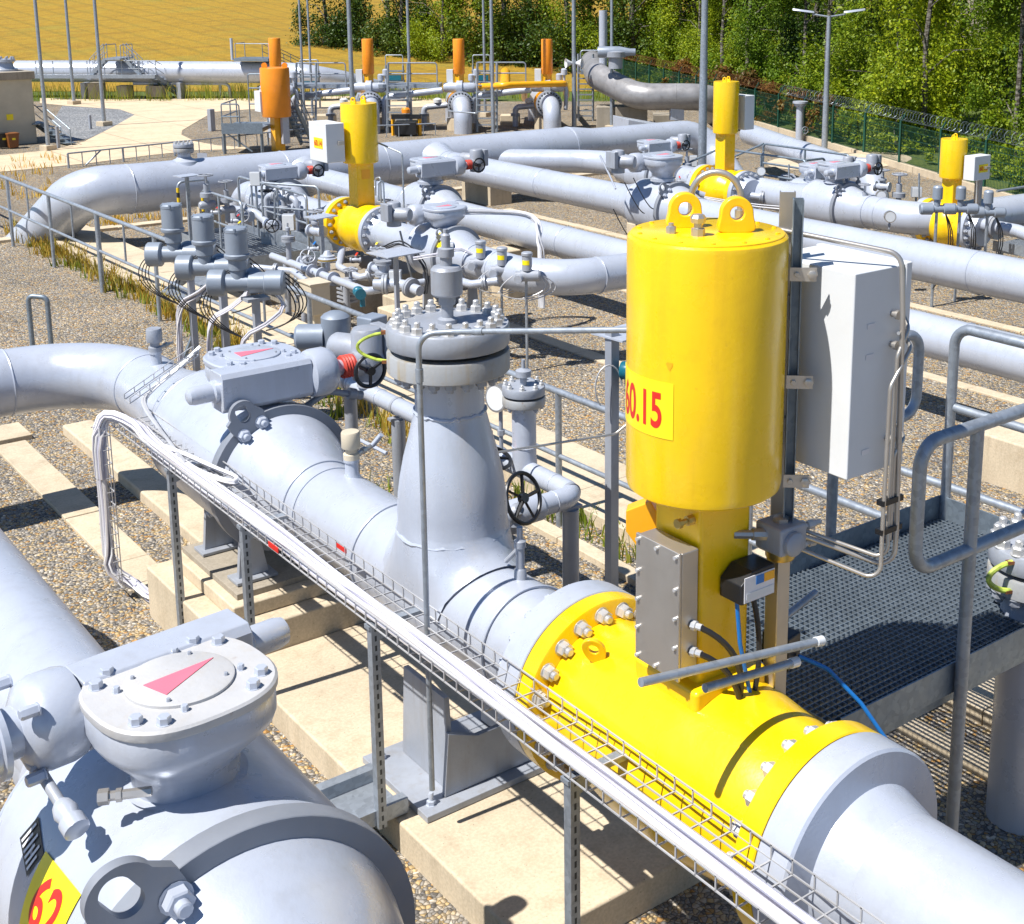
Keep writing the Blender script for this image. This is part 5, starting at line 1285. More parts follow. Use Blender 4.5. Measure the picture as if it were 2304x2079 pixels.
m = MB(); a = V3((X1,15.5,2.10)); b_ = at(905,345,Y=15.0); m.tube([(X1-.3,15.45,2.08),(a.x+.25,15.35,2.10),tuple(b_),(b_.x,15.0,1.0)], .012, 8, .06); solo('bent_conduit', m, M['galv'], 'thin bent conduit from the 60.14 actuator down to its pipe', 'conduit')
cab('cable_bundle', 'white cable bundle arching down beside the 60.14 ball valve', [(X1-.1,13.3,1.50),(8.7,13.2,1.46),(9.1,12.9,1.40),(9.12,12.75,1.1),(9.1,12.7,.3)], .04, 8, .010, 'cablewhite', 12)
# platform with guard rails over the 60.14 row
pf = thing('service_platform', 'galvanised service platform with guard rails and hazard bands left of the 60.14 actuator', 'platform', (7.0,17,0))
u0 = at(600,545,z=.72); u1 = at(765,580,z=.72)
px0, px1, py0, py1, pz = 6.75, 7.65, 16.0, 18.2, .62
m = MB(); 
for i in range(int((px1-px0)/.06)+1): m.box(px0+.06*i-.003,px0+.06*i+.003,py0,py1,pz-.03,pz)
for i in range(int((py1-py0)/.06)+1): m.box(px0,px1,py0+.06*i-.003,py0+.06*i+.003,pz-.025,pz-.001)
part('grating', m, M['galv'], pf, smooth=0)
for bx_ in ((px0-.01,px0,py0,py1,pz-.16,pz+.06),(px1,px1+.01,py0,py1,pz-.12,pz+.1),(px0,px1,py0-.01,py0,pz-.16,pz+.06),(px0,px1,py1,py1+.01,pz-.1,pz+.06)): part('toe_board', MB().box(*bx_), M['galv'], pf)
for x in (px0+.05,px1-.05):
    for y in (py0+.1,py1-.1): part('leg', MB().box(x-.03,x+.03,y-.03,y+.03,0,pz-.03), M['galv_dark'], pf)
def gr(path, r=.019, bend=.08, t=pf): part('guard_rail', MB().tube(path, r, 10, bend, 5), M['galv'], t)
zt = pz+.78; zm = pz+.40
gr([(px0,py0,pz-.1),(px0,py0,zt),(px0,py1-.9,zt),(px0,py1-.9,pz-.1)]); gr([(px0,py0,zm),(px0,py1-.9,zm)], .015)
gr([(px0,py0+.75,pz-.1),(px0,py0+.75,zt)], .016)
gr([(px1,py0,pz-.1),(px1,py0,zt),(px1,py1,zt),(px1,py1,pz-.1)]); gr([(px1,py0,zm),(px1,py1,zm)], .015); gr([(px1,py0+.9,pz),(px1,py0+.9,zt)], .015); gr([(px1,py0+1.75,pz),(px1,py0+1.75,zt)], .015)
gr([(px0,py1,pz-.1),(px0,py1,zt),(px0+.45,py1,zt),(px0+.45,py1,pz-.1)])
part('hazard_band', MB().cyl((px0,py1-.9,zt-.32), (px0,py1-.9,zt-.08), .022, n=10), M['hazard'], pf); part('hazard_band', MB().cyl((px0,py1,zt-.32), (px0,py1,zt-.08), .022, n=10), M['hazard'], pf)
dk_ = thing('step_deck', 'galvanised step deck with deep toe board in front of the 60.14 yellow valve', 'platform', at(670,545,z=.72))
ka, kb = at(588,532,z=.72), at(772,548,z=.72); kd = (kb-ka).normalized(); kn = V3((-kd.y,kd.x,0))
part('toe_board', MB().obox((ka+kb)/2, (kb-ka)/2, kn*.008, V3((0,0,.11))), M['galv'], dk_, .001); part('lower_beam', MB().obox((ka+kb)/2+V3((0,0,-.20)), (kb-ka)/2, kn*.03, V3((0,0,.06))), M['galv_dark'], dk_, .002)
m = MB()
for i in range(12): m.obox((ka+kb)/2+kn*(.03+.05*i), (kb-ka)/2, kn*.004, V3((0,0,.02)))
for i in range(24): m.obox(ka.lerp(kb,(i+.5)/24)+kn*.3, kd*.003, kn*.3, V3((0,0,.015)))
part('grating', m, M['galv'], dk_, smooth=0)
for u_ in (.06,.5,.94):
    for w_ in (.03,.55): c = ka.lerp(kb,u_)+kn*w_; part('leg', MB().bar((c.x,c.y,0), (c.x,c.y,.6), .05, .05), M['galv_dark'], dk_)
part('guard_rail', MB().tube([ka+kd*.05, ka+kd*.05+V3((0,0,.75)), kb-kd*.35+V3((0,0,.75)), kb-kd*.35], .017, 10, .07), M['galv'], dk_); part('guard_rail', MB().cyl(ka+kd*.05+V3((0,0,.42)), kb-kd*.35+V3((0,0,.42)), .014, n=8), M['galv'], dk_)
st = thing('platform_steps', 'three grating steps at the near end of the service platform', 'steps', (6.6,15.4,0))
for i in range(3): part('tread', MB().box(px0-.75+.25*i,px0-.5+.25*i,16.3,17.0,.14+.16*i,.17+.16*i), M['galv'], st)
for y in (16.28,17.02): part('stringer', MB().bar((px0-.8,y,.05), (px0,y,pz-.08), .02, .12), M['galv'], st)
solo('plinth_block', MB().box(7.2,8.8,14.8,16.6,-.05,.45), M['greyconc'], 'grey concrete plinth under the 60.14 yellow valve', 'foundation', bevel=.02)
solo('plinth_block', MB().box(7.5,8.5,13.0,13.9,-.05,.32), M['concrete'], 'low concrete plinth under the tagged ball valve of the 60.14 row', 'foundation', bevel=.02)
# little bypass with instruments in front of the 60.14 row
bq = thing('bypass_pipe', 'small instrument bypass pipe on posts in front of the 60.14 yellow valve', 'pipeline', (6.9,14.6,0))
zq = .74
part('pipe_run', MB().tube([(6.95,15.6,zq),(6.95,13.1,zq),(7.7,13.1,zq)], .045, 20, .08), M['silver'], bq)
for y in (15.2,14.75,13.6):
    po = part('support_post', MB().cyl((6.95,y,0), (6.95,y,zq-.04), .04, n=14), M['silver_dark'], bq); part('pipe_clamp', MB().rbox((6.95,y,zq-.35), .22, .06, .03), M['silver_dark'], po)
for y in (14.45,14.2,13.9): part('pipe_flange', MB().lathe([(.085,0),(.085,.03)], (6.95,y,zq), (0,1,0), 20), M['silver'], bq)
part('flange_riser', MB().lathe([(.035,0),(.035,.26),(.085,.265),(.085,.295),(.075,.297),(.075,.303),(.085,.305),(.085,.335),(.02,.34),(.02,.40),(.03,.405),(.03,.44),(.012,.45),(.012,.5)], (6.95,15.1,zq), n=20), M['silver_dark'], bq)
m = MB(); m.lathe([(.11,0),(.115,.01),(.115,.04),(.09,.05),(.09,.07),(.06,.08),(.03,.13)], (7.1,14.35,zq+.12), n=24); m.lathe([(.03,0),(.03,.12)], (7.1,14.35,zq), n=10); solo('regulator', m, M['silver'], 'mushroom shaped regulator in front of the 60.14 yellow valve', 'valve')
part('brass_ring', MB().lathe([(.116,.0),(.116,.02)], (7.1,14.35,zq+.135), n=24), M['brass'], bq)
tm = thing('pressure_transmitter', 'teal round transmitter hanging on the grey post left of the bolted cover', 'transmitter', (6.6,12.4,.9))
p = at(805,655,Y=12.6); m = MB(); m.lathe([(.05,0),(.06,.01),(.06,.07),(.05,.08),(.05,.11),(.06,.12),(.06,.17)], p, (-.3,-.95,0), 20); part('head', m, M['teal'], tm); part('neck', MB().cyl(p+V3((0,-.1,-.15)), p+V3((0,-.1,0)), .03, n=10), M['teal'], tm)
# sunshade plates on posts
def shade(label, px, py, Yv, z0, w, d, rt=.2, pm='galv'):
    p = at(px, py, Y=Yv); t = thing('shade_post', label, 'post', (p.x,p.y,z0))
    part('post', MB().box(p.x-.022,p.x+.022,p.y-.022,p.y+.022,z0,p.z-.02), M[pm], t); part('shade_plate', MB().rbox((p.x,p.y,p.z), w, d, .012, rt), M['silver'], t)
    return p
shade('thin post with a tilted little shade plate in front of the header pipe', 420, 395, 17.6, 0, .30, .22)
shade('square post with a wide shade plate left of the bolted cover', 890, 568, 12.3, 0, .48, .40, .1, 'silver_dark')
shade('slim post with a pale shade plate beside the 60.14 platform', 722, 487, 15.0, 0, .34, .26)
# three electric actuators on posts
def e_act(label, px, py, k=1.0, twin=True):
    p = at(px, py, z=1.44); t = thing('electric_actuator', label, 'actuator', (p.x,p.y,0), 'three slate electric actuators on posts')
    z = 1.44; A = V3((.80,-.60,0))
    part('post', MB().box(p.x-.03,p.x+.03,p.y-.03,p.y+.03,0,z-.13), M['silver_dark'], t); 
    part('post_bracket', MB().rbox((p.x,p.y,z-.15), .22, .16, .03), M['silver_dark'], t)
    m = MB(); m.lathe([(.115,-.42),(.125,-.41),(.125,-.28),(.115,-.27),(.085,-.26),(.075,-.05),(.10,-.04),(.10,.10),(.115,.11),(.115,.26),(.10,.28),(.05,.285)], (p.x,p.y,z), A, 24); part('actuator_body', m, M['motor'], t, smooth=30)
    m = MB(); c = V3((p.x,p.y,z))-A*.12+V3((-.02,.02,0)); m.lathe([(.07,.0),(.07,.12),(.085,.13),(.085,.22),(.115,.24),(.118,.25),(.118,.27),(.105,.28),(.105,.48),(.108,.485),(.108,.51),(.09,.525),(.03,.53)], c, (0,0,1), 24); part('motor', m, M['motor'], t, smooth=30)
    for i in range(6): a = 2*pi*i/6; part('cap_bolt', MB().cyl(c+V3((.10*cos(a),.10*sin(a),.49)), c+V3((.10*cos(a),.10*sin(a),.525)), .013, n=6), M['motor'], t)
    part('hand_drum', MB().lathe([(.085,0),(.10,.02),(.10,.12),(.085,.15)], V3((p.x,p.y,z))+V3((.02,.05,0)), (.3,.9,.1), 20), M['motor'], t)
    return p
P3 = [e_act('farthest of three slate electric actuators, above the dry grass', 425, 572), e_act('middle of three slate electric actuators on posts', 497, 602), e_act('nearest of three slate electric actuators, in front of the tan box', 573, 636)]
for i, p in enumerate(P3):
    nm = ('farthest','middle','nearest')[i]
    path = [(p.x+.12,p.y-.08,1.40),(p.x+.20,p.y-.18,1.22),(p.x+.05,p.y-.10,1.05),(p.x-.12,p.y+.02,.90),(p.x-.16,p.y+.02,.5),(p.x-.14,p.y-.02,.02)]
    cab('cable_bundle', 'pale cable bundle hanging from the %s slate electric actuator' % nm, path, .028, 8, .008, 'sheaths', 30+i)
    m = MB()
    for j in range(4):
        a = V3((p.x-.20+.03*j,p.y+.15,1.50+.03*j)); b_ = V3((p.x-.12,p.y+.03,.92)); m.tube(arc3(a, b_, (-.20-.05*j,.10,.0), 12), .0055, 6)
        a = V3((p.x+.22,p.y-.15,1.42)); m.tube(arc3(a+V3((0,0,.04*j)), V3((p.x+.03,p.y-.12,1.0)), (.14+.04*j,-.12,-.06), 12), .0065, 6)
    solo('cable_loops', m, M['blackcable'], 'black cable loops round the %s slate electric actuator' % nm, 'cables')
m = MB(); a = at(440,800,z=.55); m.bar(at(402,838,z=0), at(440,740,z=.5), .035, .035); solo('raking_strut', m, M['galv_dark'], 'slanting steel strut behind the silver elbow pipe', 'strut')
# tan cabinet with louvres
p = at(735,760,z=.0)
tb_ = thing('tan_cabinet', 'tan plastic cable box on a tan post behind the handrail', 'cabinet', (6.6,13.7,0))
tx, ty = 6.60, 13.7
zt = .79
part('box', MB().rbox((tx,ty,zt-.18), .24, .30, .36, 0), M['tan'], tb_, .01); part('post', MB().rbox((tx,ty,(zt-.36)/2), .13, .17, zt-.36, 0), M['tan'], tb_, .006)
part('lid', MB().rbox((tx,ty,zt+.006), .27, .33, .02, 0), M['tan'], tb_, .005)
lv = thing('louvre_box', 'small louvred housing just right of the tan cable box', 'cabinet', (6.6,11.8,0))
m = MB(); 
for i in range(6): m.rbox((tx+.42,ty+.02,.50+.05*i), .16, .20, .022, .1)
m.rbox((tx+.42,ty+.02,.36), .04, .05, .7); part('louvres', m, M['silver_dark'], lv)
for x, y, w, h, lab in ((6.9,12.6,.35,.28,'beige concrete block beside the louvred housing'),(5.9,13.2,.28,.22,'small concrete block under the slate actuators'),(6.2,12.4,.5,.2,'flat concrete block left of the tan cable box')):
    solo('concrete_block', MB().box(x-w,x+w,y-.25,y+.25,-.05,h+.1), M['concrete'], lab, 'block', bevel=.02)
# three light instruments on a stand right of the 60.14 valve
def mini_act(label, px, py, Yv):
    p = at(px, py, Y=Yv); t = thing('small_actuator', label, 'actuator', (p.x,p.y,0), 'three small actuators with yellow stickers')
    m = MB(); m.lathe([(.055,.0),(.055,.16),(.062,.165),(.062,.19),(.05,.20)], (p.x,p.y,p.z), n=18); m.lathe([(.05,0),(.05,.05),(.065,.055),(.065,.25),(.05,.27)], (p.x-.1,p.y+.08,p.z-.06), (.8,-.6,0), 16); m.lathe([(.05,0),(.045,.13)], (p.x-.04,p.y+.05,p.z-.08), (-.8,-.6,0), 14); part('actuator_body', m, M['silver_dark'], t, smooth=30)
    part('yellow_sticker', MB().annulus((p.x,p.y,p.z+.09), (0,0,1), .05, .0565, .05, 12, pi*.95, pi*1.45, (0,1,0)), M['label_yellow'], t)
    part('post', MB().cyl((p.x,p.y+.02,0), (p.x,p.y+.02,p.z-.08), .016, n=10), M['galv'], t)
    m = MB()
    for j in range(3): m.tube(arc3((p.x+.05,p.y-.03,p.z-.02), (p.x-.06+.04*j,p.y,p.z-.30-.02*j), (.16+.05*j,-.10,-.03), 10), .006, 6)
    m.tube(arc3((p.x-.15,p.y+.05,p.z-.05), (p.x-.02,p.y,p.z-.32), (-.18,.1,-.05), 10), .006, 6); part('cable_loop', m, M['wire'], t)
mini_act('farthest of three small actuators with yellow stickers before the elbow pipe', 1082, 580, 12.3); mini_act('middle of three small actuators with yellow stickers before the elbow pipe', 1130, 596, 11.9); mini_act('nearest of three small actuators with yellow stickers before the elbow pipe', 1186, 608, 11.4)
m = MB(); m.box(X1-.25,X1-.20,13.0,13.25,1.12,1.28); 
part('yellow_tag', MB().obox((X1-.24,13.06,Z1+.22), (.004,0,.004), (0,.10,0), (.05,0,.07)), M['label_yellow'], ya)
# scattered instruments: gauges and small valves over the middle rows
def inst(label, px, py, Yv, k=1.0, z0=None):
    p = at(px, py, Y=Yv); t = thing('instrument_valve', label, 'valve', p)
    m = MB(); m.lathe([(.03*k,-.25*k),(.03*k,-.02*k),(.07*k,-.015*k),(.07*k,.03*k),(.03*k,.035*k),(.03*k,.12*k),(.015*k,.13*k),(.015*k,.22*k)], p, n=14); m.lathe([(.03*k,0),(.045*k,.02*k),(.045*k,.16*k),(.03*k,.18*k)], p-V3((.09*k,0,.1*k)), (1,0,0), 12); part('valve_body', m, M['silver_dark'], t)
    m = MB(); handwheel(m, p+V3((0,0,.22*k)), (0,0,1), .075*k, .008*k, 4, .02); part('handwheel', m, M['silver_dark'], t)
    return t
inst('upright little valve with handwheel left of the service platform', 465, 440, 17.0, 1.25); inst('second upright little valve beside the service platform', 510, 452, 16.9, 1.2)
inst('little valve under the railing of the service platform', 640, 470, 17.0, 1.3); inst('little valve right of the 60.14 yellow valve', 868, 500, 15.2, 1.3)
inst('little valve below the 60.14 gearbox', 930, 505, 14.3, 1.1); inst('little valve on the 60.13 row near its platform', 1480, 395, 16.6, 1.3); inst('little valve left of the 60.13 yellow valve', 1545, 372, 17.2, 1.3)
inst('little valve between the 60.13 and 60.12 rows', 1930, 430, 13.2, 1.3); inst('flanged little valve with side wheel near the last yellow valve', 2022, 440, 13.0, 1.5); inst('little valve in front of the 60.13 ball valve', 1945, 455, 12.7, 1.2)
def gaug(label, px, py, px2, py2, Yv, r): 
    p = at(px, py, Y=Yv); f_ = at(px2, py2, Y=Yv); gauge(label, p, (-.62,-.78,0), r, (p.x,p.y,f_.z))
gaug('round gauge on a thin stem above the right elbow pipe', 2002, 487, 2005, 515, 11.3, .075); gaug('round gauge on a thin stem near the 60.13 ball valve', 1982, 440, 1983, 470, 12.9, .075); gaug('round gauge left of the bent service railing', 1712, 385, 1713, 405, 15.0, .07)
# 60.13 and 60.12 actuators
yb = at(1606, 432, z=.85)
a13 = yellow_actuator('yellow actuator in the right middle ground beside the tall lamp mast', 14.72, 15.45, .85, .205, zat(300,14.72,15.45), zat(183,14.72,15.45), .115, None, None, 'yellow', True, True, .36, .5, .45, .24)
p = V3((14.6,15.6,0)); z0_, z1_ = zat(292,14.6,15.6), zat(215,14.6,15.6)
cb = thing('control_cabinet', 'grey white cabinet on the right of the yellow actuator by the lamp mast', 'cabinet', (15.05,15.4,z0_)); part('cabinet_box', MB().box(14.95,15.16,15.25,15.62,z0_,z1_), M['white'], cb, .006); part('bracket', MB().box(14.8,14.95,15.4,15.45,z0_+.1,z0_+.16), M['stainless'], cb)
q12 = at(2152, 500, z=.9)
x12, y12 = q12.x+.25, q12.y+.3
a12 = yellow_actuator('yellow actuator numbered 60.12 at the far right before the green wood', x12, y12, .80, .185, zat(400,x12,y12), zat(312,x12,y12), .10, None, None, 'yellow', True, True, .32, .5, .38, .22)
zc = zat(400,x12,y12)
number_box('white box numbered 60.12 on the last yellow actuator at the right', (x12+.14,y12-.30,zc+.0), .36, .18, .34, None, .075, '-y', '60.12')
part('box_post', MB().cyl((x12+.34,y12-.2,0), (x12+.34,y12-.2,zc), .055, n=14), M['silver_dark'], a12)
# electric actuators by the 60.12 valve
for i, (px, py, lab) in enumerate(((2108,470,'left one of three small slate actuators under the number 60.12 box'),(2160,470,'middle one of three small slate actuators under the number 60.12 box'),(2222,478,'right one of three small slate actuators under the number 60.12 box'))):
    p = at(px, py, Y=y12-.9); t = thing('small_actuator', lab, 'actuator', (p.x,p.y,0), 'three small slate actuators at the far right')
    m = MB(); m.lathe([(.06,-.22),(.075,-.2),(.075,-.06),(.05,-.05),(.05,.08),(.07,.09),(.07,.22),(.055,.24)], p, (.8,-.6,0), 18); m.lathe([(.04,0),(.04,.12),(.065,.13),(.065,.28),(.05,.3)], p, n=18); part('actuator_body', m, M['motor'], t, smooth=30)
    part('post', MB().cyl((p.x,p.y,0), (p.x,p.y,p.z-.05), .02, n=8), M['galv'], t)
    m = MB()
    for j in range(3): m.tube(arc3((p.x+.1,p.y-.05,p.z-.04), (p.x-.02,p.y-.02,.25), (.08+.05*j,-.08,0), 8), .008, 5)
    part('cable_loop', m, M['blackcable'], t)
# platform beside the 60.12 valve with white rails
gp2 = thing('service_platform', 'grey slatted platform with stair rail at the far right edge', 'platform', (x12+.8,y12-1,0))
bx_, by_ = x12+.35, y12-1.6
m = MB()
for i in range(28): m.box(bx_+.05*i,bx_+.05*i+.008,by_,by_+1.1,.52,.56)
for i in range(14): m.box(bx_,bx_+1.4,by_+.08*i,by_+.08*i+.008,.525,.558)
part('grating', m, M['galv'], gp2, smooth=0)
part('toe_board', MB().box(bx_,bx_+1.4,by_-.01,by_,.45,.60), M['galv'], gp2); part('toe_board', MB().box(bx_-.01,bx_,by_,by_+1.1,.45,.60), M['galv'], gp2)
for x in (bx_+.05,bx_+1.3):
    for y in (by_+.05,by_+1.0): part('leg', MB().box(x-.025,x+.025,y-.025,y+.025,0,.5), M['galv'], gp2)
for path in ([(bx_+1.4,by_+1.1,.5),(bx_+1.4,by_+1.1,1.3),(bx_+1.4,by_-.2,1.3),(bx_+1.4,by_-1.2,.7),(bx_+1.4,by_-1.2,0)],[(bx_,by_+1.1,1.3),(bx_+1.4,by_+1.1,1.3),(bx_+2.6,by_+1.0,1.3)],[(bx_+1.4,by_+.9,.92),(bx_+1.4,by_-.2,.92),(bx_+1.4,by_-1.2,.35)]): part('guard_rail', MB().tube(path, .018, 10, .06), M['galv'], gp2)
m = MB(); m.bar((bx_+1.36,by_,.5), (bx_+1.36,by_-1.2,.02), .02, .12); m.bar((bx_+.7,by_,.5), (bx_+.7,by_-1.2,.02), .02, .12)
for i in range(4): m.box(bx_+.7,bx_+1.36,by_-.28-.27*i,by_-.05-.27*i,.40-.11*i,.42-.11*i)
part('steps', m, M['galv'], gp2)
# service platform of the 60.13 row
gp3 = thing('service_platform', 'dark service railing and stair right of the yellow actuator by the lamp mast', 'platform', (16.4,15.4,0))
sx0, sx1, sy0, sy1 = 15.7, 16.75, 14.6, 16.6; sz = .62
m = MB()
for i in range(18): m.box(sx0+.06*i,sx0+.06*i+.008,sy0,sy1,sz-.03,sz)
for i in range(26): m.box(sx0,sx1,sy0+.08*i,sy0+.08*i+.006,sz-.025,sz-.001)
part('grating', m, M['galv_dark'], gp3, smooth=0)
for bb in ((sx0-.01,sx0,sy0,sy1,sz-.1,sz+.07),(sx0,sx1,sy0-.01,sy0,sz-.1,sz+.07)): part('toe_board', MB().box(*bb), M['galv_dark'], gp3)
zt = sz+.72; zm = sz+.38
for path in ([(sx0,sy0,0),(sx0,sy0,zt),(sx0,sy1,zt),(sx0,sy1,0)],[(sx1,sy0,0),(sx1,sy0,zt),(sx1,sy1,zt),(sx1,sy1,0)],[(sx0,sy0,zt),(sx0+.45,sy0,zt),(sx0+.45,sy0,0)],[(sx1,sy0,zm),(sx1,sy1,zm)],[(sx0,sy0,zm),(sx0,sy1,zm)],[(sx0,sy0+1,sz),(sx0,sy0+1,zt)],[(sx1,sy0+1,sz),(sx1,sy0+1,zt)],[(sx0,sy1,zt),(sx0-.2,sy1+1.3,.75),(sx0-.2,sy1+1.3,0)],[(sx1,sy1,zt),(sx1-.2,sy1+1.3,.75),(sx1-.2,sy1+1.3,0)]): part('guard_rail', MB().tube(path, .019, 10, .07), M['galv_dark'], gp3)
m = MB()
for i in range(5): m.box(sx0,sx1-.1,sy1+.05+.25*i,sy1+.25+.25*i,sz-.12*(i+1),sz-.12*(i+1)+.02)
part('steps', m, M['galv_dark'], gp3)
# far right pipes beyond the 60.13 row
a = at(1710, 310, z=.8); b_ = at(1965, 400, z=.8)
pipeline('gas_pipeline', 'pale blue grey pipe slanting behind the platform and dipping into gravel near the fence', [tuple(a+(a-b_)*.12),tuple(b_),tuple(b_+(b_-a).normalized()*.5+V3((0,0,-1.2)))], .23, .55, 'silver', [(tuple(a.lerp(b_,.45)),tuple(b_-a))], 40)
a = at(1770, 370, z=.75); b_ = at(1900, 380, z=.75)
p = at(1798, 318, z=0)
vp = thing('vent_pipe', 'slim grey vent pipe with flanged head between the lamp post and the yellow actuator', 'pipe', p); zt = zat(228,p.x,p.y)
part('pipe_run', MB().cyl((p.x,p.y,0), (p.x,p.y,zt-.12), .10, n=24), M['silver'], vp); part('vent_head', MB().lathe([(.10,-.14),(.155,-.12),(.16,-.06),(.20,-.05),(.20,0),(.12,.01)], (p.x,p.y,zt), n=24), M['silver'], vp)
m = MB(); handwheel(m, V3((p.x+.05,p.y-.15,zt-.75)), (-.3,-.9,0), .09, .01, 4, .1); part('side_valve', m, M['silver_dark'], vp)
X5 = 16.9
pipeline('gas_pipeline', 'silver pipe of the last row with ball valve leading to the 60.12 yellow valve', [(x12,y12+.4,.8),(x12,y12+6.5,.8)], .22, None, 'silver', [((x12,y12+2.0,.8),(0,1,0))], 40)
ball_valve('silver ball valve with red coupling near the end of the fence side pipe', x12, y12+2.6, .80, .33, .22, 1.38, 0, .8, 'pink', low=True, base=.3)
ball_valve('silver ball valve with handwheel gearbox behind the big cylinder hoop', X4-.1, 17.5, .85, .34, .22, 1.45, 0, .8, 'pink', low=True, base=.3)
m = MB()
for (px, py, Yv) in ((1500,420,15.5),(1520,440,15.2),(1475,425,15.7)):
    p = at(px, py, Y=Yv); m.lathe([(.04,-.2),(.04,0),(.07,.01),(.07,.06),(.03,.07)], p, n=12)
solo('pipe_stubs', m, M['silver_dark'], 'cluster of capped stubs left of the yellow 60.13 valve', 'fitting')
cab('cable_bundle', 'white cables sagging along the 60.13 pipe', [tuple(at(1480,425,Y=15.3)),tuple(at(1560,440,Y=15.0)),tuple(at(1700,462,Y=14.4)),tuple(at(1850,474,Y=13.6))], .03, 4, .010, 'cablewhite', 17)
m = MB(); m.tube([at(1350,350,Y=15.0),at(1372,395,Y=14.8),at(1385,425,Y=14.6)], .014, 8); solo('drain_hose', m, M['silver'], 'pale hose hanging from the gearbox motor behind the big cylinder', 'hose')
solo('instrument_house', MB().prism([(-.9,0),(.9,0),(.9,.55),(-.9,.85)], at(1480,345,z=0), (.8,-.3,0), (0,0,1), (.4,1.1,0)), M['silver'], 'low lean-to metal housing behind the first railing near the header end', 'housing', bevel=.01)
# ================================================================ small-bore pipework and instruments among the rows
rc_ = random.Random(9)
def small_pipe(label, pts, r, flanges=(), mat='silver'):
    t = thing('small_pipe', label, 'pipe', pts[0]); part('pipe_run', MB().tube(pts, r, 14, r*2.2, 5), M[mat], t)
    P = [V3(q) for q in pts]
    for i, u in flanges:
        c = P[i].lerp(P[i+1], u); d = (P[i+1]-P[i]).normalized(); part('pipe_flange', MB().lathe([(r*1.9,-r*.5),(r*1.9,-r*.06),(r*1.4,-r*.05),(r*1.4,r*.05),(r*1.9,r*.06),(r*1.9,r*.5)], c, d, 18), M['silver_dark'], t)
    return t
def wheel_valve(label, p, k=1.0, axis=(0,0,1), wm='silver_dark', body='silver'):
    p = V3(p); t = thing('wheel_valve', label, 'valve', p); a = V3(axis).normalized()
    m = MB(); m.lathe([(.09*k,-.14*k),(.09*k,-.11*k),(.05*k,-.10*k),(.075*k,-.03*k),(.075*k,.03*k),(.05*k,.10*k),(.09*k,.11*k),(.09*k,.14*k)], p, (.3,-.95,0), 18); part('valve_body', m, M[body], t)
    part('bonnet', MB().lathe([(.05*k,.02*k),(.05*k,.10*k),(.075*k,.11*k),(.075*k,.14*k),(.03*k,.15*k),(.02*k,.30*k)], p, a, 14), M['silver_dark'], t)
    m = MB(); handwheel(m, p+a*.29*k, a, .11*k, .011*k, 5, .04); part('handwheel', m, M[wm], t)
    return t
def jbox(label, p, w, h, face=(-.6,-.8), post=True, mat='silver_dark'):
    p = V3(p); t = thing('junction_box', label, 'box', (p.x,p.y,0)); q = atan2(face[1], face[0])
    part('box', MB().rbox(p, w*.6, w, h, q), M[mat], t, .008); part('cover', MB().rbox(p+V3((cos(q),sin(q),0))*w*.31, .012, w*.92, h*.92, q), M['white'], t, .004)
    if post: part('post', MB().cyl((p.x,p.y,0), (p.x,p.y,p.z), .018, n=8), M['galv'], t)
    part('gland', MB().cyl(p-V3((0,0,h*.5)), p-V3((0,0,h*.5+.05)), .014, n=8), M['blackcable'], t)
    return t
def tag_handle(label, p, mat, d=(.8,-.6,0)):
    p = V3(p); d = V3(d); t = thing('ball_cock', label, 'valve', p)
    part('cock_body', MB().lathe([(.035,-.07),(.035,-.05),(.022,-.045),(.03,0),(.022,.045),(.035,.05),(.035,.07)], p, d, 12), M['silver_dark'], t)
    part('lever', MB().bar(p+V3((0,0,.05)), p+V3((0,0,.06))+V3((-d.y,d.x,0))*.16, .022, .008), M[mat], t); part('stem', MB().cyl(p, p+V3((0,0,.055)), .01, n=8), M['silver_dark'], t)
def A(px, py, Yv): return at(px, py, Y=Yv)
# --- row 60.14: between the slate actuators and the yellow valve
small_pipe('short flanged pipe lying behind the slate actuators, under the header', [A(520,470,17.4),A(575,478,17.2),A(600,500,16.9)], .055, ((0,.5),))
small_pipe('grey bypass pipe looping over the ball valve left of the 60.14 actuator', [A(600,505,17.3),A(600,438,17.3),A(668,448,16.8),A(668,520,16.8)], .045, ((1,.3),(1,.75)))
small_pipe('low grey pipe in front of the service platform legs', [A(560,600,15.2),A(660,610,14.8),A(700,640,14.3)], .04, ((0,.6),))
small_pipe('flanged pipe coming down from the 60.14 yellow valve flank', [A(770,560,14.9),A(762,600,14.6),A(810,625,14.2),A(865,610,14.0)], .045, ((1,.6),(2,.4)))
small_pipe('thin pipe standing just right of the 60.14 post', [A(845,440,15.2),A(845,402,15.2),A(856,398,15.1),A(858,470,15.1)], .012, mat='galv')
small_pipe('second thin hook pipe right of the 60.14 post', [A(852,450,15.0),A(852,410,15.0),A(862,406,15.0),A(866,478,14.9)], .012, mat='galv')
small_pipe('flanged bypass pipe below the tagged 60.14 ball valve', [A(840,640,13.1),A(905,640,12.9),A(945,655,12.6)], .06, ((0,.4),(1,.5)))
small_pipe('upright flanged stub left of the tagged 60.14 ball valve', [A(862,640,13.2),A(862,588,13.2)], .05, ((0,.45),(0,.95)))
wheel_valve('grey wheel valve under the wide shade plate', A(852,605,13.3), .8); wheel_valve('grey wheel valve between the platform and the 60.14 yellow valve', A(712,520,15.5), .9); wheel_valve('grey wheel valve at the platform corner below the yellow valve', A(690,590,14.9), .8, (-.3,-.8,.5))
wheel_valve('white bodied wheel valve at the far platform end', A(600,470,17.6), .9, (0,0,1), 'black'); wheel_valve('grey wheel valve left of the hazard striped rail', A(552,486,17.0), .8, (-.5,-.8,.2)); wheel_valve('small wheel valve low beside the tan cable box', A(790,648,13.6), .75)
wheel_valve('black wheel valve beside the hand drum of the slate actuators', A(612,505,14.6), .7, (-.4,-.9,.1), 'black')
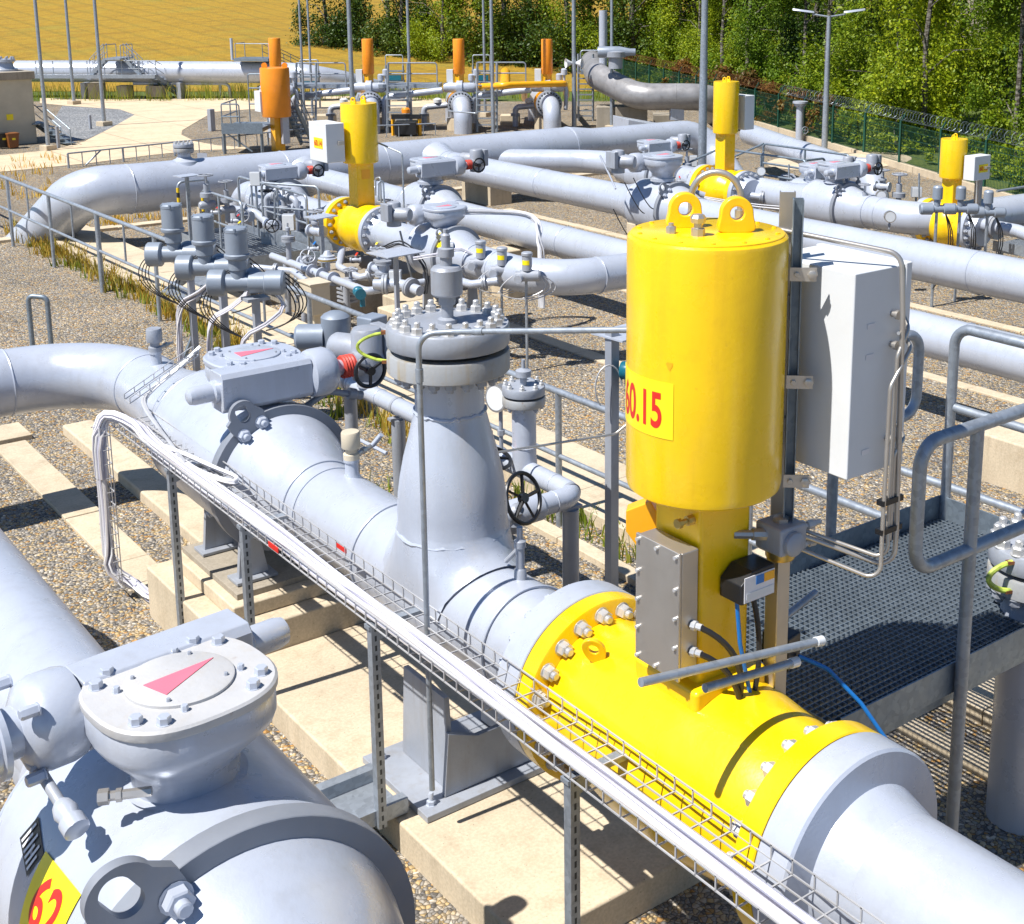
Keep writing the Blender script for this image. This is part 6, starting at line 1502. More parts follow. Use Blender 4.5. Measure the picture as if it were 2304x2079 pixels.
tag_handle('small cock with red lever left of the service platform', A(487,478,16.8), 'red'); tag_handle('small cock with red lever below the hazard striped rail', A(532,497,16.6), 'red'); tag_handle('small cock with yellow lever beneath the platform', A(536,512,16.4), 'label_yellow'); tag_handle('small cock with red lever under the yellow 60.14 valve', A(800,585,14.6), 'red'); tag_handle('small cock with yellow lever under the 60.14 valve flange', A(846,560,14.6), 'label_yellow'); tag_handle('small cock with blue lever by the regulator', A(705,560,14.8), 'bluecable')
jbox('small junction box on a post left of the service platform', A(575,402,17.5), .15, .20); jbox('grey junction box at the 60.14 platform rail', A(650,500,15.9), .16, .22, post=True); jbox('flat junction box under the tagged 60.14 ball valve', A(890,625,13.0), .14, .18); jbox('tiny junction box right of the 60.14 gearbox', A(1010,560,12.9), .12, .15)
m = MB(); a = A(665,605,15.0)
for i in range(9): m.torus(a+V3((.0,0,-.05*i)), (1,.2,.3 if i % 2 else -.3), .03, .008, 12, 5)
solo('hanging_chain', m, M['galv'], 'steel chain hanging from the platform beside the concrete plinth', 'chain')
for i, (px, py, px2, py2, Yv, lab) in enumerate(((705,470,705,560,15.6,'first thin conduit standing by the 60.14 yellow valve'),(900,520,930,640,13.6,'slanting thin conduit in front of the 60.14 ball valve'),(618,430,618,545,16.6,'thin conduit standing inside the service platform'))): solo('thin_conduit', MB().cyl(A(px,py,Yv), A(px2,py2,Yv), .013, n=8), M['galv'], lab, 'conduit')
cab('cable_bundle', 'black cables draped over the 60.14 ball valve', [A(860,560,13.8),A(900,545,13.4),A(935,568,13.0),A(960,610,12.8),A(955,660,12.7)], .03, 4, .008, 'blackcable', 41)
cab('cable_bundle', 'pale cables draped round the yellow tagged ball valve', [A(930,580,12.9),A(990,570,12.7),A(1040,560,12.6),A(1090,590,12.4)], .025, 4, .008, 'sheaths', 42)
solo('concrete_block', MB().box(7.9,8.5,14.0,14.5,-.05,.30), M['concrete'], 'concrete block in front of the 60.14 yellow valve plinth', 'block', bevel=.02)
small_pipe('pipe leading from the tagged ball valve toward the small actuators', [A(1000,622,12.5),A(1060,640,12.0),A(1120,632,11.8)], .045, ((0,.5),(1,.5)))
# --- row 60.13 and behind
small_pipe('flanged small pipe in front of the yellow 60.13 valve', [A(1475,452,15.0),A(1475,418,15.0),A(1540,425,14.7),A(1585,440,14.5)], .05, ((1,.3),(2,.5)))
small_pipe('low bypass pipe right of the yellow 60.13 valve', [A(1690,440,14.8),A(1755,448,14.4),A(1800,440,14.2),A(1800,470,14.2)], .055, ((0,.4),(0,.8),(1,.5)))
small_pipe('silver pipe along the service railing near the sun shade', [A(1740,425,15.3),A(1850,420,15.0)], .13, ((0,.3),(0,.7)), 'silver_dark')
small_pipe('small riser loop behind the 60.13 ball valve', [A(1880,440,14.2),A(1880,410,14.2),A(1930,415,13.9),A(1930,450,13.9)], .05, ((1,.5),))
wheel_valve('black wheel valve right of the 60.13 ball valve gear', A(1915,445,13.6), .9, (-.5,-.8,.2), 'black'); wheel_valve('grey wheel valve left of the yellow 60.13 valve', A(1500,402,16.4), .8); wheel_valve('grey wheel valve beside the white cables of the 60.13 row', A(1770,425,15.2), .8); wheel_valve('dark wheel valve near the end of the 60.13 pipe', A(2035,478,12.3), .8, (-.5,-.8,.2), 'black'); wheel_valve('grey wheel valve against the 60.12 row pipe', A(1985,420,13.4), .9); wheel_valve('small wheel valve under the bent service railing', A(1820,448,14.3), .7)
tag_handle('small cock with red lever left of the yellow 60.13 valve', A(1530,408,15.8), 'red'); tag_handle('small cock with red lever behind the mast on the 60.13 row', A(1555,398,16.0), 'red'); tag_handle('small cock with yellow lever right of the 60.13 valve', A(1712,420,15.0), 'label_yellow')
jbox('white junction box beside the yellow 60.13 valve', A(1705,408,15.3), .16, .2); jbox('grey junction box on a thin post by the 60.12 row', A(2062,432,13.2), .16, .16); jbox('small junction box right of the lean-to housing', A(1560,362,17.6), .14, .2)
for px, py, px2, py2, Yv, lab in ((1505,330,1505,420,17.6,'thin conduit standing right of the lean-to housing'),(1545,335,1545,410,17.4,'thin conduit left of the yellow 60.13 post'),(2068,390,2068,490,12.6,'thin instrument post left of the last yellow valve'),(1775,370,1775,430,15.0,'thin post within the dark service railing')): solo('thin_conduit', MB().cyl(A(px,py,Yv), A(px2,py2,Yv), .014, n=8), M['galv'], lab, 'conduit')
p = A(1868,418,15.2); t = thing('shade_post', 'tilted little shade plate on a post behind the 60.13 ball valve', 'post', (p.x,p.y,0)); part('post', MB().cyl((p.x,p.y,0), (p.x,p.y,p.z), .018, n=8), M['galv'], t); part('shade_plate', MB().obox(p, V3((.17,.02,.05)), V3((-.02,.15,0)), V3((-.003,0,.008))), M['silver'], t)
solo('sand_heap', MB().rings([[at(1890,362,z=0)+V3((1.6*k*cos(a)*1.3, 1.0*k*sin(a)*1.3, h)) for a in [2*pi*j/24 for j in range(24)]] for k, h in ((1.0,.01),(.75,.05),(.4,.09),(.1,.10))]), M['concrete'], 'pale sandy patch in the gravel left of the mesh fence', 'sand')
small_pipe('flanged pipe right of the last yellow valve', [A(2210,505,10.9),A(2290,520,10.3),A(2330,535,10.0)], .09, ((0,.4),))
m = MB(); a = A(1440,425,14.4)
for px, py in ((1425,400),(1405,410),(1380,470)): m.tube(arc3(A(px,py,14.3), A(px+45,py+70,14.2), (.0,-.05,-.1), 8), .008, 6)
solo('drooping_wires', m, M['blackcable'], 'dark wires drooping over the ball valve behind the big cylinder', 'cables')
# --- amber row: extra platforms, boxes and pipes between the stands
for i, (px, py, lab) in enumerate(((745,262,'left'),(955,262,'middle'),(1160,262,'right'))):
    c = at(px, py+22, z=0); t = thing('bypass_pipe', 'grey flanged bypass pipe on the %s side of an amber stand' % lab, 'pipe', c)
    part('pipe_run', MB().tube([c, c+V3((0,0,.55)), c+RT*.75+V3((0,0,.62)), c+RT*.9-FW*.1+V3((0,0,.95))], .085, 14, .14), M['silver'], t); part('pipe_flange', MB().lathe([(.14,0),(.14,.07)], c+V3((0,0,.3)), n=16), M['silver_dark'], t)
    part('valve_knob', MB().lathe([(.06,0),(.12,.03),(.12,.12),(.05,.16)], c+RT*.4+V3((0,0,.66)), n=14), M['white'], t)
    b0 = at(px-12, py+18, z=0); solo('concrete_pier', MB().obox(b0+V3((0,0,.13)), RT*.28, FW*.25, V3((0,0,.16))), M['concrete'], 'low concrete pier left of the %s amber stand' % lab, 'pier', bevel=.02)
for i, (px, py, lab) in enumerate(((700,245,'behind the two thin masts'),(890,228,'left of the middle amber stand'),(1085,228,'right of the middle amber stand'))):
    c = at(px, py, z=0); t = thing('valve_rack', 'blue grey valve rack standing %s' % lab, 'rack', c)
    for s_ in (-.3,.3): part('upright', MB().bar(c+RT*s_, c+RT*s_+V3((0,0,1.25)), .05, .05), M['galv'], t)
    m = MB()
    for h in (.35,.7,1.05): m.obox(c+V3((0,0,h)), RT*.34, FW*.16, V3((0,0,.02)))
    part('shelves', m, M['galv_dark'], t); part('valve_block', MB().obox(c+V3((0,0,.82)), RT*.24, FW*.12, V3((0,0,.09))), M['teal'], t, .01)
    part('top_rail', MB().tube([c-RT*.3+V3((0,0,1.25)), c-RT*.3+V3((0,0,1.6)), c+RT*.3+V3((0,0,1.6)), c+RT*.3+V3((0,0,1.25))], .02, 8, .06), M['galv'], t)
m = MB(); m.tube([at(1010,262,z=.55),at(1010,250,z=.75),at(1075,255,z=.75),at(1075,275,z=.2)], .02, 8, .06); solo('hand_rail', m, M['galv'], 'short bent hand rail before the middle amber elbow', 'railing')
# ================================================================ background of the site
br = thing('barrier_rail', 'low galvanised barrier rail between the road and the fat header pipe', 'railing', (10,22.9,0))
ra = at(155,378,z=0); rb_ = at(700,316,z=0); rc_ = at(980,305,z=0)
def rail_line(t, p, q_, h, n, r=.018, mid=True, mat='galv'):
    part('top_rail', MB().cyl(p+V3((0,0,h)), q_+V3((0,0,h)), r, n=8), M[mat], t)
    for i in range(n+1):
        c = p.lerp(q_, i/n); part('post', MB().cyl(c, c+V3((0,0,h)), r*(1.4 if i % 4 == 0 else .7), n=8), M[mat], t)
rail_line(br, ra, rb_, .33, 20); rail_line(br, rb_, rc_, .33, 10)
a = ra+(rb_-ra)*.06; part('brace', MB().cyl(a+V3((0,0,.02)), a+(rb_-ra)*.06+V3((0,0,.33)), .018, n=8), M['galv'], br)
p = at(453,352,z=.3); part('sign_plate', MB().rbox(p+V3((0,-.05,0)), .22, .012, .16, -.66), M['silver'], br)
# concrete hut with bins and stair
A = at(85,322,z=0); u = (A-at(-60,334,z=0)).normalized(); v = V3((-u.y,u.x,0))
hut = thing('concrete_hut', 'pale rendered hut at the upper left with a small yellow sign', 'hut', A)
zt = zat(160,A.x,A.y); B0 = A-u*3.2
def hp(mb, a0, a1, b0, b1, z0, z1): return mb.obox(A+u*(a0+a1)/2+v*(b0+b1)/2+V3((0,0,(z0+z1)/2)), u*(a1-a0)/2, v*(b1-b0)/2, V3((0,0,(z1-z0)/2)))
part('wall', hp(MB(), -3.2,-.02, .02,1.5, 0,zt-.2), M['beigewall'], hut, .01)
part('roof', hp(MB(), -3.3,.06, -.06,1.6, zt-.2,zt), M['greyconc'], hut, .01)
sg = at(30,265,z=1.0); sz_ = zat(265,sg.x,sg.y); c = A-u*.64; part('yellow_sign', hp(MB(), -.72,-.56, -.004,.02, zat(270,c.x,c.y),zat(257,c.x,c.y)), M['label_yellow'], hut)
part('joint', hp(MB(), -.02,.0, .03,1.45, 0,zt-.2), M['beigewall'], hut)
rv = thing('roof_valve', 'grey bolted pipework on the roof of the pale hut', 'pipework', A+V3((0,0,zt)))
c = A-u*.45+v*.6
m = MB(); m.lathe([(.32,0),(.32,.05),(.25,.06),(.2,.22),(.28,.24),(.28,.30)], c+V3((0,0,zt)), n=24); m.lathe([(.12,0),(.12,.9)], c+u*-.9+V3((0,0,zt+.14)), u, 16); part('pipework', m, M['silver'], rv); bolts(rv, 'stud_bolt', M['silver_dark'], circle_spots(c+V3((0,0,zt+.30)), (0,0,1), .23, 10), (0,0,1), .03, .06)
for i, (px, mt, lab) in enumerate(((7,'black','black wheeled bin left of the brown bin by the pale hut'),(29,'brown','brown wheeled bin in front of the pale hut'))):
    c = at(px, 334, z=0); w_ = .135; h = zat(298,c.x,c.y)
    t = thing('wheelie_bin', lab, 'bin', c)
    part('bin_body', MB().rings([[c+u*(sx*w_*k)+v*(sy*w_*k)+V3((0,0,z)) for sx, sy in ((-1,-1),(1,-1),(1,1),(-1,1))] for k, z in ((.8,.03),(1.0,h*.88))]), M[mt], t, .006); part('lid', hp2 := MB().obox(c+V3((0,0,h*.93)), u*w_*1.08, v*w_*1.1, V3((0,0,h*.05))), M[mt], t, .006)
    part('sticker', MB().obox(c-v*w_*.97+V3((0,0,h*.62)), u*.04, v*.004, V3((0,0,.025))), M['label_yellow'], t)
# steel stair with rails at the hut side
s0 = at(150,322,z=0); s1 = at(92,250,z=0)
stp = thing('steel_stair', 'short dark steel stair with handrails beside the pale hut', 'stair', s0)
up = V3((0,0,1)); e0 = at(150,325,z=0); e1 = at(115,303,z=0); dirs = (e1-e0)
p0, p1 = e0, A+u*.15+v*.2
for i in range(5):
    q_ = e0.lerp(A+u*.2+v*.25, i/5); part('tread', MB().obox(q_+V3((0,0,.06+.09*i)), u*.14, v*.30, V3((0,0,.012))), M['galv_dark'], stp)
for b in (-.30,.30):
    part('stringer', MB().bar(e0+v*b, A+u*.1+v*(.25+b)+V3((0,0,.5)), .02, .1), M['galv_dark'], stp)
    part('handrail', MB().tube([e0+v*b, e0+v*b+V3((0,0,.42)), A+u*.2+v*(.25+b)+V3((0,0,.95)), A+u*.05+v*(.25+b)+V3((0,0,.95))], .014, 8, .05), M['galv_dark'], stp); part('handrail', MB().cyl(e0+v*b+V3((0,0,.22)), A+u*.2+v*(.25+b)+V3((0,0,.72)), .01, n=6), M['galv_dark'], stp)
part('landing', MB().obox(A+u*.1+v*.25+V3((0,0,.5)), u*.2, v*.32, V3((0,0,.015))), M['galv_dark'], stp)
# masts and lamps
def mast(label, px, py, r, top, kind='mast', base=True, lean=None, mat='galv'):
    p = at(px, py, z=0); t = thing('lamp_mast', label, 'mast', p)
    part('pole', MB().lathe([(r*1.15,0),(r,top*.3),(r*.75,top)], p, n=14), M[mat], t)
    if base: part('base_block', MB().rbox(p+V3((0,0,.05)), r*7, r*6, .16, .4), M['concrete'], t, .01)
    part('lamp_head', MB().rbox(p+V3((.12,.08,top)), .35, .12, .05, .6), M['silver'], t)
    return p, t
mast('leaning looking mast at the hut, leftmost of the masts', 109, 338, .045, 6.5); mast('mast on a flat plinth beyond the chippings, second from left', 167, 235, .05, 7.0); mast('mast on a concrete plinth in the chippings, third from left', 235, 283, .05, 6.5)
mast('thin mast left of the second yellow actuator, first of a close pair', 687, 300, .035, 6, base=False); mast('thin mast left of the second yellow actuator, second of a close pair', 704, 270, .035, 6)
mast('thick mast rising from behind the 60.14 cylinder', 796, 300, .065, 6, base=False); mast('mast between the amber actuators over the yellow crawler frame', 925, 285, .045, 6); mast('thin mast on a plinth right of the ladder, in the amber row', 1092, 262, .04, 6); mast('mast in front of the amber row right of the middle actuator', 1110, 300, .05, 6, base=False); mast('mast behind the dark elbow pipe at the right of the amber row', 1376, 292, .045, 6)
p, t = mast('mast with two horn loudspeakers near the header end', 1292, 290, .06, 6, base=False)
for s_ in (-1,1): part('horn_speaker', MB().lathe([(.04,0),(.06,.05),(.13,.17),(.135,.18),(.12,.175),(.03,.06)], p+V3((0,0,zat(142,p.x,p.y)))+RT*(s_*.06), RT*s_-FW*.35, 20), M['white'], t)
# tall mast through the middle right and twin head lamp
p = at(1578, 470, z=0); zt = 7; t = thing('lamp_mast', 'tall slender mast rising right behind the big cylinder hoop', 'mast', (p.x,p.y,0)); part('pole', MB().lathe([(.085,0),(.075,2.2),(.06,3.5),(.05,zt)], p, n=18), M['galv'], t); part('lamp_head', MB().rbox((p.x+.2,p.y,zt), .5, .15, .06, .6), M['silver'], t)
p = at(1854, 358, z=0); zt = zat(36,p.x,p.y); t = thing('street_lamp', 'grey street lamp with two opposite lamp heads in front of the wood', 'street lamp', p)
part('pole', MB().lathe([(.075,0),(.07,zt*.4),(.045,zt)], p, n=16), M['galv'], t)
for s_ in (-1,1):
    e = RT*.86*s_+FW*.1; c = p+V3((0,0,zt-.02)); arm = part('lamp_arm', MB().tube([c, c+e*.45+V3((0,0,.06))], .022, 8), M['galv'], t)
    part('lamp_head', MB().rings([[c+e*d+RT.cross(V3((0,0,1)))*0+V3((-e.y,e.x,0)).normalized()*sy*w_+V3((0,0,.05+.11*d+h)) for sy, h in ((-1,-.01),(-.6,.035),(.6,.035),(1,-.01))] for d, w_ in ((.40,.03),(.50,.085),(.85,.075),(.98,.03))]), M['silver'], arm, .004)
# big far pipe with stairs
FZ = .93
a = at(40,160,z=FZ); b_ = at(610,163,z=FZ); r_ = .38
pa = [tuple(a), tuple(b_), tuple(at(690,168,z=FZ)), tuple(at(775,184,z=.62)), tuple(at(920,222,z=-.25))]
ft = pipeline('far_pipeline', 'big pale far pipeline on supports along the crop field, dipping at its right end', pa, r_, 1.6, 'silver', [], 40)
fd_ = (b_-a).normalized(); fn_ = V3((-fd_.y,fd_.x,0))
def fp(px): return at(px, 163, z=FZ)
for i, px in enumerate((190,215,278,345,355,405,595)):
    c = fp(px); w_ = (.08 if i in (0,5) else .22)
    solo('pipe_support', MB().obox(V3((c.x,c.y,(FZ-r_)/2)), fd_*w_, fn_*.25, V3((0,0,(FZ-r_)/2+.03)) if i in (0,1,5) else V3((0,0,(FZ-r_)/2*.72))), M['silver_dark'] if i in (0,5) else M['greyconc'], 'support %s from the left under the big far pipeline' % ords[i], 'support', 'supports of the far pipeline', bevel=.01)
wk = thing('pipe_walkway', 'steel walkway with railings and two stairs along the big far pipeline', 'walkway', fp(230))
w0, w1 = fp(95), fp(362); off = -fn_*(.42) if (-fn_).dot(FW) < 0 else fn_*.42
zw = .82
def wp(p, z): return V3((p.x,p.y,z))+off
part('deck', MB().obox((wp(w0,zw)+wp(w1,zw))/2, (w1-w0)/2, off.normalized()*.14, V3((0,0,.06))), M['galv'], wk)
part('top_rail', MB().cyl(wp(w0,zw+.55), wp(w1,zw+.55), .016, n=8), M['galv'], wk); part('mid_rail', MB().cyl(wp(w0,zw+.28), wp(w1,zw+.28), .012, n=8), M['galv'], wk)
for i in range(8): c = w0.lerp(w1, i/7); part('post', MB().cyl(wp(c,zw), wp(c,zw+.55), .016, n=8), M['galv'], wk)
def flight(t, p, z0, q_, z1, w_, n, mat='galv'):
    part('stringer', MB().bar(p+V3((0,0,z0)), q_+V3((0,0,z1)), .03, .12), M[mat], t)
    o = (V3(q_)-V3(p)); s_ = V3((-o.y,o.x,0)).normalized()*w_; part('stringer', MB().bar(p+s_+V3((0,0,z0)), q_+s_+V3((0,0,z1)), .03, .12), M[mat], t)
    m = MB()
    for i in range(n): c = V3(p).lerp(V3(q_), (i+.5)/n)+s_*.5+V3((0,0,z0+(z1-z0)*(i+.5)/n)); m.obox(c, o.normalized()*.07, s_*.5, V3((0,0,.012)))
    part('treads', m, M[mat], t)
    for k_ in (0,1):
        for h in (.28,.55): part('handrail', MB().cyl(p+s_*k_+V3((0,0,z0+h)), q_+s_*k_+V3((0,0,z1+h)), .013, n=6), M[mat], t)
        for i in range(4): c = V3(p).lerp(V3(q_), i/3)+s_*k_+V3((0,0,z0+(z1-z0)*i/3)); part('post', MB().cyl(c, c+V3((0,0,.55)), .013, n=6), M[mat], t)
e = at(422,217,z=0); s_ = wp(w1,0)
flight(wk, V3((s_.x,s_.y,0)), zw, V3((e.x,e.y,0)), 0, .35, 9)
# stile bridge over the pipe
sb = thing('pipe_stile', 'steel stile stair climbing over the big far pipeline', 'stair', fp(270)); c = fp(270)
q0 = V3((c.x,c.y,0))+off*.9
part('landing', MB().obox(V3((c.x,c.y,FZ+r_+.12)), fd_*.30, fn_*.6, V3((0,0,.03))), M['galv'], sb)
for s_ in (-1,1): flight(sb, V3((c.x,c.y,0))+fd_*.30*s_+off*.6, FZ+r_+.1, V3((c.x,c.y,0))+fd_*.85*s_+off*.6, zw+.05, .25, 5)
for s_ in (-1,1): part('guard_rail', MB().tube([V3((c.x,c.y,FZ+r_+.1))+fd_*.3*s_-fn_*.5, V3((c.x,c.y,FZ+r_+.6))+fd_*.3*s_-fn_*.5, V3((c.x,c.y,FZ+r_+.6))+fd_*.3*s_+fn_*.5, V3((c.x,c.y,FZ+r_+.1))+fd_*.3*s_+fn_*.5], .016, 8, .05), M['galv'], sb)
# second crossing by the orange actuator
c = fp(580); pb = thing('pipe_platform', 'steel platform and long stair over the far pipeline behind the orange actuator', 'platform', c)
zq = FZ+r_+.10
part('deck', MB().obox(V3((c.x,c.y,zq))+off*.4, fd_*.62, fn_*.5, V3((0,0,.05))), M['galv_dark'], pb)
for s_ in (-1,1): part('guard_rail', MB().tube([V3((c.x,c.y,zq))+fd_*.6*s_-fn_*.5, V3((c.x,c.y,zq+.55))+fd_*.6*s_-fn_*.5, V3((c.x,c.y,zq+.55))+fd_*.6*s_+fn_*.5, V3((c.x,c.y,zq))+fd_*.6*s_+fn_*.5], .016, 8, .05), M['galv'], pb)
part('guard_rail', MB().cyl(V3((c.x,c.y,zq+.55))+off-fd_*.6, V3((c.x,c.y,zq+.55))+off+fd_*.6, .016, n=8), M['galv'], pb)
e = at(745,207,z=0); s_ = V3((c.x,c.y,0))+fd_*.6+off; flight(pb, s_, zq, V3((e.x,e.y,0)), .15, .3, 12, 'galv_dark')
part('cross_pipe', MB().tube([V3((c.x,c.y,FZ+r_+.05))-fd_*.9, V3((c.x,c.y,FZ+1.2))-fd_*.9], .05, 10), M['silver'], pb)
# thin pipe under the far pipeline
b2 = at(515,188,z=.52); m = MB(); m.tube([tuple(at(300,188,z=.52)),tuple(b2),(b2.x+.02,b2.y,-.1)], .055, 14, .18); m.cyl(tuple(at(495,189,z=.5)), V3((at(495,189,z=.5).x,at(495,189,z=.5).y,0)), .05, n=10); solo('drain_pipe', m, M['silver'], 'thin pipe hanging under the big far pipeline with a bent down end', 'pipe')
for px, lab in ((310,'left'),(470,'right')): p = at(px,139,Y=fp(px).y); 
# orange actuator and its platform
p = at(627, 340, z=0)
oa = thing('gas_actuator', 'orange actuator standing alone left of the white 60.14 box', 'actuator', p)
zt, zb = zat(152,p.x,p.y), zat(262,p.x,p.y); rc = .355
part('cylinder', MB().lathe([(rc*.97,zb),(rc,zb+.02),(rc,zt-.02),(rc*.97,zt)], (p.x,p.y,0), n=48), M['orange'], oa)
part('actuator_post', MB().rbox((p.x,p.y,(zb)/2), .26, .26, zb, 0), M['yellow_far'], oa, .01); part('post_panel', MB().rbox((p.x+.10,p.y-.22,.75), .17, .12, 1.1, 0), M['silver'], oa)
for s_ in (-1,1): part('lifting_eye', MB().lathe([(.07,0),(.07,.05)], V3((p.x,p.y,zt+.05))+RT*.25*s_, FW, 12), M['orange'], oa)
part('side_box', MB().rbox((p.x-.32,p.y+.20,zb+.38), .16, .34, .50, 0), M['white'], oa)
opf = thing('service_platform', 'raised grating platform with railing left of the orange actuator', 'platform', p-RT*.6)
c = V3((p.x,p.y,0))-RT*.72+FW*.1; du, dv = V3((1,0,0)), V3((0,1,0)); dz = zat(285,c.x,c.y)
part('deck', MB().obox(c+V3((0,0,dz)), RT*.50, FW*.7, V3((0,0,.05))), M['galv_dark'], opf); part('toe_board', MB().obox(c-FW*.7+V3((0,0,dz+.03)), RT*.5, FW*.01, V3((0,0,.13))), M['galv_dark'], opf)
for sx in (-.46,.46):
    for sy in (-.66,.66): part('leg', MB().bar(c+RT*sx+FW*sy, c+RT*sx+FW*sy+V3((0,0,dz)), .06, .06), M['galv_dark'], opf)
for pth in ([(-.48,-.68,0),(-.48,-.68,.62),(-.48,.68,.62),(-.48,.68,0)],[(-.48,-.68,.62),(-.05,-.68,.62),(-.05,-.68,0)],[(-.48,-.68,.32),(-.05,-.68,.32)],[(-.48,-.68,.32),(-.48,.68,.32)],[(-.48,.1,.0),(-.48,.1,.62)],[(-.15,.68,0),(-.15,.68,1.25),(.3,.68,1.25),(.3,.68,0)],[(-.15,.68,.9),(.3,.68,.9)],[(-.15,.68,.5),(.3,.68,.5)]):
    part('guard_rail', MB().tube([c+RT*x+FW*y+V3((0,0,dz+z)) for x, y, z in pth], .017, 8, .06), M['galv_dark'], opf)
part('brace', MB().bar(c+RT*-.46-FW*.6+V3((0,0,dz-.05)), c+RT*.2-FW*.6+V3((0,0,.05)), .03, .03), M['galv_dark'], opf)
ost = thing('steel_stair', 'dark steel stair going down right of the orange actuator', 'stair', p+RT*.6); a_ = V3((p.x,p.y,0))+RT*.42+FW*.3; e = at(705,330,z=0); flight(ost, a_, 1.1, V3((e.x,e.y,0)), .05, .35, 9, 'galv_dark')
# four amber valve stands in a row
def amber(label, px, pyb, k=1.0, ladder=True, elbow=True, first=None):
    p = at(px, pyb, z=0); x, y = p.x, p.y; t = thing('gas_actuator', label, 'actuator', p, 'amber actuators standing in a row')
    zf = zat(200, x, y); zc = zat(166, x, y)
    part('cylinder', MB().lathe([(.15,zc),(.16,zc+.02),(.16,zc+.95),(.15,zc+.97)], (x,y,0), n=40), M['orange'], t)
    part('actuator_post', MB().rbox((x,y,(zf+zc)/2-.1), .19, .19, zc-zf+.3, .2), M['yellow_far'], t, .01)
    cz = .74; c = V3((x,y,cz)); ax = V3((0,-1,0))
    ax = (-FW*.8-RT*-.15).normalized()
    part('valve_body', MB().lathe([(.22,-.4),(.34,-.38),(.34,-.28),(.26,-.27),(.28,0),(.26,.14),(.34,.16),(.34,.24),(.25,.25)], c, ax, 36), M['yellow_far'], t)
    fl = part('pipe_flange', MB().lathe([(.365,.25),(.37,.26),(.37,.37),(.30,.39),(.26,.48)], c, ax, 36), M['silver_dark'], t)
    part('gear_body', MB().lathe([(.12,-.45),(.14,-.4),(.14,-.1),(.2,-.08),(.2,.08),(.14,.1),(.14,.4),(.1,.46)], c+V3((0,0,.46))+ax*.1, RT, 16), M['silver'], t)
    bolts(t, 'flange_bolt', M['black'], circle_spots(c+ax*.37, ax, .315, 22), ax, .024, .04)
    el = thing('gas_pipeline', label.replace('amber actuator','grey elbow pipe below the amber actuator'), 'pipeline', p)
    c1 = c+ax*.40; c2 = c+ax*.92; part('pipe_run', MB().tube([c1, c2, (c2.x,c2.y,-.2)], .25, 36, .42, 12), M['silver'], el)
    part('back_pipe', MB().tube([c-ax*.4, c-ax*2.2, c-ax*2.6+V3((0,0,-1.5))], .25, 24, .5), M['silver'], el)
    part('plinth', MB().rbox(c-V3((0,0,cz*.5+.25)), .6, .5, cz*1.0-.3, .3), M['concrete'], t, .02)
    q_ = c+RT*-.26+V3((0,0,.72)); part('cabinet', MB().obox(q_, RT*.09, FW*.08, V3((0,0,.24))), M['white'], t, .006)
    for s_, h in ((.42,.55),(.60,.75)): part('instrument', MB().lathe([(.04,0),(.04,.25),(.09,.27),(.09,.42),(.05,.45)], c+RT*s_*.8+V3((0,0,h*.7)), n=12), M['silver'], t)
    part('bypass', MB().tube([c+RT*.2+V3((0,0,.46)),c+RT*.55+V3((0,0,.5)),c+RT*.52+V3((0,0,-.2))], .06, 10, .15), M['silver'], t)
    if ladder:
        l = thing('access_ladder', label.replace('amber actuator','steel ladder platform beside the amber actuator'), 'ladder', p-RT*1.6)
        b0 = V3((x,y,0))-RT*2.05+ax*.6; 
        for s_ in (0,.55):
            part('stile', MB().bar(b0+RT*s_-FW*.25, b0+RT*s_+FW*.25+V3((0,0,1.9)), .05, .05), M['galv'], l)
        m = MB()
        for i in range(7): h = .2+.18*i; m.obox(b0+RT*.27+FW*(-.25+.5*h/1.9)+V3((0,0,h)), RT*.26, FW*.07, V3((0,0,.012)))
        part('rungs', m, M['galv'], l)
        part('deck', MB().obox(b0+RT*.55+FW*.7+V3((0,0,1.25)), RT*.85, FW*.4, V3((0,0,.05))), M['galv'], l)
        for pth in ([(0,.25,1.9),(1.35,.3,1.9),(1.35,.3,1.2)],[(0,.25,1.6),(1.35,.3,1.6)]): part('guard_rail', MB().tube([b0+RT*a1+FW*a2+V3((0,0,a3)) for a1, a2, a3 in pth], .02, 8, .08), M['galv'], l)
        part('bypass_pipe', MB().tube([b0+RT*-.15+FW*.3+V3((0,0,.2)), b0+RT*-.15+FW*.3+V3((0,0,.95)), b0+RT*1.5+FW*.2+V3((0,0,1.15))], .09, 14, .2), M['silver'], l)
amber('amber actuator just above the 60.14 cylinder', 834, 292); amber('amber actuator right of the small yellow engine stand', 1036, 292); amber('amber actuator left of the horn speaker mast', 1232, 290); amber('amber actuator hidden behind the orange cylinder', 628, 300, ladder=False)
# yellow gas pipe at the field edge and small crane frame
m = MB(); m.tube([tuple(at(1070,195,z=1.2)),tuple(at(1130,192,z=1.35)),tuple(at(1270,188,z=1.3)),tuple(at(1275,215,z=.6))], .09, 12, .2); m.cyl(at(1137,196,z=1.2), at(1137,178,z=1.2)+V3((0,0,.2)), .15, n=12); m.tube([tuple(at(1180,200,z=1.1)),tuple(at(1180,222,z=.3))], .1, 10); solo('yellow_pipe', m, M['yellow_far'], 'yellow gas pipe running behind the amber row at the field edge', 'pipe')
p = at(915,305,z=0); yf = thing('engine_stand', 'small yellow and black frame stand left of the middle amber actuator', 'frame', p)
for s_ in (-.36,.36): part('leg', MB().bar(p+RT*s_, p+RT*s_+V3((0,0,.55)), .08, .08), M['yellow_far'], yf)
part('beam', MB().bar(p-RT*.4+V3((0,0,.52)), p+RT*.42+V3((0,0,.52)), .12, .12), M['black'], yf); part('lamp', MB().lathe([(.12,0),(.12,.1),(.08,.14)], p+V3((0,0,.62)), n=14), M['orange'], yf); part('engine_case', MB().obox(p+V3((0,0,.22)), RT*.3, FW*.25, V3((0,0,.18))), M['black'], yf, .02)
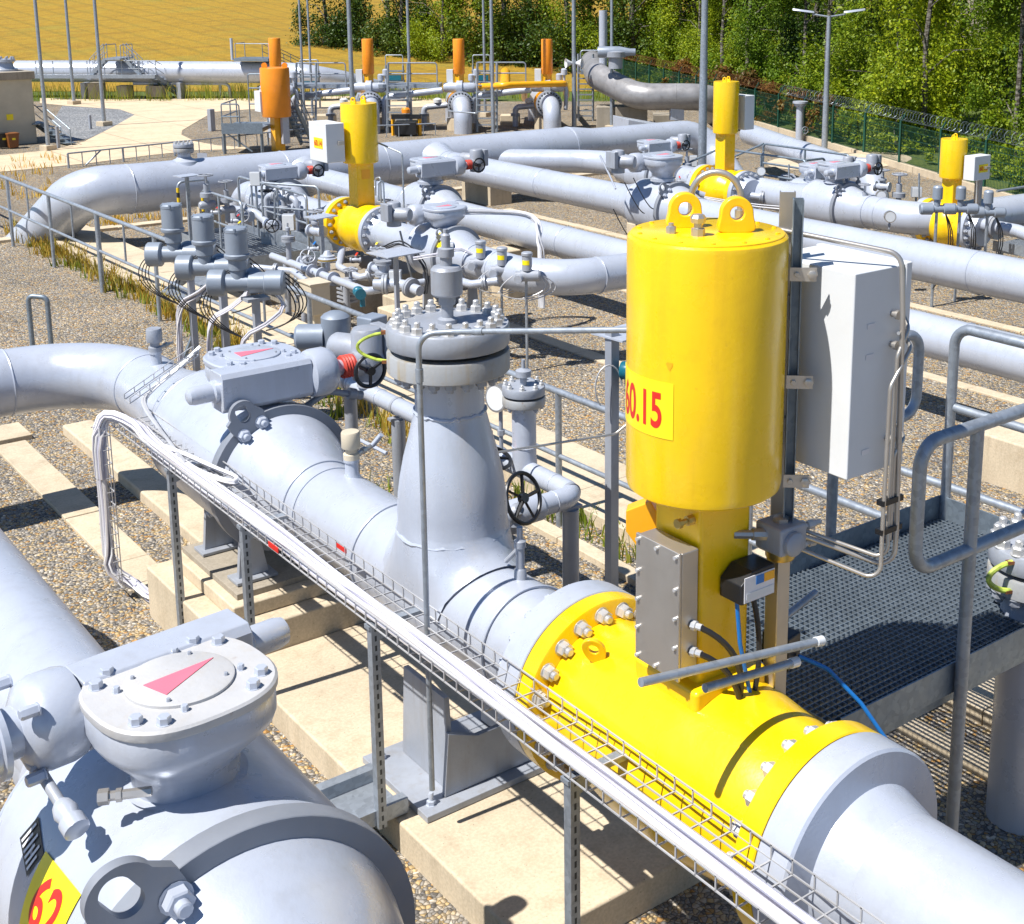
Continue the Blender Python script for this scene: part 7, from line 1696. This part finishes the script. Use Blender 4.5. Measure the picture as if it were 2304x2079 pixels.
# dark elbow pipe on the right of the amber row
a = at(1375,160,z=1.55)
dk = pipeline('gas_pipeline', 'dark weathered pipe curving round the back right to the yellow actuator', [tuple(at(1332,150,z=1.6)+FW*2.0),tuple(at(1345,172,z=1.45)),tuple(at(1435,218,z=1.0)),tuple(at(1612,218,z=1.0)),tuple(at(1618,300,z=-.6))], .37, .9, 'farpipe', [(tuple(at(1520,218,z=1.0)),tuple(RT))], 44)
c = at(1385,150,z=1.8); dv_ = thing('gear_valve', 'grey motor gear on top of the dark weathered pipe', 'valve', c)
part('gear', MB().lathe([(.2,-.3),(.2,.0),(.28,.02),(.28,.16),(.1,.2)], c+V3((0,0,.25)), n=20), M['silver_dark'], dv_); part('motor', MB().lathe([(.14,-.5),(.16,-.45),(.16,.1),(.1,.4),(.1,.55)], c+V3((0,0,.4)), RT, 16), M['motor'], dv_)
m = MB(); m.cyl(at(1357,150,z=1.7), at(1357,150,z=1.7)+V3((0,0,1.6)), .12, n=16); solo('vent_stack', m, M['silver'], 'pale vent stack rising from the dark weathered pipe', 'pipe')
for i, (px, py, w_, lab) in enumerate(((1385,288,.55,'tall concrete pier under the start of the dark weathered pipe'),(1420,290,.45,'second concrete pier under the dark weathered pipe'),(1500,282,.40,'low concrete pier under the straight part of the dark weathered pipe'))):
    p = at(px,py,z=0); h = zat(240 if i < 2 else 258,p.x,p.y); solo('concrete_pier', MB().obox(V3((p.x,p.y,h/2)), RT*w_, FW*.4, V3((0,0,h/2+.03))), M['greyconc'], lab, 'pier', bevel=.02)
p = at(1318,272,z=0); ld = thing('access_ladder', 'caged ladder and small deck left of the dark weathered pipe', 'ladder', p); c = V3((p.x,p.y,0))
for s_ in (-.22,.22): part('stile', MB().bar(c+RT*s_, c+RT*s_+V3((0,0,2.0)), .05, .05), M['galv'], ld)
m = MB()
for i in range(9): m.obox(c+V3((0,0,.15+.16*i)), RT*.22, FW*.03, V3((0,0,.02)))
part('rungs', m, M['galv'], ld); part('deck', MB().obox(c+RT*.35+FW*.3+V3((0,0,1.45)), RT*.5, FW*.4, V3((0,0,.05))), M['galv_dark'], ld); part('guard_rail', MB().tube([c-RT*.15+V3((0,0,1.5)),c-RT*.15+V3((0,0,2.1)),c+RT*.8+V3((0,0,2.1)),c+RT*.8+V3((0,0,1.5))], .02, 8, .08), M['galv'], ld)
p = at(1390,262,z=0); part('leg', MB().bar(c+RT*.8, c+RT*.8+V3((0,0,1.45)), .1, .1), M['galv_dark'], ld)
# small bollards and boxes
for px, py, h, lab in ((477,295,.62,'grey marker pillar in the gravel island right of the road'),(204,290,.40,'thin marker post in the grey chippings'),(132,333,.55,'grey marker post in front of the short stair')):
    p = at(px,py,z=0); solo('marker_post', MB().rbox(p+V3((0,0,h/2)), .16 if px > 400 else .07, .14 if px > 400 else .07, h, .3), M['silver_dark'], lab, 'post', bevel=.01)
# pipe rails near the header end
rr_ = thing('barrier_rail', 'low rail in front of the lean-to housing at the header end', 'railing', at(1450,330,z=0)); rail_line(rr_, at(1385,318,z=0), at(1462,312,z=0), .42, 4); 
rr_ = thing('barrier_rail', 'low rail right of the lean-to housing running to the yellow actuator', 'railing', at(1500,330,z=0)); rail_line(rr_, at(1462,340,z=0), at(1640,345,z=0), .55, 6)
p = at(1530,330,z=0); t = thing('barrier_post', 'red and white striped marker post near the yellow actuator by the mast', 'post', p)
for i in range(5): part('band', MB().cyl(p+V3((0,0,.07*i)), p+V3((0,0,.07*i+.07)), .022, n=8), M['red'] if i % 2 == 0 else M['white'], t)
p = at(1522,300,z=0); sb_ = thing('switch_box', 'grey box with tube legs beside the tall lamp mast', 'box', p); part('box', MB().rbox(p+V3((0,0,.55)), .38, .2, .36, -.5), M['silver'], sb_, .01); part('leg', MB().cyl(p, p+V3((0,0,.4)), .04, n=8), M['galv'], sb_)

# ================================================================ sky, sun, camera
SUN_EL = radians(58); sdir = V3((-.997,.06,0)).normalized()*cos(SUN_EL)+V3((0,0,sin(SUN_EL)))
w = bpy.data.worlds.new('World'); scn.world = w; w.use_nodes = True; nt = w.node_tree
sky = nt.nodes.new('ShaderNodeTexSky'); sky.sky_type = 'NISHITA'; sky.sun_disc = False; sky.sun_elevation = SUN_EL
sky.sun_rotation = atan2(sdir.x, sdir.y); sky.air_density = 1.0; sky.dust_density = .0; sky.ozone_density = 7.0; sky.altitude = 400
nt.links.new(sky.outputs[0], nt.nodes['Background'].inputs[0]); nt.nodes['Background'].inputs[1].default_value = .075
sl = bpy.data.lights.new('sun', 'SUN'); sl.energy = 5.0; sl.angle = radians(.53); sl.color = (1,.965,.91)
so = bpy.data.objects.new('sun', sl); col.objects.link(so); so.rotation_euler = (-sdir).to_track_quat('-Z','Y').to_euler(); so.location = (0,0,30)
cam = bpy.data.cameras.new('camera'); co_ = bpy.data.objects.new('camera', cam); col.objects.link(co_)
co_.location = (0,0,CAMH); co_.rotation_euler = (pi/2-PITCH, 0, -YAW)
cam.sensor_width = 36; cam.lens = 36*FPX/2304; cam.shift_x = (1152-CX)/2304; cam.shift_y = (CY-1039.5)/2304
cam.clip_start = .05; cam.clip_end = 2000; scn.camera = co_
scn.view_settings.view_transform = 'Standard'; scn.view_settings.look = 'None'; scn.view_settings.gamma = 1; scn.view_settings.exposure = .62
scn.render.engine = 'CYCLES'; scn.cycles.max_bounces = 8; scn.cycles.transparent_max_bounces = 8
